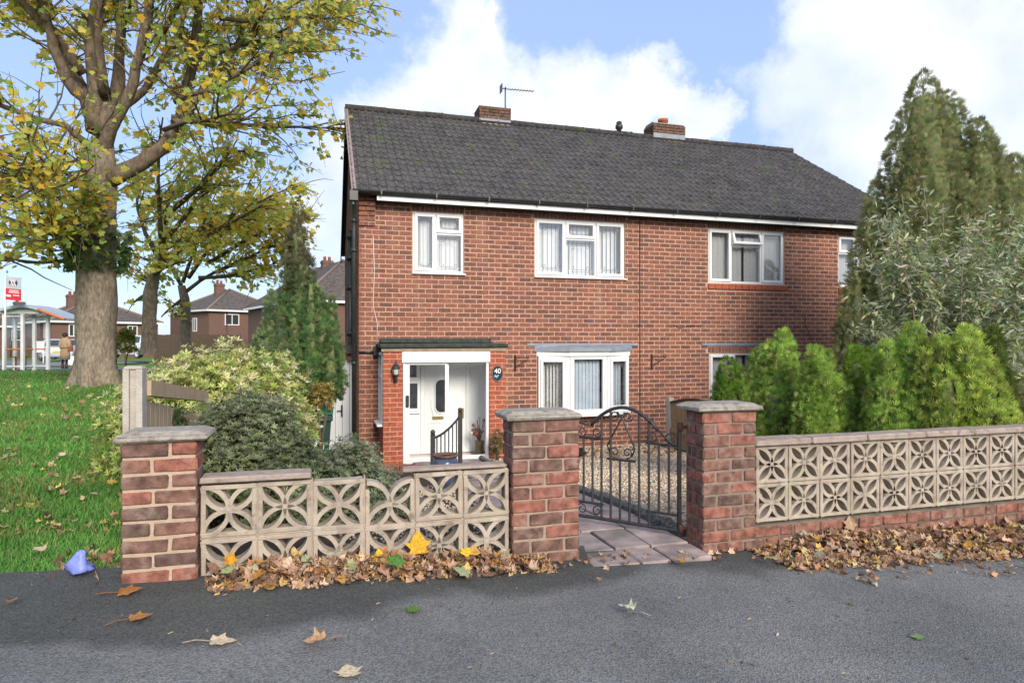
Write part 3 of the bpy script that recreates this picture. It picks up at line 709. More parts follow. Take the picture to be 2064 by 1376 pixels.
# chimneys (they rise through the ridge)
def chimney(u0, u1, ztop, pot, aer):
    v0, v1 = RV - .12, RV + .45
    b = MB(); b.box(u0 + .03, u1 - .03, v0 + .03, v1 - .03, RZ - .3, ztop - .04); c = H.part('chimney', b, M_MORTAR, ROOF) if False else H.part('chimney', b, M_MORTAR)
    z = RZ + .0; k = 0; CH = ztop - .02
    while z < CH - .03:
        top = CH - z < .27; e = 0 if not top else -.028
        for (a0, a1) in ([(u0, u0 + .225), (u0 + .235, u0 + .46), (u0 + .47, u1)] if k % 2 else [(u0, u0 + .11), (u0 + .12, u0 + .345), (u0 + .355, u0 + .58), (u0 + .59, u1)]):
            if a0 == u0: a0 += .025 + e
            if a1 == u1: a1 -= .025 + e
            if a1 - a0 > .02: H.put('brick', brick_mesh('brick', q3(a1 - a0), .1, .064, M_CHIM, n=20), (a0, v0 + .02 + e, z), parent=c)
        vv = v0 + .12
        while vv < v1 - .05:
            l = min(.2, v1 - .03 - vv); H.put('brick', brick_mesh('brick', q3(l), .1, .064, M_CHIM, 'v', n=20), (u0 + .022 + e, vv + .006, z), parent=c); vv += .212
        z += .075; k += 1
    b = MB(); b.box(u0 - .0, u1 - .0, v0 + .0, v0 + .018, RZ + .02, RZ + .14); H.part('flashing', b, M_LEAD, c)
    b = MB(); b.prism([(v0 - .01, ztop - .02), (v1 + .01, ztop - .02), (v1 - .12, ztop + .05), (v0 + .12, ztop + .05)], 0, u0 + .02, u1 - .02); H.part('flaunching', b, M_CAP, c)
    if pot: H.part('chimney_pot', MB().lathe([(.13, ztop), (.12, ztop + .12), (.135, ztop + .125), (.135, ztop + .19), (.11, ztop + .19)], (u0 + u1) / 2 - .05, v0 + .25, 16), M_POT, c)
    else: H.part('chimney_cap', MB().lathe([(.14, ztop + .02), (.10, ztop + .06), (.03, ztop + .085)], (u0 + u1) / 2 - .03, v0 + .25, 14), M_CAP, c)
M_CHIM = pmat('chimney_brick', [(.10,.065,.05),(.15,.09,.065),(.19,.10,.07),(.13,.085,.06)], attr='rnd', scale=18, rough=.9, bump=.4, bscale=90, mottled=.5); add_layer(M_CHIM, (.09,.11,.05), 4, .55, .7, fac=.6)
M_POT = pmat('terracotta', (.42,.13,.05), (.33,.11,.05), 8, .8)
chimney(3.55, 4.33, 7.02, False, True); chimney(8.17, 9.09, 7.06, True, False)
b = MB(); b.lathe([(.06, RZ - .1), (.06, RZ + .14), (.095, RZ + .17), (.095, RZ + .25), (.07, RZ + .27), (.07, RZ + .33), (.02, RZ + .36)], 7.225, RV - .05, 12); H.part('vent_pipe', b, M_DKPLAS)
A = T('tv_aerial', 'thin tv aerial on a mast clamped to the plain chimney without a pot', 'aerial', (4.25, RV + .1, 6.9))
A.part('mast', MB().tube([(4.25, RV + .1, 6.85), (4.25, RV + .1, 7.62)], .016, 8), M_DKPLAS)
bo = MB().tube([(4.16, RV + .1, 7.57), (4.93, RV - .05, 7.53)], .010, 6); A.part('boom', bo, M_DKPLAS)
for i in range(11):
    t = i / 10; u = 4.18 + .73 * t; A.part('element', MB().tube([(u, RV + .1 - .14 * t - .09, 7.57 - .04 * t), (u, RV + .1 - .14 * t + .09, 7.57 - .04 * t)], .005, 5), M_DKPLAS)
A.part('reflector', MB().box(4.14, 4.15, RV - .02, RV + .22, 7.47, 7.67), M_DKPLAS)

# ---- windows
def frame_mb(m, u0, u1, z0, z1, v0, v1, w, bev=.006):
    m.cbox(u0, u1, v0, v1, z0, z0 + w, bev); m.cbox(u0, u1, v0, v1, z1 - w, z1, bev)
    m.cbox(u0, u0 + w, v0 + .0008, v1, z0 + w, z1 - w, bev); m.cbox(u1 - w, u1, v0 + .0008, v1, z0 + w, z1 - w, bev); return m
def lead_mb(a, c, e, f, v, r=.0045):
    m = MB(); w, h = c - a, f - e; i = min(w, h) * .11
    for g in (i, i * 1.6):
        k = i * .9; x0, x1, z0, z1 = a + g, c - g, e + g, f - g
        pts = [(x0 + k, z0), (x1 - k, z0), (x1 - k, z0 + k), (x1, z0 + k), (x1, z1 - k), (x1 - k, z1 - k), (x1 - k, z1), (x0 + k, z1), (x0 + k, z1 - k), (x0, z1 - k), (x0, z0 + k), (x0 + k, z0 + k)]
        for p, q in zip(pts, pts[1:] + pts[:1]): m.bar((p[0], v, p[1]), (q[0], v, q[1]), r)
    return m
def room(th, w, a, c, e, f, v, d=1.6):
    m = MB(); m._add([(a,v,e),(c,v,e),(c,v+d,e),(a,v+d,e),(a,v,f),(c,v,f),(c,v+d,f),(a,v+d,f)], [(0,1,2,3),(4,7,6,5),(1,5,6,2),(0,3,7,4),(2,6,7,3)])
    th.part('room', m, M_ROOM, w)
def window(rect, lights, v=HV, dress='blind', lead=True, open_top=None, sill=True):
    u0, u1, z0, z1 = rect; W, Hh = u1 - u0, z1 - z0; fw = .045
    vf, vb = v + .035, v + .095
    m = MB(); frame_mb(m, u0, u1, z0, z1, vf, vb, fw)
    for a, c, e, f, kind in lights:
        if c < .999 and not any(l[0] == a and l[1] == c and l[2] < e for l in lights):
            x = u0 + W * c; m.cbox(x - fw/2, x + fw/2, vf + .001, vb, z0 + fw, z1 - fw, .005)
        if e > .001: z = z0 + Hh * e; m.cbox(u0 + W*a + fw*.5, u0 + W*c - fw*.5, vf + .002, vb, z - fw/2, z + fw/2, .005)
    wo = H.part('window', m, M_WHITE)
    for a, c, e, f, kind in lights:
        x0, x1, y0, y1 = u0 + W*a + (fw if a < .001 else fw/2), u0 + W*c - (fw if c > .999 else fw/2), z0 + Hh*e + (fw if e < .001 else fw/2), z0 + Hh*f - (fw if f > .999 else fw/2)
        if kind in ('casement', 'hopper'):
            s = MB(); frame_mb(s, x0 - .012, x1 + .012, y0 - .012, y1 + .012, vf - .022, vf + .03, .055)
            so = H.part('sash', s, M_WHITE, wo); g = .043
            gx0, gx1, gy0, gy1 = x0 + g, x1 - g, y0 + g, y1 - g
        else: gx0, gx1, gy0, gy1 = x0 - .004, x1 + .004, y0 - .004, y1 + .004; so = None
        p = H.part('pane', MB().box(gx0, gx1, vf + .010, vf + .016, gy0, gy1), M_GLASS, wo)
        ob = [so, p]
        if lead: ob.append(H.part('leadwork', lead_mb(gx0, gx1, gy0, gy1, vf + .005), M_LEADST, wo))
        if kind == 'hopper':      # swung out from the top edge
            piv = Vector((0, vf, y1)) - H.o
            for q in ob:
                if q: q.location = Vector((0, piv.y, piv.z)) - Matrix.Rotation(R(-17), 3, 'X') @ Vector((0, piv.y, piv.z)); q.rotation_euler.x = R(-17)
    # dressing behind the glass
    if dress == 'blind':
        n = int(W / .088)
        for i in range(n):
            x = u0 + .05 + (W - .1) * (i + .5) / n; t = R(17 + random.uniform(-7, 7)); hw = .043
            bb = MB(); p0 = (x - hw*math.cos(t), v + .19 - hw*math.sin(t)); p1 = (x + hw*math.cos(t), v + .19 + hw*math.sin(t))
            bb._add([(*p0, z0 + .02), (*p1, z0 + .02), (*p1, z1 - .03), (*p0, z1 - .03)], [(0,1,2,3)]); H.part('blind_slat', bb, M_BLIND, wo)
    elif dress == 'net':
        for a, c in ((0, .49), (.52, 1)):
            bb = MB(); K = 40; 
            xs = [u0 + .03 + (W - .06) * (a + (c - a) * i / K) for i in range(K + 1)]
            y = [v + .17 + .014 * math.sin(i * 1.15) + random.uniform(-.004, .004) for i in range(K + 1)]
            bb._add([(xs[i], y[i], z0 + .03) for i in range(K+1)] + [(xs[i], y[i], z1 - .03) for i in range(K+1)], [(i, i+1, K+2+i, K+1+i) for i in range(K)], smooth=True)
            H.part('net_curtain', bb, M_NET, wo, recalc=False)
    room(H, wo, u0 + .01, u1 - .01, z0 + .01, z1 - .01, v + .242)
    if sill == 'plastic': H.part('sill', MB().cbox(u0 - .015, u1 + .03, v - .045, vf + .01, z0 - .028, z0 - .002, .006), M_WHITE, wo)
    elif sill == 'tile':
        u = u0 - .015
        while u < u1 + .05:
            w = min(.155, u1 + .055 - u); H.put('sill_brick', brick_mesh('sill_brick', q3(w - .004), .13, .105, M_PBRICK, n=8, bev=.008), (u, v - .035, z0 - .125), parent=wo); u += .155
    return wo
window(W1, [(0, .45, 0, 1, 'casement'), (.45, 1, .655, 1, 'casement'), (.45, 1, 0, .655, 'fixed')], sill='plastic')
window(W2, [(0, .335, 0, 1, 'casement'), (.335, .672, .67, 1, 'casement'), (.335, .672, 0, .67, 'fixed'), (.672, 1, 0, 1, 'casement')], sill='plastic')
window(W3, [(0, .30, 0, 1, 'casement'), (.30, .69, .70, 1, 'hopper'), (.30, .69, 0, .70, 'fixed'), (.69, 1, 0, 1, 'casement')], dress='net', lead=False, sill='tile')
window(W4, [(0, .52, .655, 1, 'casement'), (0, .52, 0, .655, 'fixed'), (.52, 1, 0, 1, 'casement')], dress='net', lead=False, sill='tile')
window(NB, [(0, .33, 0, 1, 'casement'), (.33, .67, 0, 1, 'fixed'), (.67, 1, 0, 1, 'casement')], dress='net', lead=False, sill='tile')
H.part('flashing', MB().box(7.2, 9.35, HV - .02, HV + .01, 1.32, 1.365), M_LEAD)

# bow window
def bay():
    pts = [(3.775, HV - .005), (4.32, 11.06), (5.05, 11.06), (5.585, HV - .005)]; z0, z1 = .06, 1.13
    cz = [(3.72, HV - .01), (4.28, 10.975), (5.09, 10.975), (5.64, HV - .01)]
    m = MB(); m.prism(cz, 2, z0 - .035, z0 + .012); bo = H.part('bow_window', m, M_WHITE)
    kinds = ('casement', 'fixed', 'casement')
    for i in range(3):
        p, q = Vector((*pts[i], 0)), Vector((*pts[i+1], 0)); d = q - p; L = d.length; d.normalize(); n = Vector((d.y, -d.x, 0)); ang = math.atan2(d.y, d.x)
        def put(name, mb, mat):
            o = link(name, mb.mesh(name, mat), bo); o.location = p - H.o + Vector((0, 0, 0)); o.rotation_euler.z = ang; return o
        fw = .05 if i != 1 else .085
        s = MB(); s.cbox(0, L, -.03, .04, z0 + .013, z0 + .09, .005); s.cbox(0, L, -.03, .04, z1 - .06, z1, .005)
        s.cbox(0, .05, -.0295, .04, z0 + .09, z1 - .06, .005); s.cbox(L - .05, L, -.0295, .04, z0 + .09, z1 - .06, .005)
        if i == 1:
            for x in (.05, L - .084): s.cbox(x, x + .034, -.028, .035, z0 + .09, z1 - .06, .008)
            gx0, gx1 = .085, L - .085
        elif i == 0:
            for x in (L - .084,): s.cbox(x, x + .034, -.028, .035, z0 + .09, z1 - .06, .008)
            gx0, gx1 = .045, L - .085
        else:
            for x in (.05,): s.cbox(x, x + .034, -.028, .035, z0 + .09, z1 - .06, .008)
            gx0, gx1 = .085, L - .045
        put('window_frame', s, M_WHITE)
        if i != 1:
            put('sash', frame_mb(MB(), gx0, gx1, z0 + .09, z1 - .06, -.05, -.005, .048), M_WHITE); gx0 += .04; gx1 -= .04
            put('leadwork', lead_mb(gx0, gx1, z0 + .14, z1 - .11, -.022), M_LEADST)
        put('pane', MB().box(gx0, gx1, -.014, -.009, z0 + .09, z1 - .06), M_GLASS)
        k = int((gx1 - gx0) / .072)
        for j in range(k + 1):
            x = gx0 + (gx1 - gx0) * (j + .5) / (k + 1); t = R((52, 14, 12)[i]); hw = .042
            bb = MB(); bb._add([(x - hw*math.cos(t), .11 - hw*math.sin(t), z0 + .05), (x + hw*math.cos(t), .11 + hw*math.sin(t), z0 + .05), (x + hw*math.cos(t), .11 + hw*math.sin(t), z1 - .03), (x - hw*math.cos(t), .11 - hw*math.sin(t), z1 - .03)], [(0,1,2,3)])
            put('blind_slat', bb, M_BLIND if i == 0 else M_BLUEBL)
    H.part('fascia', MB().prism([(3.74, HV - .008), (4.30, 11.0), (5.07, 11.0), (5.63, HV - .008)], 2, z1 + .002, z1 + .085), M_WHITE, bo)
    m = MB(); a = [(3.70, HV - .008), (4.28, 10.96), (5.09, 10.96), (5.67, HV - .008)]; c = [(3.72, HV - .008), (4.33, 11.13), (5.02, 11.13), (5.65, HV - .008)]
    vs = [(x, y, z1 + .087) for x, y in a] + [(x, y, z1 + .15) for x, y in a] + [(x, y, z1 + .205) for x, y in c]
    m._add(vs, [(0,1,5,4),(1,2,6,5),(2,3,7,6),(4,5,9,8),(5,6,10,9),(6,7,11,10),(8,9,10,11),(3,2,1,0)]); H.part('lead_roof', m, M_LEAD, bo)
    H.part('flashing', MB().box(3.557, 5.80, HV - .014, HV + .01, z1 + .19, z1 + .235), M_LEAD, bo)
    room(H, bo, BAY[0] + .01, BAY[1] - .01, BAY[2] + .01, BAY[3] - .01, HV + .05, 2.2)
bay()

# ---- porch
def porch():
    v0, v1 = 10.45, HV - .004; zb, zt = -.58, 1.232; A0, A1, B0, B1 = .898, 1.212, 2.644, 2.925; mo = .0035
    m = MB(); m.box(A0 + mo, A1 - mo, v0 + mo, v0 + .11, zb, zt); m.box(A0 + mo, A0 + .10, v0 + .105, v1, zb, .05)
    po = H.part('porch', m, M_PMORTAR)
    m = MB(); m.box(B0 + mo, B1 - mo, v0 + mo, v0 + .11, zb, zt); m.box(B1 - .10, B1 - mo, v0 + .105, v1, zb, zt); H.part('pier', m, M_PMORTAR, po)
    P = .0775; Lb = .2285
    for k, z in courses(zb, zt, P):
        h = min(.067, zt - z)
        for (a, c) in ((A0, A1), (B0, B1)):
            off = Lb / 2 if k % 2 else 0; s = a - off
            while s < c:
                x0, x1 = max(s, a), min(s + Lb - .010, c)
                if x1 - x0 > .04: H.put('brick', brick_mesh('brick', q3(x1 - x0), .1, h, M_PBRICK, n=12), (x0, v0 + random.uniform(-.002, .002), z), parent=po)
                s += Lb
        if z < .05 - .05:
            s = v0 + .11 - (Lb / 2 if k % 2 else 0)
            while s < v1:
                y0, y1 = max(s, v0 + .11), min(s + Lb - .01, v1)
                if y1 - y0 > .04: H.put('brick', brick_mesh('brick', q3(y1 - y0), .08, h, M_PBRICK, 'v', n=12), (A0 + random.uniform(-.002, .002), y0, z), parent=po)
                s += Lb
    # side window on the left flank
    m = MB(); x0, x1 = A0 - .012, A0 + .06
    for (y0, y1, z0, z1) in ((v0 + .112, v0 + .16, .07, zt - .01), (v1 - .05, v1, .07, zt - .01), (v0 + .16, v1 - .05, .07, .12), (v0 + .16, v1 - .05, zt - .06, zt - .01), (v0 + .16, v1 - .05, .80, .84)): m.cbox(x0, x1, y0, y1, z0, z1, .004)
    H.part('side_window', m, M_WHITE, po)
    H.part('side_sill', MB().cbox(A0 - .09, A0 + .06, v0 + .06, v1 - .02, .03, .066, .008), M_WHITE, po)
    H.part('pane', MB().box(A0 + .01, A0 + .016, v0 + .16, v1 - .05, .12, zt - .06), M_GLASS, po)
    # fascia board, felt roof and upstand
    H.part('fascia_board', MB().cbox(.87, 2.945, v0 - .02, v0 + .02, zt + .004, zt + .062, .004), M_BEIGE, po)
    H.part('felt_roof', MB().cbox(.845, 2.965, v0 - .06, v1, zt + .064, zt + .135, .018, jit=.004), M_FELT, po)
    H.part('felt_upstand', MB().cbox(.90, 2.86, v1 - .10, v1 - .002, zt + .137, zt + .225, .02, jit=.006), M_FELT, po)
    # glazed front
    f0, f1 = A1 + .004, B0 - .004; zh = 1.055
    H.part('header_box', MB().cbox(f0 - .02, f1 + .02, v0 - .018, v0 + .09, zh, zt + .002, .006), M_WHITE, po)
    m = MB(); m.cbox(f0, f0 + .035, v0 + .01, v0 + .09, zb, zh, .005); m.cbox(f1 - .045, f1, v0 + .01, v0 + .09, zb, zh, .005); m.cbox(f0, f1, v0 + .012, v0 + .09, zb - .0, zb + .045, .005)
    H.part('door_frame', m, M_WHITE, po)
    mid = (f0 + f1) / 2 + .015
    m = MB(); m.cbox(f0 + .036, f0 + .11, v0 + .028, v0 + .055, zb + .046, zh - .002, .004); m.cbox(mid - .04, mid - .0, v0 + .027, v0 + .055, zb + .046, zh - .002, .004); m.cbox(f0 + .11, mid - .04, v0 + .028, v0 + .055, zh - .035, zh - .002, .004); m.cbox(f0 + .11, mid - .04, v0 + .028, v0 + .055, zb + .046, zb + .10, .004)
    H.part('sliding_door', m, M_WHITE, po)
    H.part('pane', MB().box(f0 + .11, mid - .04, v0 + .038, v0 + .043, zb + .10, zh - .035), M_GLASSP, po)
    H.part('door_handle', MB().cbox(f0 + .045, f0 + .095, v0 - .004, v0 + .03, .40 - .06, .40 + .13, .01), M_DKPLAS, po)
    m = MB(); m.cbox(mid + .001, mid + .03, v0 + .060, v0 + .086, zb + .046, zh - .002, .004); m.cbox(mid + .03, f1 - .046, v0 + .060, v0 + .086, zb + .046, zb + .09, .004); m.cbox(mid + .03, f1 - .046, v0 + .060, v0 + .086, zh - .03, zh - .002, .004)
    H.part('fixed_light', m, M_WHITE, po)
    H.part('pane', MB().box(mid + .03, f1 - .046, v0 + .07, v0 + .075, zb + .09, zh - .03), M_GLASSP, po)
    M_WHITE_IN = pmat('porch_white', (.90,.90,.90), (.87,.88,.88), 3, .5)
    # inside
    m = MB(); m._add([(A0+.11, v0+.12, zb), (B1-.105, v0+.12, zb), (B1-.105, v1+.3, zb), (A0+.11, v1+.3, zb)], [(0,1,2,3)]); H.part('porch_floor', m, M_CREAM, po)
    m = MB(); m.box(A0 + .105, B1 - .105, v0 + .12, v1, zt - .02, zt - .002); H.part('porch_ceiling', m, M_WHITE_IN, po)
    m = MB(); m.box(B1 - .115, B1 - .106, v0 + .115, v1, zb, zt - .022); m.box(A0 + .101, A0 + .110, v0 + .16, v1, zb, .068); H.part('porch_lining', m, M_WHITE_IN, po)
    vd = HV + .02; D0, D1 = 1.68, 2.42
    m = MB(); m.box(.992, D0 - .07, vd, vd + .03, -.56, 1.24); m.box(D1 + .07, 2.838, vd, vd + .03, -.56, 1.24); H.part('inner_wall', m, M_WHITE_IN, po)
    x = 1.0
    while x < D0 - .15: H.part('cladding_board', MB().cbox(x, x + .085, vd - .012, vd - .001, -.55, .14, .006), M_WHITE_IN, po); x += .09
    H.part('inner_sill', MB().cbox(1.0, 1.60, vd - .06, vd - .001, .15, .185, .006), M_WHITE_IN, po)
    m = MB(); frame_mb(m, 1.14, 1.60, .19, .715, vd - .03, vd - .001, .045); frame_mb(m, 1.14, 1.60, .718, 1.08, vd - .03, vd - .001, .06); H.part('inner_window', m, M_WHITE_IN, po)
    for (e, f) in ((.235, .67), (.78, 1.02)): H.part('inner_pane', MB().box(1.18, 1.555, vd - .012, vd - .002, e, f), M_DARKIN, po)
    m = MB(); frame_mb(m, D0 - .068, D1 + .068, -.56, 1.24, vd - .03, vd + .03, .066); H.part('door_surround', m, M_WHITE_IN, po)
porch()
def front_door():
    vd = HV + .02; D0, D1 = 1.68, 2.42; zb, zt = -.53, 1.17; c = 1.985
    def oval(a, hh, n=20, z=.44): return [(c + a * math.copysign(abs(math.cos(t)) ** .8, math.cos(t)), z + (hh - a) * (1 if math.sin(t) > 0 else -1) * (1 if abs(math.sin(t)) > 1e-6 else 0) + a * math.sin(t)) for t in [2*math.pi*(i+.5)/n for i in range(n)]]
    do = H.part('front_door', MB().cbox(D0, D1, vd - .02, vd + .02, zb, zt, .008), MATS['porch_white'])
    ring = oval(.125, .30); m = MB()
    pts = [(x, vd - .024, z) for x, z in ring]; m.tube(pts + pts[:1], .016, 6, caps=False); H.part('glass_surround', m, MATS['porch_white'], do)
    H.part('oval_glass', MB().prism([(x, z) for x, z in oval(.115, .29)], 1, vd - .026, vd - .0205), M_DARKIN, do)
    for (a, e, f) in ((.27, -.02, .95),):
        pts = [(c + (.20) * math.cos(t), vd - .022, .42 + .46 * math.sin(t)) for t in np.linspace(math.pi, 2*math.pi, 15)]; H.part('door_moulding', MB().tube(pts, .012, 5), MATS['porch_white'], do)
    for x0, x1 in ((D0 + .07, 2.0), (2.08, D1 - .07)):
        m = MB(); frame_mb(m, x0, x1, -.44, .0, vd - .030, vd - .019, .03, .008); H.part('door_moulding', m, MATS['porch_white'], do)
    H.part('letterbox', MB().cbox(c - .17, c + .03, vd - .034, vd - .019, .03, .085, .005), M_BRASS, do)
    H.part('door_handle', MB().cbox(D1 - .09, D1 - .045, vd - .045, vd - .019, .04, .22, .006), M_BRASS, do)
front_door()

# ---- things fixed to or standing by the house
def text_mesh(name, body, size, ext, mat=None):
    c = bpy.data.curves.new(name, 'FONT'); c.body = body; c.size = size; c.align_x = 'CENTER'; c.extrude = ext; c.offset = size * .012
    o = bpy.data.objects.new(name, c); COL.objects.link(o); bpy.context.view_layer.update()
    me = bpy.data.meshes.new_from_object(o.evaluated_get(bpy.context.evaluated_depsgraph_get())); bpy.data.objects.remove(o); bpy.data.curves.remove(c)
    me.name = name; me.materials.clear(); me.materials.append(mat or M_WHITE); return me
def lantern():
    u, z = at_uv(797, 750, 10.42); v = 10.45
    t = T('wall_lantern', 'black carriage lantern on the brick pier left of the porch door', 'wall light', (u, v, z - .2))
    t.part('backplate', MB().cbox(u - .035, u + .035, v - .018, v - .001, z - .17, z - .03, .006), M_BLACK)
    t.part('arm', MB().tube([(u, v - .01, z - .13), (u, v - .07, z - .15), (u, v - .11, z - .12), (u, v - .11, z - .05)], .012, 8), M_BLACK)
    t.part('cup', MB().lathe([(.02, z - .07), (.045, z - .05), (.05, z - .03)], u, v - .11, 12), M_BLACK)
    gl = pmat('frosted_glass', (.75,.74,.70), (.65,.65,.63), 20, .3, trans=.3)
    t.part('glass_shade', MB().lathe([(.042, z - .03), (.06, z + .06)], u, v - .11, 8, smooth=False), gl)
    t.part('hood', MB().lathe([(.078, z + .06), (.072, z + .075), (.035, z + .13), (.015, z + .14), (.018, z + .155), (.006, z + .19)], u, v - .11, 10), M_BLACK)
    for k in range(4):
        a = math.pi / 4 + k * math.pi / 2; t.part('glazing_bar', MB().tube([(u + .043*math.cos(a), v - .11 + .043*math.sin(a), z - .03), (u + .061*math.cos(a), v - .11 + .061*math.sin(a), z + .06)], .005, 5), M_BLACK)
lantern()
def plaque():
    u, z = at_uv(1003, 752, 10.43); v = 10.447
    t = T('house_number_plaque', 'oval black plaque with white number 40 on the pier right of the porch door', 'house number', (u, v, z))
    ov = [(u + .098 * math.cos(a), z + .135 * math.sin(a)) for a in np.linspace(0, 2*math.pi, 32, endpoint=False)]
    t.part('plate', MB().prism(ov, 1, v - .016, v - .001), pmat('slate_plate', (.012,.018,.022), (.02,.028,.032), 12, .35))
    o = link('number', text_mesh('number', '40', .115, .002), t.e, Vector((u, v - .019, z)) - t.o, (R(90), 0, 0))
    mbl = pmat('painted_blue_flower', (.18,.36,.62), (.5,.65,.8), 60, .5)
    for i in range(9):
        x = u + random.uniform(-.05, .05); zz = z - .055 + random.uniform(-.035, .025); t.part('painted_petal', MB().ball((x, v - .018, zz), .013, 6, 4, (1, .25, .7)), mbl)
    t.part('rim', MB().tube([(u + .092*math.cos(a), v - .017, z + .128*math.sin(a)) for a in np.linspace(0, 2*math.pi, 33)], .003, 5, caps=False), pmat('grey_rim', (.3,.34,.35), (.4,.42,.43), 20, .5))
plaque()
def bracket(px, label):
    u, _ = at_uv(px, 730, HV); v = HV - .004; z1, z0 = 1.16, .86
    t = T('hanging_basket_bracket', label, 'bracket', (u, v, z0), group='hanging basket brackets on the front wall')
    t.part('wall_bar', MB().bar((u, v - .012, z0), (u, v - .012, z1), .022), M_BLACK)
    t.part('arm', MB().bar((u, v - .012, z1 - .055), (u + .20, v - .20, z1 - .055), .014), M_BLACK)
    t.part('brace', MB().bar((u, v - .012, z0 + .06), (u + .19, v - .19, z1 - .075), .012), M_BLACK)
    t.part('scroll', MB().tube([(u + .17 + .03*math.cos(a)*(1 - a/9), v - .19, z1 - .03 + .03*math.sin(a)*(1 - a/9)) for a in np.linspace(-1.5, 4.5, 12)], .006, 5), M_BLACK)
bracket(1038, 'empty black basket bracket on the wall between porch and bow window')
bracket(1313, 'empty black basket bracket on the wall beyond the bow window by the thin cable')
def handrail():
    a = (1.38, 8.5); c = (1.83, 8.9)
    t = T('handrail', 'short black metal handrail with a sweeping top in front of the porch', 'handrail', (a[0], a[1], gz(*a)))
    def topz(s): return .09 + .03 * s + .40 * s ** 2.2
    for (p, zt) in ((a, .17), (c, .41)):
        z0 = gz(*p)
        o = t.part('post', MB().box(p[0] - .028, p[0] + .028, p[1] - .028, p[1] + .028, z0, zt), M_BLACK)
        t.part('finial', MB().ball((p[0], p[1], zt + .03), .033, 10, 8).box(p[0]-.028, p[0]+.028, p[1]-.028, p[1]+.028, zt - .012, zt + .006), M_BLACK, o)
    pts = [(a[0] + (c[0]-a[0])*s, a[1] + (c[1]-a[1])*s, (.12 + .24 * s ** 1.8)) for s in np.linspace(0, 1, 10)]
    t.part('top_rail', MB().tube(pts, .016, 6), M_BLACK)
    t.part('bottom_rail', MB().bar((a[0], a[1], -.36), (c[0], c[1], -.36), .02), M_BLACK)
    for k in range(1, 7):
        s = k / 7; p = (a[0] + (c[0]-a[0])*s, a[1] + (c[1]-a[1])*s); t.part('baluster', MB().bar((*p, -.36), (*p, .115 + .24 * s ** 1.8), .013), M_BLACK)
handrail()
def pot():
    u, v = 1.277, 7.0; z = gz(u, v); t = T('glazed_pot', 'blue glazed barrel shaped plant pot with a brown rim in front of the handrail', 'plant pot', (u, v, z))
    mb_, mr = pmat('blue_glaze', (.035,.05,.10), (.07,.09,.16), 7, .2, spec=.6), pmat('brown_rim', (.10,.055,.04), (.14,.08,.06), 10, .35)
    h = .165 - z
    t.part('body', MB().lathe([(.09, z), (.125, z + h*.3), (.135, z + h*.7), (.125, z + h - .03)], u, v, 24), mb_)
    t.part('rim', MB().lathe([(.124, z + h - .03), (.14, z + h - .02), (.14, z + h), (.12, z + h), (.115, z + h - .05)], u, v, 24), mr)
    t.part('soil', MB().lathe([(.115, z + h - .06), (.115, z + h - .05)], u, v, 20), M_SOIL)
pot()
# white side door and wheelie bin in the side passage
def side_door():
    u0, u1, v, z0, z1 = -.42, .44, 12.2, -.6, 1.05
    t = T('side_gate', 'tall white boarded side door closing the passage beside the house', 'side gate', (u0, v, z0))
    n = 7; w = (u1 - u0) / n
    for i in range(n): t.part('plank', MB().cbox(u0 + i*w + .002, u0 + (i+1)*w - .002, v, v + .04, z0, z1, .006), M_WHITE)
    t.part('door_handle', MB().cbox(.29, .32, v - .02, v - .001, .02, .24, .005).tube([(.305, v - .02, .14), (.305, v - .05, .14), (.22, v - .05, .14)], .01, 6), M_BLACK)
    t.part('letter_slot', MB().cbox(-.12, .12, v - .02, v - .001, .06, .12, .006), M_DKPLAS)
    t.part('jamb', MB().cbox(u1 + .004, u1 + .055, v - .02, v + .06, z0, z1, .005), M_WHITE)
side_door()
def bin_():
    u, v = -.20, 9.0; z = gz(u, v); w, d, h = .29, .33, .92
    t = T('wheelie_bin', 'dark green wheelie bin numbered 40 standing by the white side door', 'bin', (u, v, z))
    mg = pmat('bin_plastic', (.012,.04,.032), (.018,.05,.04), 6, .45, spec=.4); ml = pmat('bin_lid', (.02,.13,.07), (.03,.16,.09), 6, .5)
    m = MB(); vs = [(u - w*.8, v - d*.75, z + .05), (u + w*.8, v - d*.75, z + .05), (u + w*.8, v + d*.75, z + .05), (u - w*.8, v + d*.75, z + .05), (u - w, v - d, z + h), (u + w, v - d, z + h), (u + w, v + d, z + h), (u - w, v + d, z + h)]
    m._add(vs, [(0,3,2,1),(4,5,6,7),(0,1,5,4),(1,2,6,5),(2,3,7,6),(3,0,4,7)]); m.cbox(u - w - .015, u + w + .015, v - d - .015, v + d, z + h - .09, z + h, .012); t.part('body', m, mg)
    t.part('lid', MB().prism([(v - d - .03, z + h + .003), (v + d + .03, z + h + .003), (v + d + .03, z + h + .04), (v, z + h + .085), (v - d*.7, z + h + .075), (v - d - .03, z + h + .035)], 0, u - w - .02, u + w + .02), ml)
    t.part('handle', MB().tube([(u - w*.8, v + d + .06, z + h), (u + w*.8, v + d + .06, z + h)], .016, 8), mg)
    for s in (-1, 1):
        o = t.part('wheel', MB().tube([(u + s*(w - .03), v + d*.8, z + .1), (u + s*(w + .03), v + d*.8, z + .1)], .1, 14), M_DKPLAS)
    def txt(name, body, size, zz, du):
        link(name, text_mesh(name, body, size, .001), t.e, Vector((u + du, v - d*.93 - .012, z + zz)) - t.o, (R(84), 0, 0))
    txt('number', '40', .26, .42, .07)
    t.part('council_mark', MB().box(u - .02, u + .20, v - d - .005, v - d + .01, z + .755, z + .785), pmat('printed_white', (.6,.63,.62), (.5,.52,.52), 60, .6))
bin_()
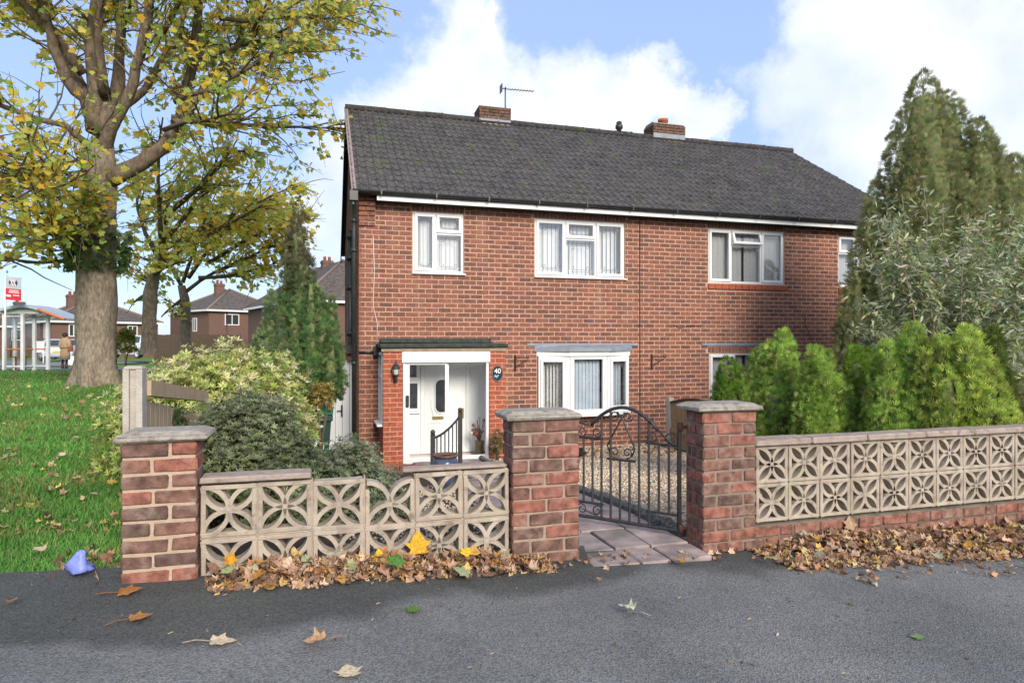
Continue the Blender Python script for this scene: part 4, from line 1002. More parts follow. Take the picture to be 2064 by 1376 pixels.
# dried arrangement behind the porch glass and small stand
def vase():
    u, v, z = 2.585, 10.90, -.56
    t = T('flower_vase', 'tall brown vase of dried flowers behind the right hand porch glass', 'vase', (u, v, z))
    t.part('vase_body', MB().lathe([(.06, z), (.075, z + .06), (.07, z + .16), (.085, z + .24), (.08, z + .24)], u, v, 14), pmat('brown_vase', (.16,.10,.05), (.10,.07,.04), 9, .5))
    m = MB(); cp = []
    for i in range(26):
        a = random.uniform(0, 6.28); r = random.uniform(.04, .19); p = (u + r*math.cos(a), v + r*math.sin(a)*.7, z + .30 + random.uniform(.05, .36)); m.tube([(u, v, z + .2), ((u + p[0])/2, (v + p[1])/2, (z + .25 + p[2])/2 + .03), p], .004, 5); cp.append(p)
    t.part('stems', m, M_TWIG)
    for p in cp[:16]:
        t.part('flower', MB().ball(p, random.uniform(.02, .045), 7, 5), random.choice([pmat('dried_red', (.20,.03,.04), (.28,.06,.06), 30, .8), pmat('dried_white', (.6,.58,.52), (.5,.48,.42), 30, .8), pmat('dried_brown', (.15,.10,.07), (.2,.14,.1), 30, .8)]))
vase()
# low retaining edge at the porch step
RE = T('brick_edging', 'low red brick edging across the front of the porch bed', 'garden edging', (-.1, 9.3, gz(0, 9.3)))
u = .0
for i in range(8):
    RE.put('brick', brick_mesh('brick', .215, .11, .10, M_BRICK, n=8, bev=.01), (u, 9.3 - .12 * i, gz(0, 9.3) + .12 + .004 * i), (0, 0, -.5)); u += .225 * math.cos(.5) * .97

# ------------------------------------------------------------------ garden wall, pillars, gate
def pillar(u0, u1, zb, zt, v0, dep, pitch, label, bond, capx, light=.5, mort=None, skew=0):
    t = T('gate_pillar', label, 'pillar', (u0, v0, zb), group='brick pillars of the front garden wall')
    mort = mort or M_GMORTAR; t.part('mortar_core', MB().box(u0 + .009, u1 - .009, v0 + .009, v0 + dep - .009, zb, zt), mort)
    W = u1 - u0; n = int((zt - zb) / pitch + .6); pitch = (zt - zb) / n
    for k in range(n):
        z = zb + k * pitch; h = pitch - (.014 if mort is M_GMORTAR else .010)
        cuts = bond[k % len(bond)]
        a = 0
        for c in cuts:
            x0, x1 = u0 + W * a + (.007 if a > 0 else 0), u0 + W * c - (.007 if c < 1 else 0)
            me = MB().cbox(0, x1 - x0, 0, .10, 0, h, .008, random.random(), .003).mesh('brick', M_GBRICK, recalc=False)
            t.put('brick', me, (x0, v0 + random.uniform(-.004, .004), z + random.uniform(-.002, .002))); a = c
        sc = (dep - .10)
        for (sx, lx) in ((u0, .1), (u1 - .1, .1)):
            cut = [0, 1] if (k + (sx > u0)) % 2 else [0, .45, 1]
            for p, q in zip(cut[:-1], cut[1:]):
                y0, y1 = v0 + .108 + (sc - .012) * p, v0 + .102 + (sc - .012) * q
                me = MB().cbox(0, lx, 0, y1 - y0 - .008, 0, h, .008, random.random(), .003).mesh('brick', M_GBRICK, recalc=False)
                t.put('brick', me, (sx + random.uniform(-.003, .003), y0, z))
    o = .034; m = MB(); hh = .027
    cx0, cx1, cy0, cy1 = u0 - o + capx[0], u1 + o + capx[1], v0 - o, v0 + dep + o
    m.cbox(cx0, cx1, cy0, cy1, zt, zt + hh, .010, .5, .004)
    vs = [(cx0 + .004, cy0 + .004, zt + hh), (cx1 - .004, cy0 + .004, zt + hh), (cx1 - .004, cy1 - .004, zt + hh), (cx0 + .004, cy1 - .004, zt + hh), (cx0 + .05, cy0 + .05, zt + hh + .022), (cx1 - .05, cy0 + .05, zt + hh + .022), (cx1 - .05, cy1 - .05, zt + hh + .022), (cx0 + .05, cy1 - .05, zt + hh + .022)]
    m._add(vs, [(0,1,5,4),(1,2,6,5),(2,3,7,6),(3,0,4,7),(4,5,6,7)]); t.part('coping_stone', m, M_CAP)
    return t
pillar(-1.036, -.666, .10, .868, 3.85, .24, .085, 'brick pillar with wide pale mortar joints at the lawn end of the wall', [(.64, 1), (.42, 1), (.64, 1), (.4, 1)], (-.0, .02))
pillar(1.123, 1.571, -.01, .912, 3.85, .24, .083, 'brick pillar between the pale screen blocks and the garden gate opening', [(.5, 1), (.27, .77, 1), (.48, 1), (.24, .76, 1)], (-.01, -.03), mort=M_GMORTAR3)
pillar(2.477, 2.90, -.06, .922, 3.85, .24, .083, 'dark brick pillar that carries the hinges of the iron gate', [(.26, .76, 1), (.5, 1), (.24, .75, 1), (.52, 1)], (-.02, .0), mort=M_GMORTAR4)

def screen_mb(s, dp, parts=None):
    """one pierced block: rim and four leaf shaped petals; parts may leave pieces out"""
    m = MB(); w = .026; h = s / 2; P = parts or {}
    if not P.get('no_top'): m.cbox(0, s, 0, dp, s - w, s, .004, .5, .001)
    m.cbox(0, s, 0, dp, 0, w, .004, .5, .001); m.cbox(0, w, .001, dp, w, s - w * (0 if P.get('no_top') else 1) - (.05 if P.get('no_top') else 0), .004, .5, .001); m.cbox(s - w, s, .001, dp, w, s - w * (not P.get('no_top')), .004, .5, .001)
    r = h - w * .35; aw = .0125
    for qx, qy in ((1, 1), (-1, 1), (-1, -1), (1, -1)):
        for which in (0, 1):
            if (qx, qy, which) in P.get('skip', ()): continue
            # quarter arc from the middle to the corner, bowed to one side
            cx, cy = (r, 0) if which == 0 else (0, r); K = 7; ring = []
            for i in range(K + 1):
                t = i / K * math.pi / 2
                for rr in (r - aw, r + aw):
                    x, y = (r - rr * math.cos(t), rr * math.sin(t)) if which == 0 else (rr * math.sin(t), r - rr * math.cos(t))
                    ring.append((h + qx * x, h + qy * y))
            vs = [(x, .004, y) for x, y in ring] + [(x, dp - .004, y) for x, y in ring]; n = len(ring); fs = []
            for i in range(K):
                a, b_, c, d = 2*i, 2*i+1, 2*i+3, 2*i+2
                fs += [(a, b_, c, d), (n+d, n+c, n+b_, n+a), (a, d, n+d, n+a), (b_, n+b_, n+c, c)]
            m._add(vs, fs)
    m.cbox(h - .032, h + .032, .003, dp - .003, h - .032, h + .032, .02)
    return m
def screens():
    t = T('screen_wall', 'low pierced concrete block wall with one broken block, left of the gate opening', 'garden wall', (-.66, 3.90, 0), group='pierced screen block walls')
    S = .297; u0 = -.662; dp = .09; v = 3.905
    full = [screen_mb(S - .007, dp).mesh('screen_block', M_SCREEN) for _ in range(2)]
    brk = screen_mb(S - .007, dp, {'no_top': 1, 'skip': {(-1, 1, 1)}}).mesh('screen_block', M_SCREEN)
    t.part('mortar_joints', MB().box(u0 - .004, u0 + 6*S, v + .02, v + dp - .02, -.005, .006).box(u0, u0 + 6*S, v + .01, v + dp - .01, .301, .309), M_GMORTAR)
    for r in range(2):
        for c in range(6):
            br = (r == 1 and c == 3); dz = [0, 0, -.012, -.03, .012, .016][c] if r == 1 else 0
            o = t.put('screen_block', brk if br else random.choice(full), (u0 + c*S + .0035, v + random.uniform(-.004, .004), .010 + r*.300 + (0 if r == 0 else min(dz, .0))), (random.uniform(-.008, .008), (-.012 if (r and c >= 4) else random.uniform(-.004, .004)), 0))
            if br: o['label'] = 'broken screen block with its top edge missing'
    for c in range(1, 6): t.part('mortar_joint', MB().box(u0 + c*S - .004, u0 + c*S + .004, v + .012, v + dp - .012, 0, .6), M_GMORTAR)
    t.part('coping_stone', MB().cbox(u0 - .0, u0 + 2*S - .005, v - .03, v + dp + .03, .612, .650, .008, .5, .003), M_COPE)
    t.part('coping_stone', MB().cbox(u0 + 4*S - .07, u0 + 6*S - .02, v - .004, v + dp + .005, .611, .634, .010, .5, .005), M_COPE)
    b2 = MB(); b2.cbox(u0, u0 + 6*S + .02, v - .005, v + dp + .01, -.13, .004, .006); t.part('footing', b2, M_GMORTAR2)
    # right hand wall on its brick plinth
    t = T('screen_wall', 'pierced concrete block wall on a brick plinth in front of the bright green cypresses', 'garden wall', (2.94, 3.90, -.2), group='pierced screen block walls')
    S = .2755; u0 = 2.945; n = 14; v = 3.915; zb = .112
    full = [screen_mb(S - .006, dp).mesh('screen_block', M_SCREEN) for _ in range(2)]
    for r in range(2):
        for c in range(n):
            t.put('screen_block', random.choice(full), (u0 + c*S + .003, v + random.uniform(-.003, .003), zb + r*.2735), (random.uniform(-.006, .006), 0, 0))
    for c in range(1, n): t.part('mortar_joint', MB().box(u0 + c*S - .0035, u0 + c*S + .0035, v + .012, v + dp - .012, zb, zb + .545), M_GMORTAR)
    u = u0 - .03
    for i in range(8):
        w = random.uniform(.44, .56); t.part('coping_stone', MB().cbox(u, u + w - .006, v - .04, v + dp + .04, zb + .547, zb + .592, .008, .5, .003), M_COPE); u += w
    P = .083; W = n * S
    t.part('mortar_core', MB().box(2.905, u0 + W, v - .02, v + dp + .02, -.45, zb - .012), M_GMORTAR2)
    for k in range(6):
        z = zb - .012 - (k + 1) * P + .0; x = 2.905 - (.12 if k % 2 else 0)
        while x < u0 + W:
            L = random.choice([.228, .228, .115]); a, c = max(x, 2.905), min(x + L - .012, u0 + W)
            if c - a > .04 and z + P > pav_z(x) - .05:
                t.put('brick', brick_mesh('brick', q3(c - a), .12, P - .013, M_GBRICK, n=18, bev=.007, jit=.002, lo=.25, hi=.85), (a, v - .032 + random.uniform(-.004, .004), z))
            x += L
screens()

def gate():
    hz = (2.44, 4.10); p0 = UV(*hz); ang = R(148)                 # swings in towards the house
    g = T('garden_gate', 'black wrought iron garden gate with arched top standing ajar', 'gate', (*p0[:2], -.02), 'w', rot=ang)
    W = .83; zb, zs, zt = .065, .80, .80
    def part(name, mb, parent=None): return link(name, mb.mesh(name, M_BLACK), parent or g.e)
    B = .016
    part('hinge_stile', MB().bar((0, 0, zb - .02), (0, 0, zs + .04), .024)); part('latch_stile', MB().bar((W, 0, zb), (W, 0, zs), .022))
    part('bottom_rail', MB().bar((0, 0, zb), (W, 0, zb), .020))
    def arch(x): 
        s = (x - .16) / (W - .30)
        return zs - .03 + .155 * math.sin(math.pi * min(max(s, 0), 1)) ** .8 if 0 < s < 1 else zs - .03
    pts = [(0, 0, zs - .01), (.07, 0, zs - .02)] + [(x, 0, arch(x)) for x in np.linspace(.16, W - .14, 16)] + [(W, 0, zs - .03)]
    xs = np.linspace(.16, W - .14, 18); pa = [(x, 0, arch(x) + 0.0) for x in xs]
    part('top_rail', MB().tube([(W, 0, zs - .01), (W - .12, 0, zs - .02)], .011, 6)); part('arch_rail', MB().tube(pa, .013, 6))
    part('diagonal_scroll', MB().tube([(.17, 0, arch(.17)), (.10, 0, zs - .08), (.03, 0, zs - .13)], .008, 6))
    part('mid_rail', MB().bar((0, 0, zs - .125), (.25, 0, zs - .125), .014)); part('mid_rail', MB().bar((W - .24, 0, zs - .125), (W, 0, zs - .125), .014))
    part('panel_rail', MB().bar((.33, 0, zs - .27), (.56, 0, zs - .27), .014))
    part('low_rail', MB().bar((0, 0, zb + .11), (.25, 0, zb + .11), .014)); part('low_rail', MB().bar((W - .24, 0, zb + .11), (W, 0, zb + .11), .014))
    for i in range(1, 11):
        x = W * i / 11; top = zs - .125 if (i <= 2 or i >= 9) else (zs - .27 if i in (5, 6) else arch(x)); low = zb + .11 if (i <= 2 or i >= 9) else zb
        part('bar', MB().bar((x, 0, low), (x, 0, top), .014))
    def scroll(cx, cz, r, a0, a1, sg=1):
        part('scroll', MB().tube([(cx + r * (1 - .7*k/14) * math.cos(a0 + (a1 - a0)*k/14), 0, cz + r * (1 - .7*k/14) * math.sin(a0 + (a1 - a0)*k/14)) for k in range(15)], .0055, 5))
    for cx, cz, a, s in ((.07, zs - .075, 3.1, 1), (.20, zs - .075, 0, -1), (W - .06, zs - .08, 0, -1), (W - .19, zs - .075, 3.1, 1), (.07, zb + .055, 3.1, 1), (.19, zb + .055, 0, -1), (W - .06, zb + .055, 0, 1), (W - .19, zb + .055, 3.1, -1)): scroll(cx, cz, .045, a, a + s * 8)
    c = .445
    part('heart_scroll', MB().tube([(c - .085, 0, zs - .24), (c - .11, 0, zs - .18), (c - .02, 0, zs + .02), (c + .03, 0, zs + .09)], .007, 6)); part('heart_scroll', MB().tube([(c + .085, 0, zs - .24), (c + .11, 0, zs - .17), (c + .02, 0, zs + .0), (c - .03, 0, zs + .09)], .007, 6))
    for sg in (-1, 1): scroll(c + sg*.055, zs + .06, .045, math.pi/2 * (1 - sg), math.pi/2 * (1 - sg) - sg * 8); scroll(c + sg*.05, zs - .215, .042, -1.5, -1.5 + sg * 8)
    part('latch', MB().box(W - .09, W + .03, -.02, .02, zs - .26, zs - .235).box(W - .05, W - .02, -.03, .03, zs - .28, zs - .21))
    rust = pmat('rusty_hinge', (.08,.03,.02), (.12,.05,.035), 30, .8, .3, 90)
    for z in (zb + .02, zs + .01): link('hinge', MB().tube([(-.01, 0, z - .03), (-.01, 0, z + .03)], .018, 8).tube([(-.01, 0, z), (-.06, -.02, z)], .012, 6).mesh('hinge', rust), g.e)
gate()

# ------------------------------------------------------------------ fences
def fence_left():
    u, v = -1.155, 4.60; z = .1
    t = T('fence_post', 'grooved concrete fence post standing behind the lawn end pillar', 'fence post', (u, v, -.1))
    m = MB(); prof = [(u - .06, v - .055), (u + .045, v - .055), (u + .052, v - .02), (u + .03, v - .02), (u + .03, v + .02), (u + .052, v + .02), (u + .045, v + .055), (u - .06, v + .055), (u - .06, v + .02), (u - .04, v + .02), (u - .04, v - .02), (u - .06, v - .02)]
    prof = [(u - .055, v - .055), (u - .02, v - .055), (u - .02, v - .03), (u + .02, v - .03), (u + .02, v - .055), (u + .055, v - .055), (u + .055, v + .055), (u - .055, v + .055)]
    m.prism([(x, y) for x, y in prof], 2, -.2, 1.225); t.part('shaft', m, M_CONC)
    t.part('chamfered_top', MB().prism([(u - .055, 1.227), (u + .055, 1.227), (u + .045, 1.245), (u - .045, 1.245)], 1, v - .045, v + .05), M_CONC)
    t = T('timber_fence', 'weathered timber boundary fence half buried in the cream leaved shrub', 'fence', (u + .1, v + .06, -.2))
    L = 2.2
    for i in range(18):
        y = v + .07 + i * .122; zt = 1.12 - .055 * i * .35
        t.part('board', MB().cbox(u + .03, u + .045, y, y + .116, -.3, zt - .11, .003), M_PALEW)
    t.part('capping_rail', MB().prism([(v + .06, 1.05), (v + L, .82), (v + L, .92), (v + .06, 1.15)], 0, u + .015, u + .08), M_PALEW)
    t.part('rail', MB().prism([(v + .06, .25), (v + L, .05), (v + L, .12), (v + .06, .32)], 0, u + .047, u + .09), M_PALEW)
fence_left()
def fence_mid():
    u = 6.12
    tp = T('fence_post', 'pale concrete fence post against the house wall beyond the bow window', 'fence post', (u, 10.6, -.6))
    tp.part('shaft', MB().cbox(u - .05, u + .05, 10.55, 10.66, -.7, .37, .008), M_CONC)
    t = T('timber_fence', 'brown timber fence panel with curved top between the two front gardens', 'fence', (u, 9.6, -.6))
    for i in range(16):
        y = 10.54 - (i + 1) * .112; s = (i + .5) / 16; zt = .30 + .12 * math.sin(math.pi * s); t.part('board', MB().cbox(u - .01, u + .008, y, y + .106, gz(u, y) + .03, zt, .003), M_WOOD)
    t.part('arched_rail', MB().tube([(u - .02, 10.54 - 1.79*s, .29 + .12*math.sin(math.pi*s)) for s in np.linspace(0, 1, 12)], .022, 6), M_WOODD)
    t.part('rail', MB().box(u - .045, u - .012, 8.75, 10.54, -.25, -.18), M_WOOD)
    t.part('post', MB().cbox(u - .05, u + .05, 8.62, 8.73, -.6, .36, .008), M_CONC)
fence_mid()
def fence_right():
    t = T('timber_fence', 'dark brown close boarded fence at the edge beyond the green cypresses', 'fence', (8.2, 7.0, -.5))
    for i in range(26):
        x = 7.4 + i * .14; t.part('board', MB().cbox(x, x + .134, 8.0, 8.02, -.5, .52 + .0 * i, .003), M_WOODD)
    t.part('rail', MB().box(7.4, 11.0, 8.022, 8.07, .3, .38), M_WOODD)
fence_right()

# ------------------------------------------------------------------ planting
SPRAY = []
SPRAYF = []
for i in range(6):                                   # a flat fan of slim scale-leaf shoots
    a = (i - 2.5) * .22; L = 1.08 - .10 * abs(i - 2.5); k = len(SPRAY); w = .075; ox = (i - 2.5) * .05
    dx, dy = math.sin(a), math.cos(a); px_, py_ = dy, -dx; zz = (i % 2) * .10 - .05
    SPRAY += [(ox, 0, 0), (ox + dx*L*.55 + px_*w, dy*L*.55 + py_*w, zz), (ox + dx*L, dy*L, zz*2.2), (ox + dx*L*.55 - px_*w, dy*L*.55 - py_*w, zz)]
    SPRAYF.append((k, k+1, k+2, k+3))
WHORL, WHORLF = [], []
for i in range(6):
    a = i * math.pi / 3 + .2; e = .35 + .25 * (i % 2); k = len(WHORL); ca, sa = math.cos(a), math.sin(a); w = .16
    WHORL += [(0, 0, 0), (ca*.5*(1-e*.4) - sa*w, e*.45, sa*.5*(1-e*.4) + ca*w), (ca*(1-e*.3), e, sa*(1-e*.3)), (ca*.5*(1-e*.4) + sa*w, e*.45 + .04, sa*.5*(1-e*.4) - ca*w)]
    WHORLF.append((k, k+1, k+2, k+3))
MAPLE_H = [(0, 0), (.16, -.05), (.46, .02), (.34, .20), (.62, .50), (.40, .50), (.30, .60), (.20, .80), (0, 1.02)]
def maple(curl=0.0, twist=0.0, fold=.18):
    V = [(x, y, fold * x * .8 + curl * (x * x * 1.6 + (y - .45) ** 2 * .9) + twist * x * (y - .4)) for x, y in MAPLE_H]
    n = len(V); V += [(-x, y, fold * x * .8 + curl * (x * x * 1.6 + (y - .45) ** 2 * .9) - twist * x * (y - .4)) for x, y in MAPLE_H[1:-1]]
    right = list(range(n)); left = [0] + list(range(n, n + n - 2)) + [n - 1]
    return V, [tuple(right), tuple(left[::-1])]

def conifer(name, label, base, lobes, n, size, pal, wts, group=None, up=.9, trunk=True, core=True, cat='conifer', tip=None, sparse=None, flat=.75):
    base = Vector(base); t = T(name, label, cat, base, 'w', group)
    Ps, Ds, Os = [], [], []
    if flat < .58:
        for (dx, dy, z0, z1, r) in list(lobes):
            for q in range(3):
                a = random.uniform(0, 6.28); lobes = lobes + [(dx + r * .62 * math.cos(a), dy + r * .62 * math.sin(a), z0, z0 + (z1 - z0) * random.uniform(.62, .93), r * random.uniform(.45, .65))]
    area = np.array([l[4] * (l[3] - l[2]) for l in lobes]); cnt = (n * area / area.sum()).astype(int)
    cm = MB()
    for (dx, dy, z0, z1, r), k in zip(lobes, cnt):
        tt = rng.uniform(0, 1, k * 3); prof = lambda q: (1 - q) ** flat * np.minimum(1, .62 + 2.2 * q)
        keep = rng.uniform(0, 1, len(tt)) < prof(tt) + .12; tt = tt[keep][:k]; k = len(tt)
        an = rng.uniform(0, 2 * math.pi, k); lum = 1 + .16 * np.sin(an * 3 + tt * 9 + dx * 7) + .10 * np.sin(an * 7 - tt * 17)
        rr = r * prof(tt) * lum * rng.uniform(.62, 1.04, k) ** .6
        P = np.stack([base.x + dx + rr * np.cos(an), base.y + dy + rr * np.sin(an), base.z + z0 + (z1 - z0) * tt], 1)
        d = np.stack([np.cos(an) * (1 - up * .55), np.sin(an) * (1 - up * .55), np.full(k, up)], 1) + rng.normal(size=(k, 3)) * .22
        Ps.append(P); Ds.append(d); Os.append(np.stack([np.cos(an), np.sin(an), np.full(k, .55)], 1))
        if core:
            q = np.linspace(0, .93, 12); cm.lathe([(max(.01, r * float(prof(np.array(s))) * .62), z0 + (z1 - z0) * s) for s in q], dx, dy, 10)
    P = np.concatenate(Ps); d = np.concatenate(Ds); OU = np.concatenate(Os); m = len(P)
    c = pick(pal, m, wts, .16) * (.74 + .52 * lump(P, 5.5, base.x))[:, None]
    if tip is not None:
        h = smooth(tip[0], tip[1], P[:, 2])[:, None]; c = c * (1 - h) + np.array(tip[2]) * (.8 + .4 * rng.uniform(size=(m, 1))) * h
    S = size * rng.uniform(.7, 1.35, m)
    if sparse is not None:
        kp = rng.uniform(size=m) > smooth(sparse[0], sparse[1], P[:, 2]) * sparse[2]; P, d, c, S, OU = P[kp], d[kp], c[kp], S[kp], OU[kp]
    o = link('crown', scatter('crown', SPRAY, SPRAYF, P, frames(d, .45, OU), S, c, M_NEEDLE, base), t.e); o['kind'] = 'stuff'
    if core:
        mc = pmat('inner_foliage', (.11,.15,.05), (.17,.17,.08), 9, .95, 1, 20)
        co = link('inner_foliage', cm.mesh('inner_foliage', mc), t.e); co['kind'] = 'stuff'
    if trunk:
        for (dx, dy, z0, z1, r) in lobes[:1]: link('trunk', MB().tube([(dx, dy, -.3), (dx + .03, dy, z0 + (z1 - z0) * .5), (dx, dy, z0 + (z1 - z0) * .97)], [r * .09 + .02, r * .05 + .012, .008], 8).mesh('trunk', M_TWIG), t.e)
    return t
def gw(X, Y):
    u = X * CT + Y * ST; v = -X * ST + Y * CT; return float(gar_z(u, v)) - .03
# bright green cypresses behind the right hand wall
GPAL = [(.31,.47,.095), (.40,.55,.11), (.23,.37,.085), (.50,.60,.16), (.20,.15,.09)]; GW_ = [5, 4, 4, 2, .5]
def cyp(label, px, Y, lob, n, pal=GPAL, w=GW_, sz=.058):
    X = (px - 1032) / FPX * Y; z = gw(X, Y); L = []
    for (p, top, hw, dy) in lob: L.append(((p - px) / FPX * Y, dy, 0.0, CAMZ - (top - 688) / FPX * Y - z, hw * 1.22 / FPX * Y))
    return conifer('cypress_bush', label, (X, Y, z), L, int(n * 2.9), sz, pal, w, 'bright green cypress bushes behind the screen wall', up=.88, cat='bush', flat=.40)
cyp('small round cypress bush in front of the neighbour ground floor window', 1472, 8.6, [(1468, 720, 34, 0), (1498, 738, 24, .1), (1455, 760, 22, -.1)], 2600, [(.15,.27,.045), (.21,.35,.05), (.09,.07,.05)], [5, 4, 1], .058)
cyp('broad bright green cypress bush just beyond the dark brick hinge pillar', 1560, 7.0, [(1578, 666, 36, 0), (1535, 700, 34, .05), (1600, 715, 30, .15), (1545, 760, 40, -.15), (1520, 790, 26, -.1)], 5200)
cyp('bright green cypress bush left of the gap under the buddleia', 1655, 6.4, [(1642, 700, 36, 0), (1672, 706, 30, .1), (1630, 760, 30, -.1), (1690, 760, 30, 0)], 4600)
cyp('slim darker cypress bush half hidden between two wider bright ones', 1722, 6.9, [(1725, 700, 32, 0), (1755, 705, 26, .1), (1700, 770, 28, -.1)], 3000, [(.18,.31,.04), (.25,.38,.05), (.13,.22,.04)], [4, 3, 3])
cyp('tall bright green cypress bush with a pointed tip under the buddleia stems', 1815, 6.1, [(1838, 655, 44, 0), (1795, 690, 40, .05), (1770, 760, 34, -.1), (1860, 690, 40, .1), (1815, 780, 46, -.15)], 7000)
cyp('widest bright yellow green cypress bush at the right end of the row', 1940, 5.85, [(1950, 660, 52, 0), (1905, 680, 48, .05), (1985, 720, 44, 0), (1890, 740, 44, -.1), (1960, 770, 60, -.15), (2005, 790, 36, 0)], 9500, [(.39,.51,.10), (.48,.58,.12), (.29,.40,.09), (.56,.62,.17), (.22,.17,.09)], GW_)
cyp('olive green cypress bush peeping out behind the right end of the row', 2005, 6.7, [(2000, 662, 36, 0), (2020, 720, 30, .1)], 2800, [(.16,.23,.045), (.22,.29,.06), (.12,.16,.045)], [3, 2, 2])
# tall conifer on the right and the buddleia in front
bx, by = 6.68, 10.4; bz = gw(bx, by)
conifer('conifer_tree', 'very tall conifer with a ragged tip by the far end of the house', (bx, by, bz),
        [(-.05, 0, 0, 5.75 - bz, 1.25), (.42, .1, .4, 5.45 - bz, 1.05), (.95, 0, 0, 4.75 - bz, 1.15), (1.55, .1, 0, 4.3 - bz, 1.1), (-.75, .1, 0, 4.0 - bz, .75), (-.35, -.2, 0, 4.7 - bz, .85), (-1.1, 0, 0, 2.6 - bz, .5), (-1.3, -.1, 0, 1.75 - bz, .4), (2.3, .2, 0, 3.6 - bz, 1.0), (.7, -.2, 0, 4.9 - bz, 1.05), (1.25, -.2, 0, 4.35 - bz, 1.05), (1.95, 0, 0, 3.85 - bz, 1.0)],
        64000, .085, [(.31,.35,.15), (.38,.39,.18), (.40,.36,.19), (.25,.31,.14)], [4, 3, 2, 3], up=.62, tip=None, flat=.62, sparse=(5.0, 6.2, .55))
def buddleia():
    Y0 = 7.7; bx = (1880 - 1032) / FPX * Y0; bz = gw(bx, Y0)
    t = T('buddleia_bush', 'tall loose silvery green shrub with bare stems in front of the tall dark conifer', 'shrub', (bx, Y0, bz), 'w')
    tips = []; sm = MB(); P, D = [], []
    targets = [(1745, 540), (1760, 440), (1790, 420), (1730, 640), (1760, 560), (1820, 400), (1860, 380), (1900, 420), (1950, 440), (2000, 430), (2050, 420), (1840, 500), (1900, 540), (1960, 560), (2020, 560), (2060, 520), (2090, 600), (1990, 660), (2040, 700), (1745, 720), (1800, 660), (1880, 640), (2070, 780), (2010, 760), (1710, 690), (2110, 480), (2100, 690)]
    for i in range(95):
        px, py = targets[i] if i < len(targets) else (random.uniform(1760, 2110), random.uniform(430, 800))
        dy = random.uniform(-.55, .5); Y = Y0 + dy; tip = at(px, py, Y) - Vector((bx, Y0, bz)); r0 = Vector((random.uniform(-.25, .35), random.uniform(-.2, .2), .2))
        pts = [r0 + (tip - r0) * s + Vector((0, 0, .55 * math.sin(math.pi * s * .9) * (1 if py > 450 else .35))) + Vector((random.uniform(-.03, .03), random.uniform(-.03, .03), 0)) for s in np.linspace(0, 1, 8)]
        rad = .016 if i < 12 else .007
        sm.tube(pts, list(np.linspace(rad, .003, 8)), 5)
        for s in range(2 if i < 30 else 3, 8):
            for _ in range(26):
                a = random.random(); q = pts[s-1].lerp(pts[s], a) + Vector(rng.normal(size=3) * .05)
                P.append(tuple(q)); D.append(tuple(Vector((random.uniform(-1, 1), random.uniform(-1, 1), random.uniform(-.95, .35)))))
    P = np.array(P); D = np.array(D); n = len(P)
    LT = [(0, 0, 0), (.10, .3, .03), (.11, .55, .0), (0, 1, -.18), (-.11, .55, .0), (-.10, .3, .03)]
    c = pick([(.44,.50,.33), (.32,.40,.20), (.56,.58,.46), (.60,.55,.22), (.25,.33,.15), (.46,.38,.22)], n, [4, 4, 2.5, .7, 3, .7], .2)
    S = np.stack([.115 * np.ones(n) * rng.uniform(.7, 1.2, n), .105 * rng.uniform(.6, 1.3, n), .10 * np.ones(n)], 1)
    o = link('foliage', scatter('foliage', LT, [(0, 1, 2, 3), (0, 3, 4, 5)], P, frames(D), S, c, M_SHRUB), t.e); o['kind'] = 'stuff'
    o = link('stems', sm.mesh('stems', pmat('pale_stem', (.30,.24,.16), (.20,.16,.11), 10, .85)), t.e); o['kind'] = 'stuff'
buddleia()
# conifers at the left corner of the house
lx = (614 - 1032) / FPX * 9.1; lz = gw(lx, 9.1)
conifer('conifer_tree', 'tall narrow conifer with a thin brown top beside the left corner of the house', (lx, 9.1, lz),
        [(-.09, 0, .4, 3.35 - lz, .30), (.02, -.1, .75, 2.65 - lz, .38), (.19, -.05, 1.1, 2.15 - lz, .32), (-.29, .0, .3, 2.1 - lz, .34), (.29, -.15, 1.15, 1.65 - lz, .30), (-.08, -.3, .5, 1.55 - lz, .34), (-.3, -.2, 0, 1.2 - lz, .30), (.04, -.35, 1.0, 1.35 - lz, .26), (-.12, .1, .4, 2.8 - lz, .34)],
        22000, .075, [(.12,.235,.085), (.16,.28,.095), (.10,.19,.08), (.23,.32,.10), (.24,.22,.11)], [5, 4, 3, 2, 1.2], up=.95, group='conifers at the left corner of the house', tip=(1.7, 2.7, (.15,.14,.08)), sparse=(2.1, 3.3, .55), flat=.55, core=True)
lx2 = (545 - 1032) / FPX * 8.8; lz2 = gw(lx2, 8.8)
conifer('conifer_tree', 'shorter bushy conifer between the tall narrow one and the cream leaved shrub', (lx2, 8.8, lz2),
        [(0, 0, 0, 2.05 - lz2, .30), (-.15, 0, 0, 1.55 - lz2, .28), (.18, -.1, 0, 1.6 - lz2, .30), (.05, -.2, 0, 1.3 - lz2, .30), (-.2, -.1, 0, 1.25 - lz2, .22)], 9000, .075,
        [(.17,.26,.12), (.23,.32,.14), (.25,.25,.14), (.14,.21,.11)], [4, 3, 2, 3], up=.95, group='conifers at the left corner of the house', flat=.6)

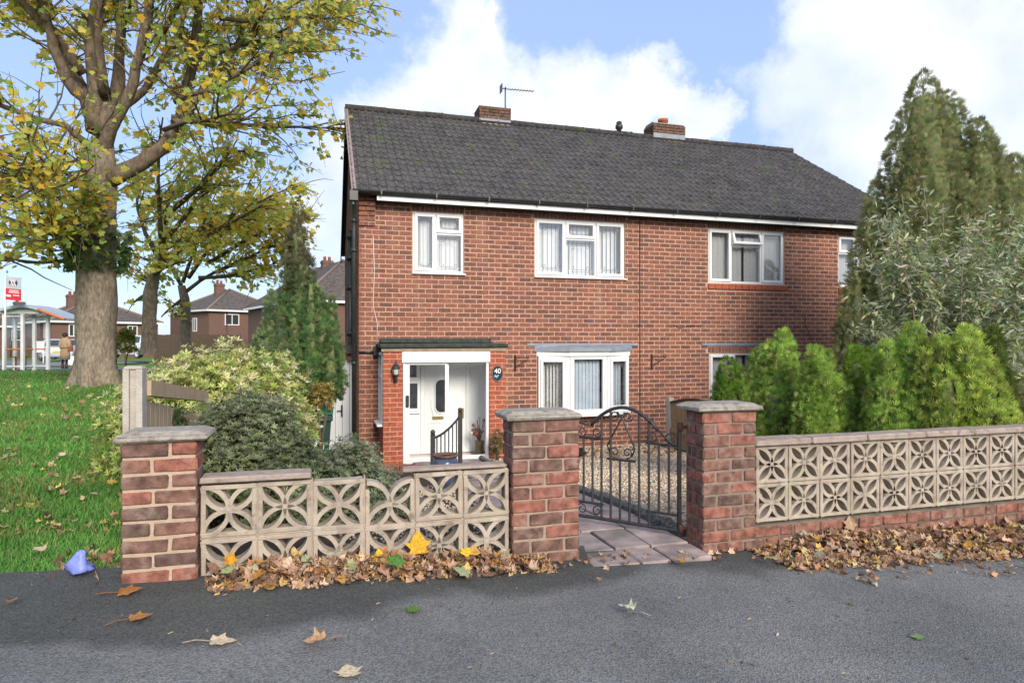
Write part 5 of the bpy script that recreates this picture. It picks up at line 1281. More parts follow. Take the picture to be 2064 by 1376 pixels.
def shrub(name, label, base, domes, n, size, pal, wts, outer=None, cat='shrub', stems=14, inner=True, mat=None, lean=.5):
    base = Vector(base); t = T(name, label, cat, base, 'w'); P, D, OUT = [], [], []
    vol = np.array([d[3] * d[5] + .01 for d in domes]); cnt = (n * vol / vol.sum()).astype(int)
    for (dx, dy, dz, rx, ry, rz), k in zip(domes, cnt):
        q = rng.normal(size=(k, 3)); q /= np.linalg.norm(q, axis=1, keepdims=True); q[:, 2] = np.where(q[:, 2] < -.35, -q[:, 2], q[:, 2])
        f = rng.uniform(.35, 1.0, k) ** .45; lum = 1 + .13 * np.sin(q[:, 0] * 7 + dx * 9) * np.sin(q[:, 2] * 6 + 1) + .08 * np.sin(q[:, 0] * 17 + q[:, 2] * 13) + rng.normal(size=k) * .05
        P.append(q * (f * lum)[:, None] * np.array([rx, ry, rz]) + np.array([dx, dy, dz])); D.append(q * .8 + np.array([0, 0, lean]) + rng.normal(size=(k, 3)) * .35); OUT.append(f)
    P = np.concatenate(P); D = np.concatenate(D); OUT = np.concatenate(OUT); m = len(P)
    kp = P[:, 2] + base.z > gw(base.x, base.y) - .05; P, D, OUT = P[kp], D[kp], OUT[kp]; m = len(P)
    c = pick(pal, m, wts, .2) * (.7 + .55 * lump(P, 6))[:, None]
    if outer is not None:
        h = (smooth(outer[0], outer[1], P[:, 2] + .3 * lump(P, 5)) * (rng.uniform(size=m) < outer[3]))[:, None]; c = c * (1 - h) + pick(outer[2], m, None, .12) * h
    S = size * rng.uniform(.65, 1.3, m)
    o = link('foliage', scatter('foliage', WHORL, WHORLF, P, frames(D), S, c, mat or M_SHRUB), t.e); o['kind'] = 'stuff'
    sm = MB()
    for i in range(stems):
        d = domes[i % len(domes)]; a = random.uniform(0, 6.28); e = Vector((d[0] + d[3]*.8*math.cos(a), d[1] + d[4]*.8*math.sin(a), d[2] + d[5]*.6*random.uniform(.2, 1)))
        sm.tube([(d[0]*.4, d[1]*.4, -.1), (d[0]*.6 + e.x*.25, d[1]*.6 + e.y*.25, e.z*.55), tuple(e)], [.014, .009, .004], 5)
    o = link('stems', sm.mesh('stems', M_TWIG), t.e); o['kind'] = 'stuff'
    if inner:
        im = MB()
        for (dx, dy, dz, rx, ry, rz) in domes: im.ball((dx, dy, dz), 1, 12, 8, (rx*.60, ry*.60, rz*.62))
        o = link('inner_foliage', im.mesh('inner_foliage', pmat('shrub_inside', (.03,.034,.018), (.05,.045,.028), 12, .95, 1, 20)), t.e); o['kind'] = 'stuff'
    return t
def spx(px, Y): return (px - 1032) / FPX * Y
Yc = 6.9; X0 = spx(440, Yc)
shrub('variegated_shrub', 'big rounded shrub with cream edged leaves spilling over the boundary fence', (X0, Yc, gw(X0, Yc)),
      [(0, 0, .75, .92, .75, .92), (-.66, .1, .85, .38, .5, .58), (.48, .05, .50, .58, .6, .76), (.70, -.1, .28, .34, .5, .46), (-.35, -.35, .6, .7, .5, .8), (.1, .2, 1.0, .7, .5, .62)], 8600, .060,
      [(.34,.44,.10), (.46,.52,.13), (.25,.34,.08), (.56,.57,.20)], [4, 3, 2, 2], outer=(.75, 1.35, [(.74,.68,.38), (.64,.64,.26), (.76,.70,.46), (.54,.60,.20)], .58))
Yd = 5.35; X1 = spx(480, Yd)
shrub('grey_green_shrub', 'dense dark grey green shrub bulging up behind the screen blocks', (X1, Yd, gw(X1, Yd)),
      [(.0, 0, .42, .54, .5, .66), (-.36, -.1, .32, .30, .4, .48), (.38, -.05, .28, .44, .45, .54), (.66, -.1, .12, .36, .4, .44), (.05, .2, .58, .36, .4, .52)], 13500, .036,
      [(.18,.225,.12), (.25,.30,.165), (.13,.165,.09), (.34,.38,.22), (.20,.26,.095)], [4, 4, 3, 2, 2], outer=(.6, 1.2, [(.28,.31,.19), (.33,.33,.22)], .4), lean=.7)
Ye = 5.5; X2 = spx(715, Ye)
shrub('low_grey_shrub', 'low spreading grey green shrub below the drainpipe behind the broken block', (X2, Ye, gw(X2, Ye)),
      [(-.05, 0, .30, .28, .35, .40), (.22, -.1, .12, .25, .3, .34), (-.3, -.1, .22, .25, .3, .40)], 4000, .034,
      [(.22,.26,.16), (.29,.32,.21), (.15,.19,.11), (.36,.38,.26)], [4, 3, 2, 2], lean=.8)
Yf = 8.3; X3 = spx(646, Yf)
shrub('golden_shrub', 'thin twiggy shrub with yellowing leaves next to the green wheelie bin', (X3, Yf, gw(X3, Yf)),
      [(0, 0, 1.08, .17, .2, .26), (-.16, 0, .75, .16, .2, .3)], 420, .05, [(.38,.30,.07), (.22,.22,.05), (.26,.13,.06), (.45,.38,.13)], [4, 3, 2, 2], stems=18, inner=False)
Yg = 5.0; X4 = spx(350, Yg)
shrub('climbing_rose', 'few sprawling rose leaves against the weathered timber fence', (X4, Yg, gw(X4, Yg)),
      [(-.02, 0, .75, .14, .15, .28), (.06, -.05, .5, .12, .12, .3)], 230, .05, [(.06,.13,.05), (.09,.16,.05), (.14,.18,.05)], None, stems=6, inner=False, cat='rose')
shrub('weed_clump', 'straggly dry weeds at the foot of the porch pier with the number plaque', (*UV(2.72, 10.2)[:2], gz(2.7, 10.2)), [(0, 0, .22, .12, .1, .28)], 120, .05, [(.22,.22,.09), (.28,.2,.1), (.14,.17,.06)], None, stems=10, inner=False, cat='weeds')
shrub('roadside_bush', 'small yellowing bush by the road behind the big tree trunk', (spx(252, 21), 21, .3), [(0, 0, .9, .30, .3, .6)], 420, .10, [(.30,.30,.05), (.18,.24,.05), (.38,.28,.05)], None, stems=5, inner=False, cat='bush')

# ------------------------------------------------------------------ big trees
def grow(t, base, limbs, outline, Yc, depth, nside, ntwig, nleaf, lsize, pal, wts, yellow=None, clear=None, seed_up=.35):
    """side branches, twigs and leaves on the given limbs (points relative to base)"""
    base = Vector(base); br = MB(); tw = MB(); LP, LD = [], []
    poly = [((p[0] - 1032) / FPX * Yc, CAMZ - (p[1] - 688) / FPX * Yc) for p in outline]
    def ok(q, m=0.0):
        w = q + base; return inpoly(np.array([w.x]), np.array([w.z]), poly)[0] and abs(w.y - Yc) < depth
    def branch(p, d, L, r0, mb, n=5, droop=0.0, wig=.16):
        pts = [p.copy()]; dd = d.normalized()
        for i in range(n):
            dd = (dd + Vector(rng.normal(size=3) * wig) + Vector((0, 0, -droop))).normalized(); pts.append(pts[-1] + dd * L / n)
        mb.tube(pts, list(np.linspace(r0, max(.003, r0 * .25), n + 1)), 5, caps=False); return pts
    for pts, rad in limbs:
        pts = [Vector(p) for p in pts]; seg = [(pts[i+1] - pts[i]).length for i in range(len(pts) - 1)]; tot = sum(seg)
        for j in range(int(nside * tot / 3.0)):
            s = (.22 + .78 * random.random()) * tot; i = 0
            while i < len(seg) - 1 and s > seg[i]: s -= seg[i]; i += 1
            p = pts[i].lerp(pts[i+1], min(1, s / seg[i])); ax = (pts[i+1] - pts[i]).normalized()
            o = Vector((p.x * .25, p.y * .25, 0)) + Vector((random.uniform(-1, 1), random.uniform(-1, 1), random.uniform(-.2, .5)))
            d = (o.normalized() + ax * .5 + Vector((0, 0, seed_up * random.uniform(-.5, 1)))).normalized(); L = random.uniform(.9, 2.3) * max(1, lsize / .16)
            if not ok(p + d * L * .6): 
                L *= .45
                if not ok(p + d * L * .6): continue
            b = branch(p, d, L, .022, br)
            for q in range(ntwig):
                i2 = random.randint(1, 5); pp = b[i2 - 1].lerp(b[i2], random.random()); dv = ((b[i2] - b[i2-1]).normalized() + Vector(rng.normal(size=3)) * .65).normalized()
                if not ok(pp + dv * .3): continue
                c = branch(pp, dv, random.uniform(.4, .85) * max(1, lsize / .16), .008, tw, 3, .05, .2)
                k = max(1, int(rng.poisson(nleaf)))
                for _ in range(k):
                    i3 = random.randint(1, 3); q2 = c[i3 - 1].lerp(c[i3], random.random()) + Vector(rng.normal(size=3)) * lsize * .45
                    if ok(q2) and not (clear and clear(q2 + base) and random.random() < .62): LP.append(tuple(q2)); LD.append((random.gauss(dv.x, .7), random.gauss(dv.y, .7), random.gauss(-.55, .5)))
    P = np.array(LP); n = len(P); V, F = maple(.12, .1)
    c = pick(pal, n, wts, .17)
    if yellow is not None:
        Wp = P + np.array(base); f = yellow(Wp, n)[:, None]; c = c * (1 - f) + pick([(.86,.60,.07), (.88,.68,.13), (.80,.48,.06), (.82,.68,.18)], n, [4, 3, 2, 2], .12) * f
    V = np.array(V) - np.array([0, -.12, 0])
    o = link('crown', scatter('crown', V, F, P, frames(np.array(LD), .75, np.array([.45, -.45, .75])), lsize * rng.uniform(.55, 1.15, n), c, M_LEAF), t.e); o['kind'] = 'stuff'
    o = link('side_branches', br.mesh('side_branches', M_TWIG, recalc=False), t.e); o['kind'] = 'stuff'
    o = link('twigs', tw.mesh('twigs', M_TWIG, recalc=False), t.e); o['kind'] = 'stuff'
    return n
def trunk_mb(pts, rad, flare=0.0, n=22, lob=5):
    pts = [Vector(p) for p in pts]; m = MB(); k = len(pts); R0 = len(m.v)
    P2, R2 = [], []
    for i in range(k - 1):
        for s in (0, .25, .5, .75): P2.append(pts[i].lerp(pts[i+1], s)); R2.append(rad[i] + (rad[i+1] - rad[i]) * s)
    P2.append(pts[-1]); R2.append(rad[-1])
    for i, (p, r) in enumerate(zip(P2, R2)):
        f = max(0, 1 - (p.z - P2[0].z) / .8) ** 1.6 * flare
        for j in range(n):
            a = 2*math.pi*j/n; rr = r * (1 + f * (.35 * math.cos(lob * a + 1) + .12 * math.cos(9 * a)) + .035 * math.sin(a * 4 + p.z * 3.1) + .03 * math.sin(a * 7 - p.z * 5) + random.uniform(-.012, .012)); m.v.append((p.x + rr*math.cos(a), p.y + rr*math.sin(a), p.z))
    for i in range(len(P2) - 1):
        for j in range(n): m.f.append((i*n + j, i*n + (j+1) % n, (i+1)*n + (j+1) % n, (i+1)*n + j)); m.r.append(.5); m.sm.append(True)
    m.f.append(tuple((len(P2)-1)*n + j for j in range(n))); m.r.append(.5); m.sm.append(False); return m
def tree1():
    Y = 13.0; b = at(196, 778, Y); b.z -= .05
    t = T('maple_tree', 'huge nearest maple with a thick grey trunk and yellowing leaves on the lawn', 'tree', b, 'w', 'maples along the lawn')
    P = lambda px, py, dy=0: at(px, py, Y) - b + Vector((0, dy, 0))
    tp = [P(197, 780), P(195, 755), P(194, 735), P(194, 690), P(194, 600), P(196, 500), P(198, 430), P(200, 380), P(202, 335), P(203, 290)]
    t_o = t.part('trunk', MB(), M_BARK) if False else link('trunk', trunk_mb(tp, [.46, .41, .37, .36, .355, .335, .315, .30, .29, .24], .9).mesh('trunk', M_BARK), t.e)
    L = [([(214, 365), (262, 336), (296, 308), (330, 268), (353, 206), (366, 121), (375, 0), (380, -160)], [.20, .19, .17, .155, .13, .11, .09, .06], .25),
         ([(350, 250), (364, 232), (390, 155), (423, 92), (442, 37), (455, -60)], [.10, .09, .085, .075, .065, .04], .5),
         ([(205, 310), (222, 285), (250, 243), (287, 180), (306, 129), (328, 66), (340, 0), (350, -150)], [.19, .16, .125, .115, .105, .10, .09, .06], -.3),
         ([(200, 262), (184, 205), (158, 173), (146, 120), (144, 74), (129, 0), (118, -150)], [.20, .15, .12, .11, .10, .09, .06], -.45),
         ([(196, 250), (190, 190), (180, 147), (173, 74), (180, 0), (186, -160)], [.20, .16, .13, .115, .11, .07], .1),
         ([(202, 270), (206, 200), (208, 166), (196, 92), (186, 22), (180, -150)], [.22, .19, .17, .12, .11, .07], .5),
         ([(206, 280), (221, 206), (254, 155), (272, 74), (291, 0), (300, -140)], [.18, .12, .095, .085, .07, .05], .7),
         ([(190, 262), (177, 206), (140, 158), (103, 103), (66, 48), (33, 0), (-30, -110)], [.17, .14, .13, .12, .10, .085, .06], .4),
         ([(168, 150), (147, 99), (118, 63), (85, 0), (70, -120)], [.10, .095, .085, .07, .05], -.6),
         ([(212, 190), (221, 158), (228, 85), (250, 18), (262, -120)], [.12, .10, .09, .08, .05], -.4),
         ([(192, 300), (166, 269), (100, 256), (30, 236), (-50, 240)], [.09, .07, .055, .04, .025], -.8),
         ([(190, 470), (150, 440), (95, 430), (40, 400), (-30, 380)], [.07, .055, .045, .03, .02], -.7),
         ([(186, 520), (150, 500), (110, 505), (60, 490)], [.05, .04, .03, .02], .4),
         ([(192, 400), (140, 350), (80, 330), (20, 310), (-60, 300)], [.07, .055, .04, .03, .02], -.2),
         ([(188, 430), (140, 400), (90, 375), (40, 360)], [.05, .04, .03, .02], -.9), ([(188, 500), (140, 465), (90, 470), (30, 455), (-40, 460)], [.06, .05, .035, .025, .02], .2),
         ([(190, 350), (150, 310), (110, 300), (60, 290)], [.05, .04, .03, .02], .5), ([(186, 540), (140, 530), (90, 535), (30, 520)], [.05, .04, .03, .02], -.3),
         ([(202, 360), (215, 400), (225, 430)], [.03, .02, .012], -.9), ([(196, 340), (180, 380), (172, 420)], [.03, .02, .012], -.9), ([(200, 470), (215, 500), (235, 520)], [.03, .02, .012], -.9),
         ([(208, 440), (240, 425), (262, 440)], [.05, .035, .02], -.5),
         ([(200, 500), (232, 470), (262, 480)], [.05, .03, .02], -.6),
         ([(368, 121), (420, 100), (500, 60), (600, 30)], [.06, .05, .035, .02], .3), ([(353, 206), (430, 190), (520, 150), (610, 120), (660, 130)], [.06, .05, .04, .03, .02], -.3),
         ([(345, 235), (420, 240), (500, 232), (590, 220), (650, 210)], [.05, .045, .035, .025, .015], .6), ([(331, 262), (400, 262), (470, 275), (540, 280)], [.05, .04, .03, .02], -.6),
         ([(328, 66), (380, 30), (440, -20), (520, -60)], [.06, .05, .04, .025], -.5), ([(442, 37), (520, 10), (600, -30), (680, -60)], [.05, .045, .035, .02], .7)]
    limbs = []
    for pts, rad, dy in L:
        n = len(pts); q = [P(x, y, dy * (i / (n - 1)) * 2.4) for i, (x, y) in enumerate(pts)]
        q2, r2 = [], []
        for i in range(n - 1):
            for s in (0, .5): q2.append(q[i].lerp(q[i+1], s) + (Vector(rng.normal(size=3)) * .02 if s else Vector())); r2.append((rad[i] + (rad[i+1] - rad[i]) * s) * (.84 if i else .95))
        q2.append(q[-1]); r2.append(rad[-1] * .84)
        link('branch', MB().tube(q2, r2, 10 if rad[0] > .08 else 6, noise=.04).mesh('branch', M_LIMB if rad[0] > .075 else M_TWIG), t.e)
        limbs.append((q2[2:] if rad[0] > .1 else q2, r2))
    out = [(-220, -130), (-220, 560), (30, 565), (120, 560), (150, 545), (240, 548), (262, 500), (285, 420), (330, 400), (420, 330), (480, 318), (570, 305), (650, 250), (692, 190), (655, 150), (690, 80), (745, 10), (760, -130)]
    def yel(W, n):
        px = W[:, 0] / W[:, 1] * FPX + 1032; py = 688 - (W[:, 2] - CAMZ) / W[:, 1] * FPX
        f = .30 + .38 * smooth(200, -60, W[:, 0] * 100 + 1032 * 1 - 0) * 0 + .30 * (lump(W, 1.1) > .5) + .15 * (px < 180)
        return (rng.uniform(size=n) < f * .75).astype(float)
    n = grow(t, b, limbs, out, Y, 2.9, 13, 7, 7, .128, [(.48,.56,.12), (.64,.66,.15), (.36,.48,.12), (.72,.66,.17), (.26,.38,.11)], [4, 4, 3, 2, 2], yel, clear=lambda w: (w.y < Y + .6 and 95 < w.x / w.y * FPX + 1032 < 335 and w.z > CAMZ + 3.2))
    # ivy round the middle of the trunk
    k = 420; a = rng.uniform(0, 6.28, k); zz = rng.uniform(0, 1, k); q = np.array([P(197, 545 - 75 * s) for s in zz]); rr = .40 + rng.uniform(0, .16, k)
    Pq = np.stack([q[:, 0] + rr*np.cos(a), q[:, 1] + rr*np.sin(a), q[:, 2]], 1); V, F = maple(.1, .1)
    o = link('ivy', scatter('ivy', V, F, Pq, frames(np.stack([np.cos(a), np.sin(a), -np.ones(k)*.9], 1) + rng.normal(size=(k, 3))*.3), .12 * rng.uniform(.6, 1.2, k), pick([(.09,.16,.06), (.15,.22,.07), (.27,.29,.07)], k, [3, 2, 1]), M_LEAF), t.e); o['kind'] = 'stuff'
    return n
def tree_small(label, Y, trunk_px, rad, limbs_px, outline, nside, lsize, pal, wts, ntwig=5, nleaf=5, yf=.3):
    b = at(*trunk_px[0], Y); b.z -= .3
    t = T('maple_tree', label, 'tree', b, 'w', 'maples along the lawn')
    P = lambda px, py, dy=0: at(px, py, Y) - b + Vector((0, dy, 0))
    tp = [P(trunk_px[0][0], trunk_px[0][1] + 14)] + [P(*q) for q in trunk_px]
    link('trunk', trunk_mb(tp, [rad[0] * 1.3] + rad, .3, 14).mesh('trunk', M_BARK), t.e); limbs = []
    for pts in limbs_px:
        dy = random.uniform(-1.8, 1.8); n = len(pts); q = [P(x, y, dy * i / (n - 1)) for i, (x, y) in enumerate(pts)]
        r = list(np.linspace(rad[-1] * .6, .02, n)); link('branch', MB().tube(q, r, 7, noise=.04).mesh('branch', M_TWIG), t.e); limbs.append((q, r))
    return grow(t, b, limbs, outline, Y, 3.2, nside, ntwig, nleaf, lsize, pal, wts, lambda W, n: (rng.uniform(size=n) < yf * (.5 + 1.2 * lump(W, 1.3))).astype(float))
n1 = tree1()
LP_ = [(.60,.68,.15), (.72,.74,.18), (.46,.56,.13), (.78,.72,.20), (.34,.44,.12)]
n2 = tree_small('second maple with a slimmer trunk rising behind the cream leaved shrub', 18.5, [(301, 700), (301, 640), (303, 590), (312, 550), (326, 500)], [.21, .19, .18, .15, .13],
    [[(320, 520), (290, 470), (270, 420), (262, 360)], [(326, 500), (335, 440), (345, 380), (360, 310), (380, 270)], [(328, 490), (370, 430), (410, 360), (440, 310)], [(325, 505), (400, 450), (470, 400), (540, 350)], [(318, 530), (390, 500), (470, 470), (560, 430)], [(310, 555), (350, 540), (420, 530)], [(305, 575), (270, 560), (240, 540)], [(340, 430), (430, 380), (500, 330), (560, 340)], [(335, 450), (310, 390), (315, 320)], [(303, 590), (280, 600), (262, 610)]],
    [(236, 620), (240, 480), (262, 340), (330, 275), (420, 282), (520, 315), (580, 340), (625, 390), (600, 440), (560, 480), (500, 520), (420, 545), (350, 580), (330, 640), (290, 600), (262, 640)], 13, .145, LP_, [4, 5, 2, 3, .6], 6, 7, .36)
n3 = tree_small('third maple with a forked slender trunk farthest along the lawn', 22.5, [(373, 690), (375, 640), (372, 600), (366, 575)], [.19, .17, .15, .12],
    [[(366, 575), (350, 540), (340, 480), (345, 420)], [(372, 590), (400, 565), (430, 545), (480, 520), (550, 488), (600, 470)], [(380, 560), (430, 500), (490, 450), (560, 410)], [(368, 570), (390, 500), (420, 430), (470, 380)], [(400, 560), (450, 556), (500, 540), (540, 525)], [(372, 600), (355, 620), (345, 640)], [(420, 530), (500, 480), (580, 440), (625, 440)]],
    [(345, 640), (330, 480), (360, 400), (450, 370), (560, 385), (632, 420), (630, 450), (600, 500), (560, 520), (530, 560), (470, 600), (440, 580), (420, 570), (400, 600), (380, 650)], 15, .16, [(.66,.68,.16), (.76,.74,.18), (.48,.56,.13), (.82,.72,.20)], [4, 4, 2, 2], 6, 6.5, .36)
print('leaves', n1, n2, n3)

# ------------------------------------------------------------------ far left: houses, shelter, cars, woman
M_FBRICK = pmat('far_brick', (.19,.105,.085), (.125,.075,.062), 9, .9, .3, 20); M_FTILE = pmat('far_tile', (.055,.05,.05), (.085,.075,.07), 3, .9, spec=.15)
def far_tile():
    m = bpy.data.materials.new('far_tile_rows'); m.use_nodes = True; nt = m.node_tree; N = nt.nodes; L = nt.links; b = N['Principled BSDF']
    geo = N.new('ShaderNodeNewGeometry'); sx = N.new('ShaderNodeSeparateXYZ'); L.new(geo.outputs['Position'], sx.inputs[0])
    w = N.new('ShaderNodeMath'); w.operation = 'MULTIPLY'; w.inputs[1].default_value = 5.2; L.new(sx.outputs['Z'], w.inputs[0])
    fr = N.new('ShaderNodeMath'); fr.operation = 'FRACT'; L.new(w.outputs[0], fr.inputs[0])
    nz = N.new('ShaderNodeTexNoise'); nz.inputs['Scale'].default_value = 4; L.new(geo.outputs['Position'], nz.inputs['Vector'])
    cr = N.new('ShaderNodeValToRGB'); e = cr.color_ramp.elements; e[0].color = (.05,.045,.045,1); e[0].position = .3; e[1].color = (.12,.10,.09,1); e[1].position = .7; L.new(nz.outputs['Fac'], cr.inputs[0]); L.new(cr.outputs[0], b.inputs['Base Color'])
    bp = N.new('ShaderNodeBump'); bp.inputs['Distance'].default_value = .12; bp.inputs['Strength'].default_value = .8; L.new(fr.outputs[0], bp.inputs['Height']); L.new(bp.outputs[0], b.inputs['Normal']); b.inputs['Roughness'].default_value = .9; return m
M_FT2 = far_tile()
def far_house(label, px, Y, a, w, d, z0, ez, rz, wins_r=(), wins_l=(), chim=None, pots=2):
    X = spx(px, Y); t = T('hipped_house', label, 'house', (X, Y, z0), 'w', 'brick houses across the road', rot=R(a))
    def part(n, mb, mat, par=None): return link(n, mb.mesh(n, mat), par or t.e)
    E_ = ez - z0; Q = rz - z0; o = .35; wl = part('wall', MB().box(0, w, 0, d, -1.5, E_), M_FBRICK)
    i = min(w, d) / 2; m = MB()
    if w >= d: r0, r1 = (i, d/2, Q), (w - i, d/2, Q)
    else: r0, r1 = (w/2, i, Q), (w/2, d - i, Q)
    c = [(-o, -o, E_), (w + o, -o, E_), (w + o, d + o, E_), (-o, d + o, E_)]; v = c + [r0, r1]
    m._add(v, [(0,1,5,4), (1,2,5), (2,3,4,5), (3,0,4), (3,2,1,0)] if w >= d else [(0,1,4), (1,2,5,4), (2,3,5), (3,0,4,5), (3,2,1,0)])
    rf = part('roof', m, M_FT2)
    for k, q in ((0, r0), (1, r1 if w >= d else r0), (2, r1), (3, r0 if w >= d else r1)): part('hip_ridge', MB().tube([v[k], q], .13, 6), pmat('hip_tile', (.22,.17,.14), (.16,.12,.10), 8, .9), rf)
    g = MB(); g.box(-o - .02, w + o + .02, -o - .05, -o, E_ - .14, E_ + .04).box(-o - .05, -o, -o, d + o, E_ - .14, E_ + .04); part('gutter', g, M_WHITE)
    for (x, z, ww, hh) in wins_r:
        f = part('window', frame_mb(MB(), x, x + ww, z - z0, z - z0 + hh, -.05, .02, .09).box(x + ww*.5 - .04, x + ww*.5 + .04, -.045, .02, z - z0, z - z0 + hh), M_WHITE); part('pane', MB().box(x + .08, x + ww - .08, -.02, -.012, z - z0 + .08, z - z0 + hh - .08), M_DARKIN, f)
    for (y, z, ww, hh) in wins_l:
        m = MB()
        for (y0, y1, q0, q1) in ((y, y + .09, 0, hh), (y + ww - .09, y + ww, 0, hh), (y + .09, y + ww - .09, 0, .09), (y + .09, y + ww - .09, hh - .09, hh), (y + ww/2 - .04, y + ww/2 + .04, .09, hh - .09)): m.box(-.05, .02, y0, y1, z - z0 + q0, z - z0 + q1)
        f = part('window', m, M_WHITE); part('pane', MB().box(-.02, -.012, y + .08, y + ww - .08, z - z0 + .08, z - z0 + hh - .08), M_DARKIN, f)
    if chim:
        cx, cy, top = chim; s = part('chimney', MB().box(cx - .45, cx + .45, cy - .3, cy + .3, Q - 1.2, top - z0).box(cx - .5, cx + .5, cy - .35, cy + .35, top - z0 - .25, top - z0 - .1), M_FBRICK)
        for k in range(pots): part('chimney_pot', MB().lathe([(.14, top - z0), (.12, top - z0 + .3), (.15, top - z0 + .34)], cx - .2 + .4 * k, cy, 10), M_POT, s)
    dp = MB(); dp.tube([(w*.22, -.06, -1), (w*.22, -.06, E_ - .1)], .06, 6); part('downpipe', dp, M_DKPLAS)
    return t
far_house('hip roofed brick house seen between the slim maples and the conifers', 421, 64, 50, 8.2, 9, -.2, 4.55, 7.0, [(1.6, 3.05, 1.5, 1.15)], [(2.6, 2.4, .9, 1.4), (5.2, 2.4, .9, 1.4)], (3.2, 4.5, 7.6))
far_house('brick house with a long grey roof showing behind the tall narrow conifer', 608, 46, 35, 9.5, 16, -.6, 4.35, 8.0, [(4.0, 2.95, 1.1, 1.2), (5.0, 2.95, .9, 1.2)], [], (4.6, 8.0, 8.3))
far_house('hip roofed brick house behind the bus shelter and the thick trunk', 104, 58, 50, 9, 9, -.6, 3.25, 5.65, [(1.3, 1.85, .8, 1.15), (3.2, 1.9, .8, 1.1), (6.2, 1.95, .9, 1.0)], [(1.2, 1.7, 1.0, 1.3)], (3.0, 5, 6.0), 2)
far_house('low brick house at the road end left of the bus shelter', -30, 62, 52, 9, 10, -.8, 2.9, 5.0, [(2.0, 1.5, .9, 1.1), (5.0, 1.5, .9, 1.1)], [], (4, 5, 5.6), 1)
tf = T('timber_fence', 'dark timber fence in front of the far hip roofed house', 'fence', (spx(310, 36), 36, 0), 'w')
for i in range(36):
    x = spx(310, 36) + i * .135; link('board', MB().cbox(0, .128, 0, .02, 0, 1.78 + random.uniform(-.01, .01), .004).mesh('board', M_WOODD), tf.e, (i * .135, 0, 0))
link('rail', MB().box(0, 4.86, .022, .07, 1.3, 1.4).mesh('rail', M_WOODD), tf.e)

M_ALU = pmat('brushed_aluminium', (.68,.69,.70), (.58,.59,.61), 6, .45); M_ORANGE = pmat('orange_trim', (.62,.20,.08), (.55,.17,.07), 5, .5)
def shelter():
    Y = 24.0; z0 = float(lawn_h(spx(50, Y)*CT + Y*ST, -spx(50, Y)*ST + Y*CT)); X0 = spx(9, Y)
    t = T('bus_shelter', 'glazed bus shelter with a curved grey roof and an orange roof edge', 'bus shelter', (X0, Y, z0), 'w')
    def part(n, mb, mat, par=None): return link(n, mb.mesh(n, mat), par or t.e)
    posts = [(0, 0), (.68, 0), (.74, .5), (1.26, .5), (0, .5)]
    H_ = 2.12
    for (x, y) in posts: part('post', MB().cbox(x - .055, x + .055, y - .055, y + .055, -.1, H_, .01), M_ALU)
    for (a, c) in (((0, 0), (.68, 0)), ((.68, 0), (.74, .5)), ((.74, .5), (1.26, .5)), ((0, .5), (.74, .5)), ((0, 0), (0, .5))):
        p, q = Vector((*a, 0)), Vector((*c, 0)); d = (q - p).normalized()
        f = part('panel_frame', MB().bar(p + d*.06 + Vector((0,0,.15)), q - d*.06 + Vector((0,0,.15)), .05).bar(p + d*.06 + Vector((0,0,H_-.1)), q - d*.06 + Vector((0,0,H_-.1)), .05), M_ALU)
        nrm = Vector((-d.y, d.x, 0)) * .006; a0, b0 = p + d*.06, q - d*.06
        m = MB(); m._add([tuple(a0 - nrm + Vector((0,0,.18))), tuple(b0 - nrm + Vector((0,0,.18))), tuple(b0 - nrm + Vector((0,0,H_-.13))), tuple(a0 - nrm + Vector((0,0,H_-.13))), tuple(a0 + nrm + Vector((0,0,.18))), tuple(b0 + nrm + Vector((0,0,.18))), tuple(b0 + nrm + Vector((0,0,H_-.13))), tuple(a0 + nrm + Vector((0,0,H_-.13)))], [(0,1,2,3),(7,6,5,4),(0,4,5,1),(1,5,6,2),(2,6,7,3),(3,7,4,0)]); part('pane', m, M_GLASSP, f)
        part('warning_band', MB().bar(p + d*.05 + Vector((0,0,.80)), q - d*.05 + Vector((0,0,.80)), .04), M_ORANGE, f)
    part('bench', MB().cbox(.1, .6, .22, .42, .48, .53, .01).box(.15, .18, .3, .36, 0, .48).box(.52, .55, .3, .36, 0, .48), pmat('red_bench', (.35,.06,.04), (.3,.05,.04), 6, .5))
    xs = np.linspace(-.12, 2.45, 14); arc = lambda x: 2.14 + .36 * math.sin(math.pi * min(1, (x + .12) / 1.9) * .5 + .35) - (.50 * max(0, (x - .75)) ** 1.25 * .55)
    m = MB(); K = len(xs)
    vs = [(x, -.25, arc(x)) for x in xs] + [(x, .9, arc(x)) for x in xs] + [(x, -.25, arc(x) - .10) for x in xs] + [(x, .9, arc(x) - .10) for x in xs]; fs = []
    for i in range(K - 1): fs += [(i, i+1, K+i+1, K+i), (2*K+i, 3*K+i, 3*K+i+1, 2*K+i+1), (i, 2*K+i, 2*K+i+1, i+1), (K+i, K+i+1, 3*K+i+1, 3*K+i)]
    fs += [(0, K, 3*K, 2*K), (K-1, 3*K-1, 4*K-1, 2*K-1)]; m._add(vs, fs, smooth=False); part('roof', m, pmat('shelter_roof', (.40,.44,.50), (.34,.38,.43), 3, .5))
    part('roof_edge', MB().tube([(x, -.28, arc(x) - .05) for x in xs[8:]], .055, 6), M_ORANGE)
    part('header', MB().box(-.05, 1.3, .0, .06, H_, H_ + .14), M_ALU)
shelter()
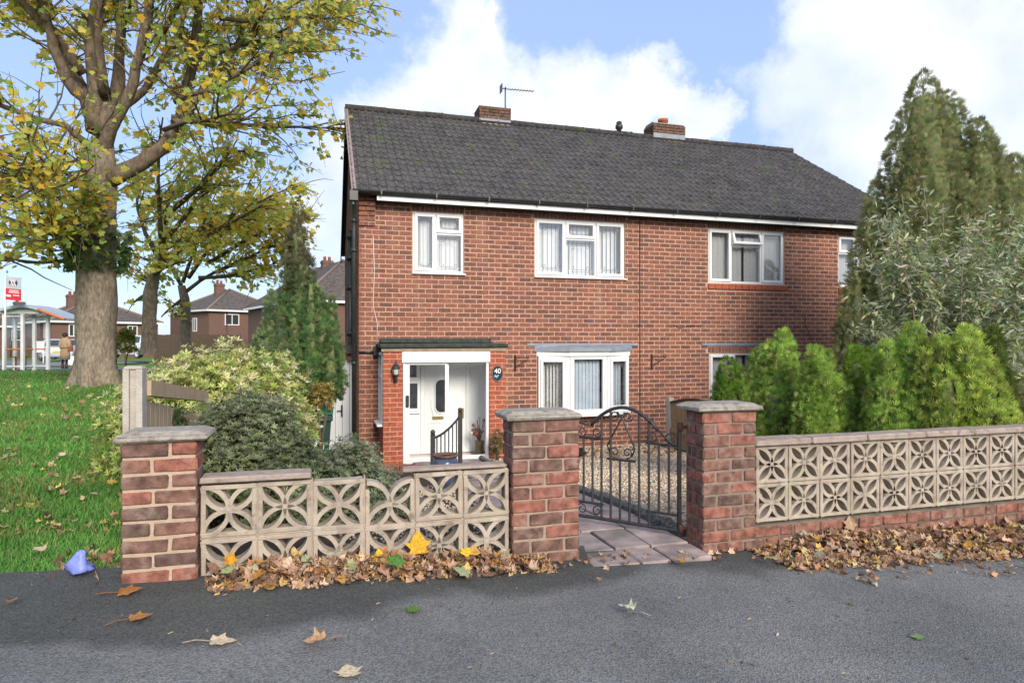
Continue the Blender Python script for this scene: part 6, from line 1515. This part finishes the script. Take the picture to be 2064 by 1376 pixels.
def bus_sign():
    Y = 23.2; a = at(10, 742, Y); zb = float(lawn_h(a.x*CT + Y*ST, -a.x*ST + Y*CT))
    t = T('bus_stop_sign', 'bus stop flag with crossed emblem above a red panel, on a thin pole', 'bus stop sign', (a.x, Y, zb), 'w')
    def part(n, mb, mat, par=None): return link(n, mb.mesh(n, mat), par or t.e)
    zt = at(12, 556, Y).z - zb
    part('pole', MB().tube([(0, 0, -.1), (.02, 0, zt + .03)], .032, 8), M_ALU)
    part('top_bar', MB().tube([(-.03, 0, zt + .03), (.60, 0, zt - .06)], .018, 6), M_ALU)
    def q(x, s): return (x + .02, -.02, zt - .03 - x * .09 - s * .82)      # slightly sagging flag
    def panel(x0, x1, s0, s1, y=-.0, th=.012):
        m = MB(); c = [q(x0, s1), q(x1, s1), q(x1, s0), q(x0, s0)]; m._add([(p[0], p[1] + y - th, p[2]) for p in c] + [(p[0], p[1] + y, p[2]) for p in c], [(0,1,2,3),(7,6,5,4),(0,4,5,1),(1,5,6,2),(2,6,7,3),(3,7,4,0)]); return m
    fl = part('flag', panel(.03, .58, 0, .50), pmat('flag_grey', (.42,.46,.52), (.38,.42,.48), 4, .5)); red = pmat('flag_red', (.55,.03,.05), (.5,.03,.05), 4, .5)
    part('red_panel', panel(.03, .58, .50, 1.0), red, fl)
    nav = pmat('emblem_navy', (.02,.05,.12), (.03,.06,.13), 4, .5)
    def dia(cx, cs, w, h, mat, n='emblem'):
        m = MB(); c = [q(cx - w, cs), q(cx, cs + h), q(cx + w, cs), q(cx, cs - h)]; m._add([(p[0], p[1] - .022, p[2]) for p in c] + [(p[0], p[1] - .013, p[2]) for p in c], [(0,1,2,3),(7,6,5,4),(0,4,5,1),(1,5,6,2),(2,6,7,3),(3,7,4,0)]); part(n, m, mat, fl)
    dia(.205, .235, .065, .15, nav); dia(.405, .235, .065, .15, nav); dia(.305, .235, .05, .13, red); 
    for cx in (.255, .355):
        for sg in (-1, 1): part('emblem', MB().bar((q(cx - .055, .235)[0], -.048, q(cx - .055, .235 - sg*.14)[2]), (q(cx + .055, .235)[0], -.048, q(cx + .055, .235 + sg*.14)[2]), .018), M_WHITE, fl)
    for s, x0, x1 in ((.56, .16, .50), (.64, .14, .52), (.76, .30, .52)): part('printed_line', panel(x0, x1, s, s + .035, -.014, .004), M_WHITE, fl)
    part('route_box', panel(.06, .22, .77, .86, -.014, .004), M_WHITE, fl)
bus_sign()
def woman():
    Y = 29.0; a = at(131, 745, Y); z0 = a.z
    t = T('person', 'woman in a tan knee length coat and dark trousers walking away past the shelter', 'person', (a.x, Y, z0), 'w', rot=R(-8))
    J = [(0,0,.86), (0,0,1.05), (0,.01,1.28), (0,.01,1.42), (0,.02,1.50), (0,.03,1.60),          # pelvis, belly, chest, neck, head
         (.09,0,.80), (.085,.02,.46), (.075,-.02,.09), (.075,.09,.04), (-.09,0,.80), (-.085,-.03,.46), (-.08,-.06,.09), (-.08,.06,.04),
         (.16,.01,1.35), (.215,-.02,1.10), (.20,.07,.92), (.19,.10,.84), (-.16,.01,1.35), (-.215,-.02,1.10), (-.20,.07,.92), (-.19,.10,.84)]
    Ed = [(0,1),(1,2),(2,3),(3,4),(4,5),(0,6),(6,7),(7,8),(8,9),(0,10),(10,11),(11,12),(12,13),(2,14),(14,15),(15,16),(16,17),(2,18),(18,19),(19,20),(20,21)]
    Rr = [.14,.125,.145,.05,.085,.075,.085,.058,.042,.04,.085,.058,.042,.04,.06,.045,.035,.03,.06,.045,.035,.03]
    me = bpy.data.meshes.new('body'); me.from_pydata(J, Ed, []); o = link('body', me, t.e)
    me.materials.append(pmat('dark_trousers', (.015,.017,.025), (.02,.022,.03), 10, .9))
    md = o.modifiers.new('skin', 'SKIN'); sv = me.skin_vertices[0].data
    for i, r in enumerate(Rr): sv[i].radius = (r, r * .8)
    sv[0].use_root = True; o.modifiers.new('sub', 'SUBSURF').levels = 2; o.modifiers['sub'].render_levels = 2
    tan = pmat('tan_coat', (.42,.29,.18), (.36,.25,.15), 6, .85)
    def part(n, mb, mat): return link(n, mb.mesh(n, mat), t.e)
    c = MB(); c.lathe([(.215, .46), (.21, .70), (.185, .95), (.19, 1.2), (.20, 1.34), (.12, 1.44), (.06, 1.47)], 0, 0, 18)
    c.v = [(x, y * .78 + .005, z) for x, y, z in c.v]; part('coat', c, tan)
    for s in (1, -1): part('sleeve', MB().tube([(s*.17, .01, 1.36), (s*.235, -.02, 1.10), (s*.215, .07, .92)], [.075, .07, .06], 10), tan)
    part('belt', MB().lathe([(.19, .98), (.193, 1.02)], 0, .005, 18), pmat('coat_belt', (.30,.20,.12), (.27,.18,.11), 6, .8))
    part('hair', MB().ball((0, .0, 1.56), .115, 12, 9, (.95, 1, 1.05)).ball((0, -.05, 1.44), .10, 12, 8, (1, .6, 1.2)), pmat('dark_hair', (.02,.014,.01), (.035,.024,.018), 30, .6))
    part('scarf', MB().tube([(.09*math.cos(q), .075*math.sin(q), 1.44 + .02*math.sin(q*2)) for q in np.linspace(0, 6.283, 14)], .045, 7, caps=False), tan)
    for s, y in ((.075, -.0), (-.08, -.04)): part('boot', MB().tube([(s, y, .26), (s, y - .01, .06)], [.06, .05], 9).ball((s, y + .05, .035), .055, 8, 6, (.85, 1.9, .75)), pmat('brown_boots', (.13,.05,.03), (.10,.04,.025), 8, .6))
    b = T('handbag', 'reddish brown shoulder bag carried by the woman in the tan coat', 'handbag', (a.x + .24, Y - .02, z0 + .85), 'w')
    bm_ = pmat('bag_leather', (.33,.10,.055), (.26,.08,.045), 8, .5)
    link('bag_body', MB().cbox(-.08, .10, -.06, .08, -.03, .24, .02).mesh('bag_body', bm_), b.e); link('strap', MB().tube([(-.02, 0, .22), (-.06, .0, .42), (-.06, .02, .53), (.02, .04, .40), (.06, .04, .22)], .014, 6).mesh('strap', bm_), b.e)
woman()
def car(label, px, Y, zroof_px, rot, paint, group='cars parked along the road'):
    X = spx(px, Y); z0 = at(px, zroof_px, Y).z - 1.46
    t = T('parked_car', label, 'car', (X, Y, z0), 'w', group, rot=R(rot))
    def part(n, mb, mat, par=None): return link(n, mb.mesh(n, mat), par or t.e)
    pm = pmat('car_paint_' + paint[0], paint[1], paint[1], 3, .25, spec=.6)
    lo = [(-2.0, .25), (-2.05, .55), (-1.98, .92), (-1.7, .98), (.85, .98), (1.75, .82), (2.0, .62), (2.02, .28)]
    body = part('body', MB().prism(lo, 0, -.84, .84), pm)
    m = MB(); A = [(-1.88, .97), (-1.55, 1.40), (-1.0, 1.46), (.05, 1.44), (.95, .97)]
    vs = []
    for s in (-1, 1): vs += [(s * (.80 - .16 * (z - .97) / .49), y, z) for y, z in A]
    n = len(A); m._add(vs, [tuple(range(n)), tuple(range(n, 2*n))[::-1]] + [(i, (i+1) % n, n + (i+1) % n, n + i) for i in range(n)]); part('cabin', m, pm)
    dk = M_DARKIN
    m = MB()
    for y0, y1 in ((-1.40, -.55), (-.48, .45)):
        for s in (-1, 1): m = MB(); m._add([(s*.806, y0, 1.0), (s*.806, y1 + .22*(y1 > 0), 1.0), (s*.672, y1 - .12*(y1 > 0), 1.38), (s*.672, y0 + .08, 1.38), (s*.79, y0, 1.0), (s*.79, y1 + .22*(y1 > 0), 1.0), (s*.655, y1 - .12*(y1 > 0), 1.38), (s*.655, y0 + .08, 1.38)], [(0,1,2,3),(7,6,5,4),(0,4,5,1),(1,5,6,2),(2,6,7,3),(3,7,4,0)]); part('side_window', m, dk)
    m = MB(); m._add([(-.68, -1.885, 1.02), (.68, -1.885, 1.02), (.60, -1.60, 1.38), (-.60, -1.60, 1.38), (-.68, -1.865, 1.0), (.68, -1.865, 1.0), (.60, -1.58, 1.36), (-.60, -1.58, 1.36)], [(0,1,2,3),(7,6,5,4),(0,4,5,1),(1,5,6,2),(2,6,7,3),(3,7,4,0)]); part('rear_window', m, dk)
    m = MB(); m._add([(-.70, .93, 1.0), (.70, .93, 1.0), (.62, .12, 1.41), (-.62, .12, 1.41), (-.70, .95, 1.02), (.70, .95, 1.02), (.62, .14, 1.43), (-.62, .14, 1.43)], [(0,1,2,3),(7,6,5,4),(0,4,5,1),(1,5,6,2),(2,6,7,3),(3,7,4,0)]); part('windscreen', m, dk)
    for s in (-1, 1):
        for y in (-1.25, 1.25):
            w = part('wheel', MB().tube([(s*.70, y, .31), (s*.87, y, .31)], .31, 16), M_DKPLAS); part('rim', MB().tube([(s*.86, y, .31), (s*.882, y, .31)], .20, 12), M_ALU, w)
        part('tail_light', MB().cbox(s*.74 - .09, s*.74 + .09, -2.06, -1.97, .66, .90, .01), pmat('tail_red', (.45,.02,.02), (.4,.02,.02), 5, .3)); part('headlight', MB().cbox(s*.66 - .14, s*.66 + .14, 1.82, 1.98, .62, .74, .01), M_GLASSP if False else M_WHITE)
    part('number_plate', MB().box(-.26, .26, -2.075, -2.05, .56, .67), pmat('plate_yellow', (.6,.45,.06), (.6,.45,.06), 5, .5)); part('bumper', MB().cbox(-.82, .82, -2.10, -1.98, .30, .52, .03), pm)
car('silver hatchback seen between the bus shelter and the woman', 112, 44, 683, 38, ('silver', (.42,.45,.50)))
car('pale grey car half hidden by the thick tree trunk', 158, 47, 683, 80, ('grey', (.34,.37,.42)))
car('white car with a dark roof line behind the second slim trunk', 280, 42, 676, 60, ('white', (.70,.71,.73)))
b = T('estate_board', 'small white notice board seen through the bus shelter glass', 'notice board', (spx(79, 40), 40, 0), 'w')
link('board', MB().box(-.32, .32, -.02, .02, .72, 1.42).mesh('board', M_WHITE), b.e); link('leg', MB().bar((-.25, 0, 0), (-.25, 0, .72), .05).mesh('leg', M_WHITE), b.e); link('leg', MB().bar((.25, 0, 0), (.25, 0, .72), .05).mesh('leg', M_WHITE), b.e)
b = T('rubbish_bag', 'white rubbish bag lying on the verge beyond the woman in the tan coat', 'rubbish bag', (spx(153, 34), 34, .0), 'w')
m = MB().ball((0, 0, .3), .42, 12, 8, (1.1, .8, .8)); m.v = [(x * (1 + random.uniform(-.08, .08)), y, z * (1 + random.uniform(-.08, .08))) for x, y, z in m.v]; link('bag_body', m.mesh('bag_body', M_WHITE), b.e); link('knot', MB().ball((.1, 0, .62), .10, 8, 6).mesh('knot', M_WHITE), b.e)
far_house('plain neighbouring house almost hidden behind the tall dark conifer', 2075, 17.5, 16.2, 9, 8, -.7, 3.2, 5.4, [(1.5, 1.8, 1.6, 1.0)], [], None)

# ------------------------------------------------------------------ fallen leaves, bag, crumbs
VAR = [maple(c, w, f) for c, w, f in ((.1, .1, .1), (.5, .3, .25), (-.5, .4, .3), (.7, -.5, .4), (-.7, .2, .2), (.35, .8, .5), (.05, .05, .05), (.9, .5, .3))]
BROWN = [(.34,.20,.125), (.44,.28,.18), (.27,.165,.11), (.52,.36,.25), (.42,.21,.10), (.58,.42,.30), (.22,.14,.10), (.50,.31,.21)]
NAMES = {0: 'mid brown', 1: 'light brown', 2: 'dark brown', 3: 'tan', 4: 'rusty', 5: 'pale buff', 6: 'blackish brown', 7: 'pinkish brown', 8: 'amber', 9: 'golden tan', 10: 'grey olive'}
ORD = 'first second third fourth fifth sixth seventh eighth ninth tenth'.split()
def leaf_mesh(col, v, size, stem=False, name='fallen_leaf'):
    V, F = VAR[v]; V = np.array(V) * size; c = np.array([col, np.array(col) * random.uniform(.85, 1.1)])
    me = bpy.data.meshes.new(name); vs = [tuple(p) for p in V]; fs = list(F); cc = [c[0], c[1]]
    if stem:
        k = len(vs); w = .006 * size / .11; L = size * 1.05; b = random.uniform(-.3, .3)
        vs += [(-w, .02*size, .004), (w, .02*size, .004), (w + b*L*.4, -L*.55, .012), (-w + b*L*.4, -L*.55, .012), (w + b*L, -L, .004), (-w + b*L, -L, .004)]; fs += [(k, k+1, k+2, k+3), (k+3, k+2, k+4, k+5)]; s = np.array(col) * .8; cc += [s, s]
    me.from_pydata(vs, [], fs); a = me.attributes.new('col', 'FLOAT_COLOR', 'FACE'); a.data.foreach_set('color', np.concatenate([np.array(cc), np.ones((len(cc), 1))], 1).astype(np.float32).ravel()); me.materials.append(M_LITTER); return me
pool = {}
def leaf(col, v, size, loc, rot, label, group, stem=False):
    key = (tuple(col), v, round(size, 3), stem)
    if key not in pool: pool[key] = leaf_mesh(col, v, size, stem)
    o = link('fallen_leaf', pool[key], None, loc, rot); tag(o, label, 'leaf', group); return o
def ppt(px, py):
    """where the pavement shows at a point of the picture"""
    z = 0.0
    for _ in range(6):
        Y = FPX * (CAMZ - z) / (py - 688); X = (px - 1032) / FPX * Y; u = X*CT + Y*ST; z = pav_z(u)
    return X, Y, z
SPEC = [((240, 1199), (.40,.17,.05), 6, .105, -1.2, True, 'rusty orange maple leaf flat on the damp tarmac nearest the lawn end pillar'),
 ((262, 1253), (.42,.20,.06), 0, .095, -1.0, True, 'rusty orange maple leaf on the pavement below the damp patch, its stem pointing left'),
 ((425, 1298), (.66,.52,.36), 0, .105, -1.25, True, 'pale cream maple leaf with a long stem on the dry tarmac'),
 ((655, 1301), (.46,.28,.15), 1, .09, 1.9, True, 'tan brown maple leaf with stem near the middle of the pavement'),
 ((822, 1233), (.13,.22,.045), 6, .075, -1.4, True, 'green maple leaf with stem lying alone on the tarmac in front of the broken block'),
 ((1276, 1243), (.50,.50,.36), 3, .085, .9, True, 'pale green curled maple leaf on the tarmac in front of the gate opening'),
 ((1376, 1143), (.52,.26,.07), 1, .075, .3, False, 'small orange leaf on the tarmac just outside the gate threshold'),
 ((705, 1369), (.62,.50,.33), 0, .10, .4, False, 'cream leaf cut by the bottom edge of the pavement view'),
 ((1860, 1289), (.16,.26,.08), 6, .055, 1.2, False, 'small bright green leaf alone on the tarmac far to the right'),
 ((1720, 1221), (.14,.22,.09), 6, .04, .5, False, 'tiny green leaf on the tarmac below the right hand leaf heap'),
 ((84, 1121), (.58,.45,.30), 1, .09, 1.0, False, 'pale curled leaf on the dark tarmac near the blue bag'),
 ((20, 1226), (.36,.2,.1), 1, .06, .2, False, 'brown leaf scrap at the left end of the pavement'),
 ((1210, 1180), (.40,.27,.16), 3, .05, .2, False, 'small tan leaf scrap on the tarmac outside the gate'),
 ((985, 1165), (.28,.16,.11), 6, .085, .2, False, 'flat dark brown leaf at the tarmac edge of the left leaf heap')]
for (p, col, v, s, rz, st, lb) in SPEC:
    X, Y, z = ppt(*p); leaf(col, v, s, (X, Y, z + .012 + (.012 if v not in (0, 6) else 0)), (random.uniform(-.12, .12), random.uniform(-.12, .12), rz), lb, 'single leaves on the pavement', st)
def heap_z(u, v, side):
    if side == 0: return pav_z(u) + .062 * smooth(3.62, 3.88, v) * smooth(-.66, -.3, u) * (1 - .55 * smooth(.65, 1.25, u)) + .008
    return pav_z(u) + .085 * smooth(3.42, 3.86, v) * smooth(2.85, 3.5, u) + .008
BRIGHT = [((845, 1103), (.62,.36,.03), 6, .13, 'upright golden yellow maple leaf leaning on the screen blocks above the left heap', 1), ((765, 1120), (.68,.44,.02), 0, .075, 'bright yellow leaf standing in the left heap under the fourth block', 1),
 ((795, 1135), (.10,.22,.05), 2, .10, 'deep green maple leaf near the yellow one in the left heap', 0), ((512, 1163), (.55,.25,.05), 0, .075, 'orange leaf at the front of the left heap under the second block', 0),
 ((945, 1157), (.30,.36,.20), 6, .10, 'pale green maple leaf at the front right of the left heap', 0), ((935, 1118), (.68,.42,.03), 0, .07, 'golden leaf on the left heap beneath the last block', 0), ((460, 1125), (.58,.28,.03), 1, .07, 'orange leaf against the first block above the left heap', 1),
 ((900, 1150), (.56,.27,.08), 1, .06, 'small orange leaf in the front of the left heap below the fifth block', 0), ((455, 1155), (.32,.38,.16), 0, .07, 'yellow green leaf in the left heap near the lawn end pillar', 0), ((545, 1155), (.14,.28,.06), 0, .06, 'small green leaf beside the orange one at the front of the left heap', 0),
 ((715, 1140), (.40,.42,.14), 0, .065, 'yellow green leaf in the left heap under the third block', 0), ((615, 1172), (.44,.26,.19), 6, .085, 'pinkish tan leaf lying at the very front of the left heap', 0)]
for (p, col, v, s, lb, upr) in BRIGHT:
    u, zz = at_uv(p[0], p[1], 3.82 if upr else 3.60); vv = 3.84 if upr else 3.60; L = UV(u, vv, max(zz, float(heap_z(u, vv, 0)) + .012) if not upr else zz - .04)
    leaf(col, v, s, L, (R(70), random.uniform(-.3, .3), TH + random.uniform(-.3, .3)) if upr else (R(random.uniform(12, 30)), random.uniform(-.3, .3), random.uniform(0, 6)), lb, 'coloured leaves in the left heap')
RB = [((1681, 1084), (.62,.30,.03), 1, .10, 'big orange leaf on top of the right heap', 1), ((1822, 1128), (.66,.33,.02), 6, .11, 'long orange leaf at the front of the right heap', 0), ((1604, 1106), (.55,.46,.04), 0, .075, 'yellow green leaf standing in the right heap near the hinge pillar', 1), ((1555, 1115), (.52,.47,.14), 6, .10, 'wide pale yellow leaf at the pillar end of the right heap', 0),
 ((1715, 1020 + 40), (.45,.30,.19), 2, .10, 'tan leaf leaning on the plinth bricks over the right heap', 1), ((1770, 1112), (.30,.34,.22), 0, .09, 'grey green leaf in the middle of the right heap', 0), ((1955, 1100), (.56,.30,.06), 1, .08, 'amber leaf in the right heap below the far blocks', 0)]
for (p, col, v, s, lb, upr) in RB:
    vv = 3.84 if upr else 3.55; u, zz = at_uv(p[0], p[1], vv); leaf(col, v, s, UV(u, vv, zz - .02), (R(65), random.uniform(-.3, .3), TH + random.uniform(-.3, .3)) if upr else (R(random.uniform(10, 28)), random.uniform(-.3, .3), random.uniform(0, 6)), lb, 'coloured leaves in the right heap')
def heap(side, n, group, pal, u0, u1, v0):
    todo = n; done = 0
    while done < todo and todo < n * 6:
        done += 1
        u = random.uniform(u0, u1); q = random.random() ** .75; v = v0 + (3.885 - v0) * q; z = float(heap_z(u, v, side)) + random.uniform(.002, .02)
        k = random.randrange(len(pal)); sz = random.choice([.042, .055, .065, .08])
        used = heap.__dict__.setdefault('used', set())
        blk = ORD[int(min(max((u + .66) / .297, 0), 5))] + ' left screen block' if side == 0 else ORD[int(min(max((u - 2.945) / .2755, 0), 9))] + ' block past hinge pillar'
        lb = ('large ' if sz > .075 else 'small ' if sz < .05 else '') + NAMES[k] + ' leaf ' + ('at front of' if q < .4 else 'mid way up' if q < .75 else 'at back of') + ' the heap under ' + blk
        if lb in used: todo += 1; continue
        used.add(lb); leaf(pal[k], random.randint(0, 7), sz, UV(u, v, z), (random.gauss(.1, .38), random.gauss(0, .38), random.uniform(0, 6.3)), lb, group)
heap(0, 120, 'fallen leaves heaped under the left screen blocks', BROWN + [(.62,.36,.10), (.60,.42,.16), (.40,.42,.26)], -.58, 1.22, 3.64)
heap(1, 115, 'fallen leaves heaped under the right brick plinth', BROWN + [(.62,.38,.12), (.62,.46,.20), (.46,.45,.32)], 2.95, 5.7, 3.46)
def lawn_leaves():
    cols = [((.56,.40,.25), 'tan'), ((.68,.54,.30), 'cream'), ((.46,.30,.18), 'brown'), ((.66,.47,.12), 'golden'), ((.62,.42,.34), 'pinkish')]
    k = 0; seen = set(); tries = 0
    while k < 34 and tries < 900:
        Y = random.uniform(4.3, 11); X = random.uniform(-.80, -.42) * Y if Y > 5 else random.uniform(-.80, -.60) * Y; u = X*CT + Y*ST; v = -X*ST + Y*CT
        if u > -1.2 or v < edge_v(u) + .05: continue
        c, nm = random.choice(cols); sz = random.choice([.06, .08]); big = 'broad ' if sz > .07 else 'small '
        near = 'near the blue bag' if Y < 5 else 'near the fence post' if (Y < 6.5 and X > -3.6) else 'near the left edge of the lawn' if X < -.66 * Y else 'in the middle of the lawn' if Y < 8 else 'on the far lawn towards the thick trunk'
        lb = big + nm + ' fallen leaf on the grass ' + near; tries += 1
        if lb in seen and tries < 900: continue
        seen.add(lb); leaf(c, random.choice([0, 1, 2, 6]), sz, (X, Y, float(lawn_h(u, v)) + .045), (random.gauss(0, .3), random.gauss(0, .3), random.uniform(0, 6.3)), lb, 'fallen leaves on the lawn'); k += 1
lawn_leaves()
def litter():
    P, D, S, C = [], [], [], []
    def add(n, fu, fv, fz, s0, s1, pal):
        for _ in range(n):
            u = fu(); v = fv(); p = UV(u, v, fz(u, v)); P.append(tuple(p)); D.append(rng.normal(size=3) * (1, 1, .3)); S.append(random.uniform(s0, s1)); C.append(random.choice(pal))
    add(1500, lambda: random.uniform(-.60, 1.32), lambda: 3.615 + .275 * random.random() ** .7, lambda u, v: float(heap_z(u, v, 0)) * 1.0 - random.uniform(0, .05) * (v > 3.6) , .028, .062, BROWN + [(.60,.38,.14)])
    add(2100, lambda: random.uniform(2.85, 6.4), lambda: 3.36 + .5 * random.random() ** .75, lambda u, v: float(heap_z(u, v, 1)) - random.uniform(0, .05) * (v > 3.55), .028, .062, BROWN + [(.60,.46,.24), (.62,.40,.14)])
    add(90, lambda: random.uniform(3.0, 5.2), lambda: random.uniform(3.1, 3.4), lambda u, v: pav_z(u) + .01, .02, .05, BROWN)
    add(70, lambda: random.uniform(1.2, 2.9), lambda: random.uniform(3.66, 3.86), lambda u, v: pav_z(u) + .012, .02, .045, BROWN)
    add(200, lambda: random.uniform(2.6, 5.9), lambda: random.uniform(9.6, 11.1), lambda u, v: gz(u, v) + .02, .04, .08, BROWN)
    add(60, lambda: random.uniform(-1.5, -1.06), lambda: random.uniform(3.8, 4.6), lambda u, v: float(lawn_h(u, v)) + .03, .05, .09, BROWN)
    V, F = VAR[3]; P = np.array(P); n = len(P); Rm = frames(np.array(D), .8, np.array([0, 0, 1.0]))
    tag(link('leaf_litter', scatter('leaf_litter', V, F, P, Rm, np.array(S), np.clip(np.array(C) * (1 + rng.normal(size=(n, 1)) * .2), .02, .8), M_LITTER)), kind='stuff')
    # lawn leaves too many and too small to pick apart
    n = 300; Y = 1 / rng.uniform(1 / 22, 1 / 4.3, n); X = rng.uniform(-.84, -.44, n) * Y; u = X*CT + Y*ST; v = -X*ST + Y*CT; k = (u < -1.2) & (v > edge_v(u)); X, Y, u, v = X[k], Y[k], u[k], v[k]; n = len(X); V, F = VAR[1]
    tag(link('lawn_leaf_litter', scatter('lawn_leaf_litter', V, F, np.stack([X, Y, lawn_h(u, v) + .03], 1), frames(rng.normal(size=(n, 3)) * (1, 1, .3), .6, np.array([0, 0, 1.0])), .05 * rng.uniform(.6, 1.3, n) * (1 + Y * .03), pick([(.46,.31,.18), (.52,.40,.22), (.34,.22,.13), (.50,.36,.10)], n), M_LITTER)), kind='stuff')
    # seed cases, twigs and leaf crumbs on the tarmac
    n = 520; u = rng.uniform(-3.2, 6, n); v = rng.uniform(2.0, 3.6, n); z = pav_z(u) + .003; P = np.stack([u*CT - v*ST, u*ST + v*CT, z], 1)
    tv = [(-.18, 0, 0), (.18, .1, 0), (.12, 1, .15), (-.12, .8, .25)]
    tag(link('leaf_crumbs', scatter('leaf_crumbs', tv, [(0, 1, 2, 3)], P, frames(rng.normal(size=(n, 3)) * (1, 1, .1), .3, np.array([0, 0, 1.0])), .022 * rng.uniform(.3, 1.3, n), pick([(.20,.13,.09), (.36,.25,.16), (.10,.08,.06), (.45,.35,.25)], n), M_LITTER)), kind='stuff')
litter()
def blue_bag():
    p = at_uv(160, 1105, 4.02); u, v = p[0], 4.02; z = float(pav_z(u)) + .02
    me_m = MB(); K, N_ = 9, 16; 
    prof = [(.005, .15), (.022, .145), (.035, .12), (.05, .09), (.065, .06), (.075, .035), (.08, .012), (.07, 0), (.02, 0)]
    for i, (r, h) in enumerate(prof):
        for j in range(N_):
            a = 2*math.pi*j/N_; rr = r * (1 + .22*math.sin(a*3 + i*.9) + .12*math.sin(a*7 - i)) ; me_m.v.append((rr*math.cos(a) + .01*math.sin(i*1.3), rr*math.sin(a)*.8, h*(1 + .06*math.sin(a*5)) + random.uniform(-.004, .004)))
    for i in range(len(prof) - 1):
        for j in range(N_): me_m.f.append((i*N_ + j, i*N_ + (j+1) % N_, (i+1)*N_ + (j+1) % N_, (i+1)*N_ + j)); me_m.r.append(.5); me_m.sm.append(True)
    o = link('plastic_bag', me_m.mesh('plastic_bag', pmat('blue_plastic', (.20,.26,.72), (.30,.37,.82), 30, .4, trans=.2)), None, UV(u, v, z)); o.scale = (.78, .78, .74); tag(o, 'crumpled blue plastic bag on the grass edge beside the lawn end pillar', 'plastic bag')
blue_bag()
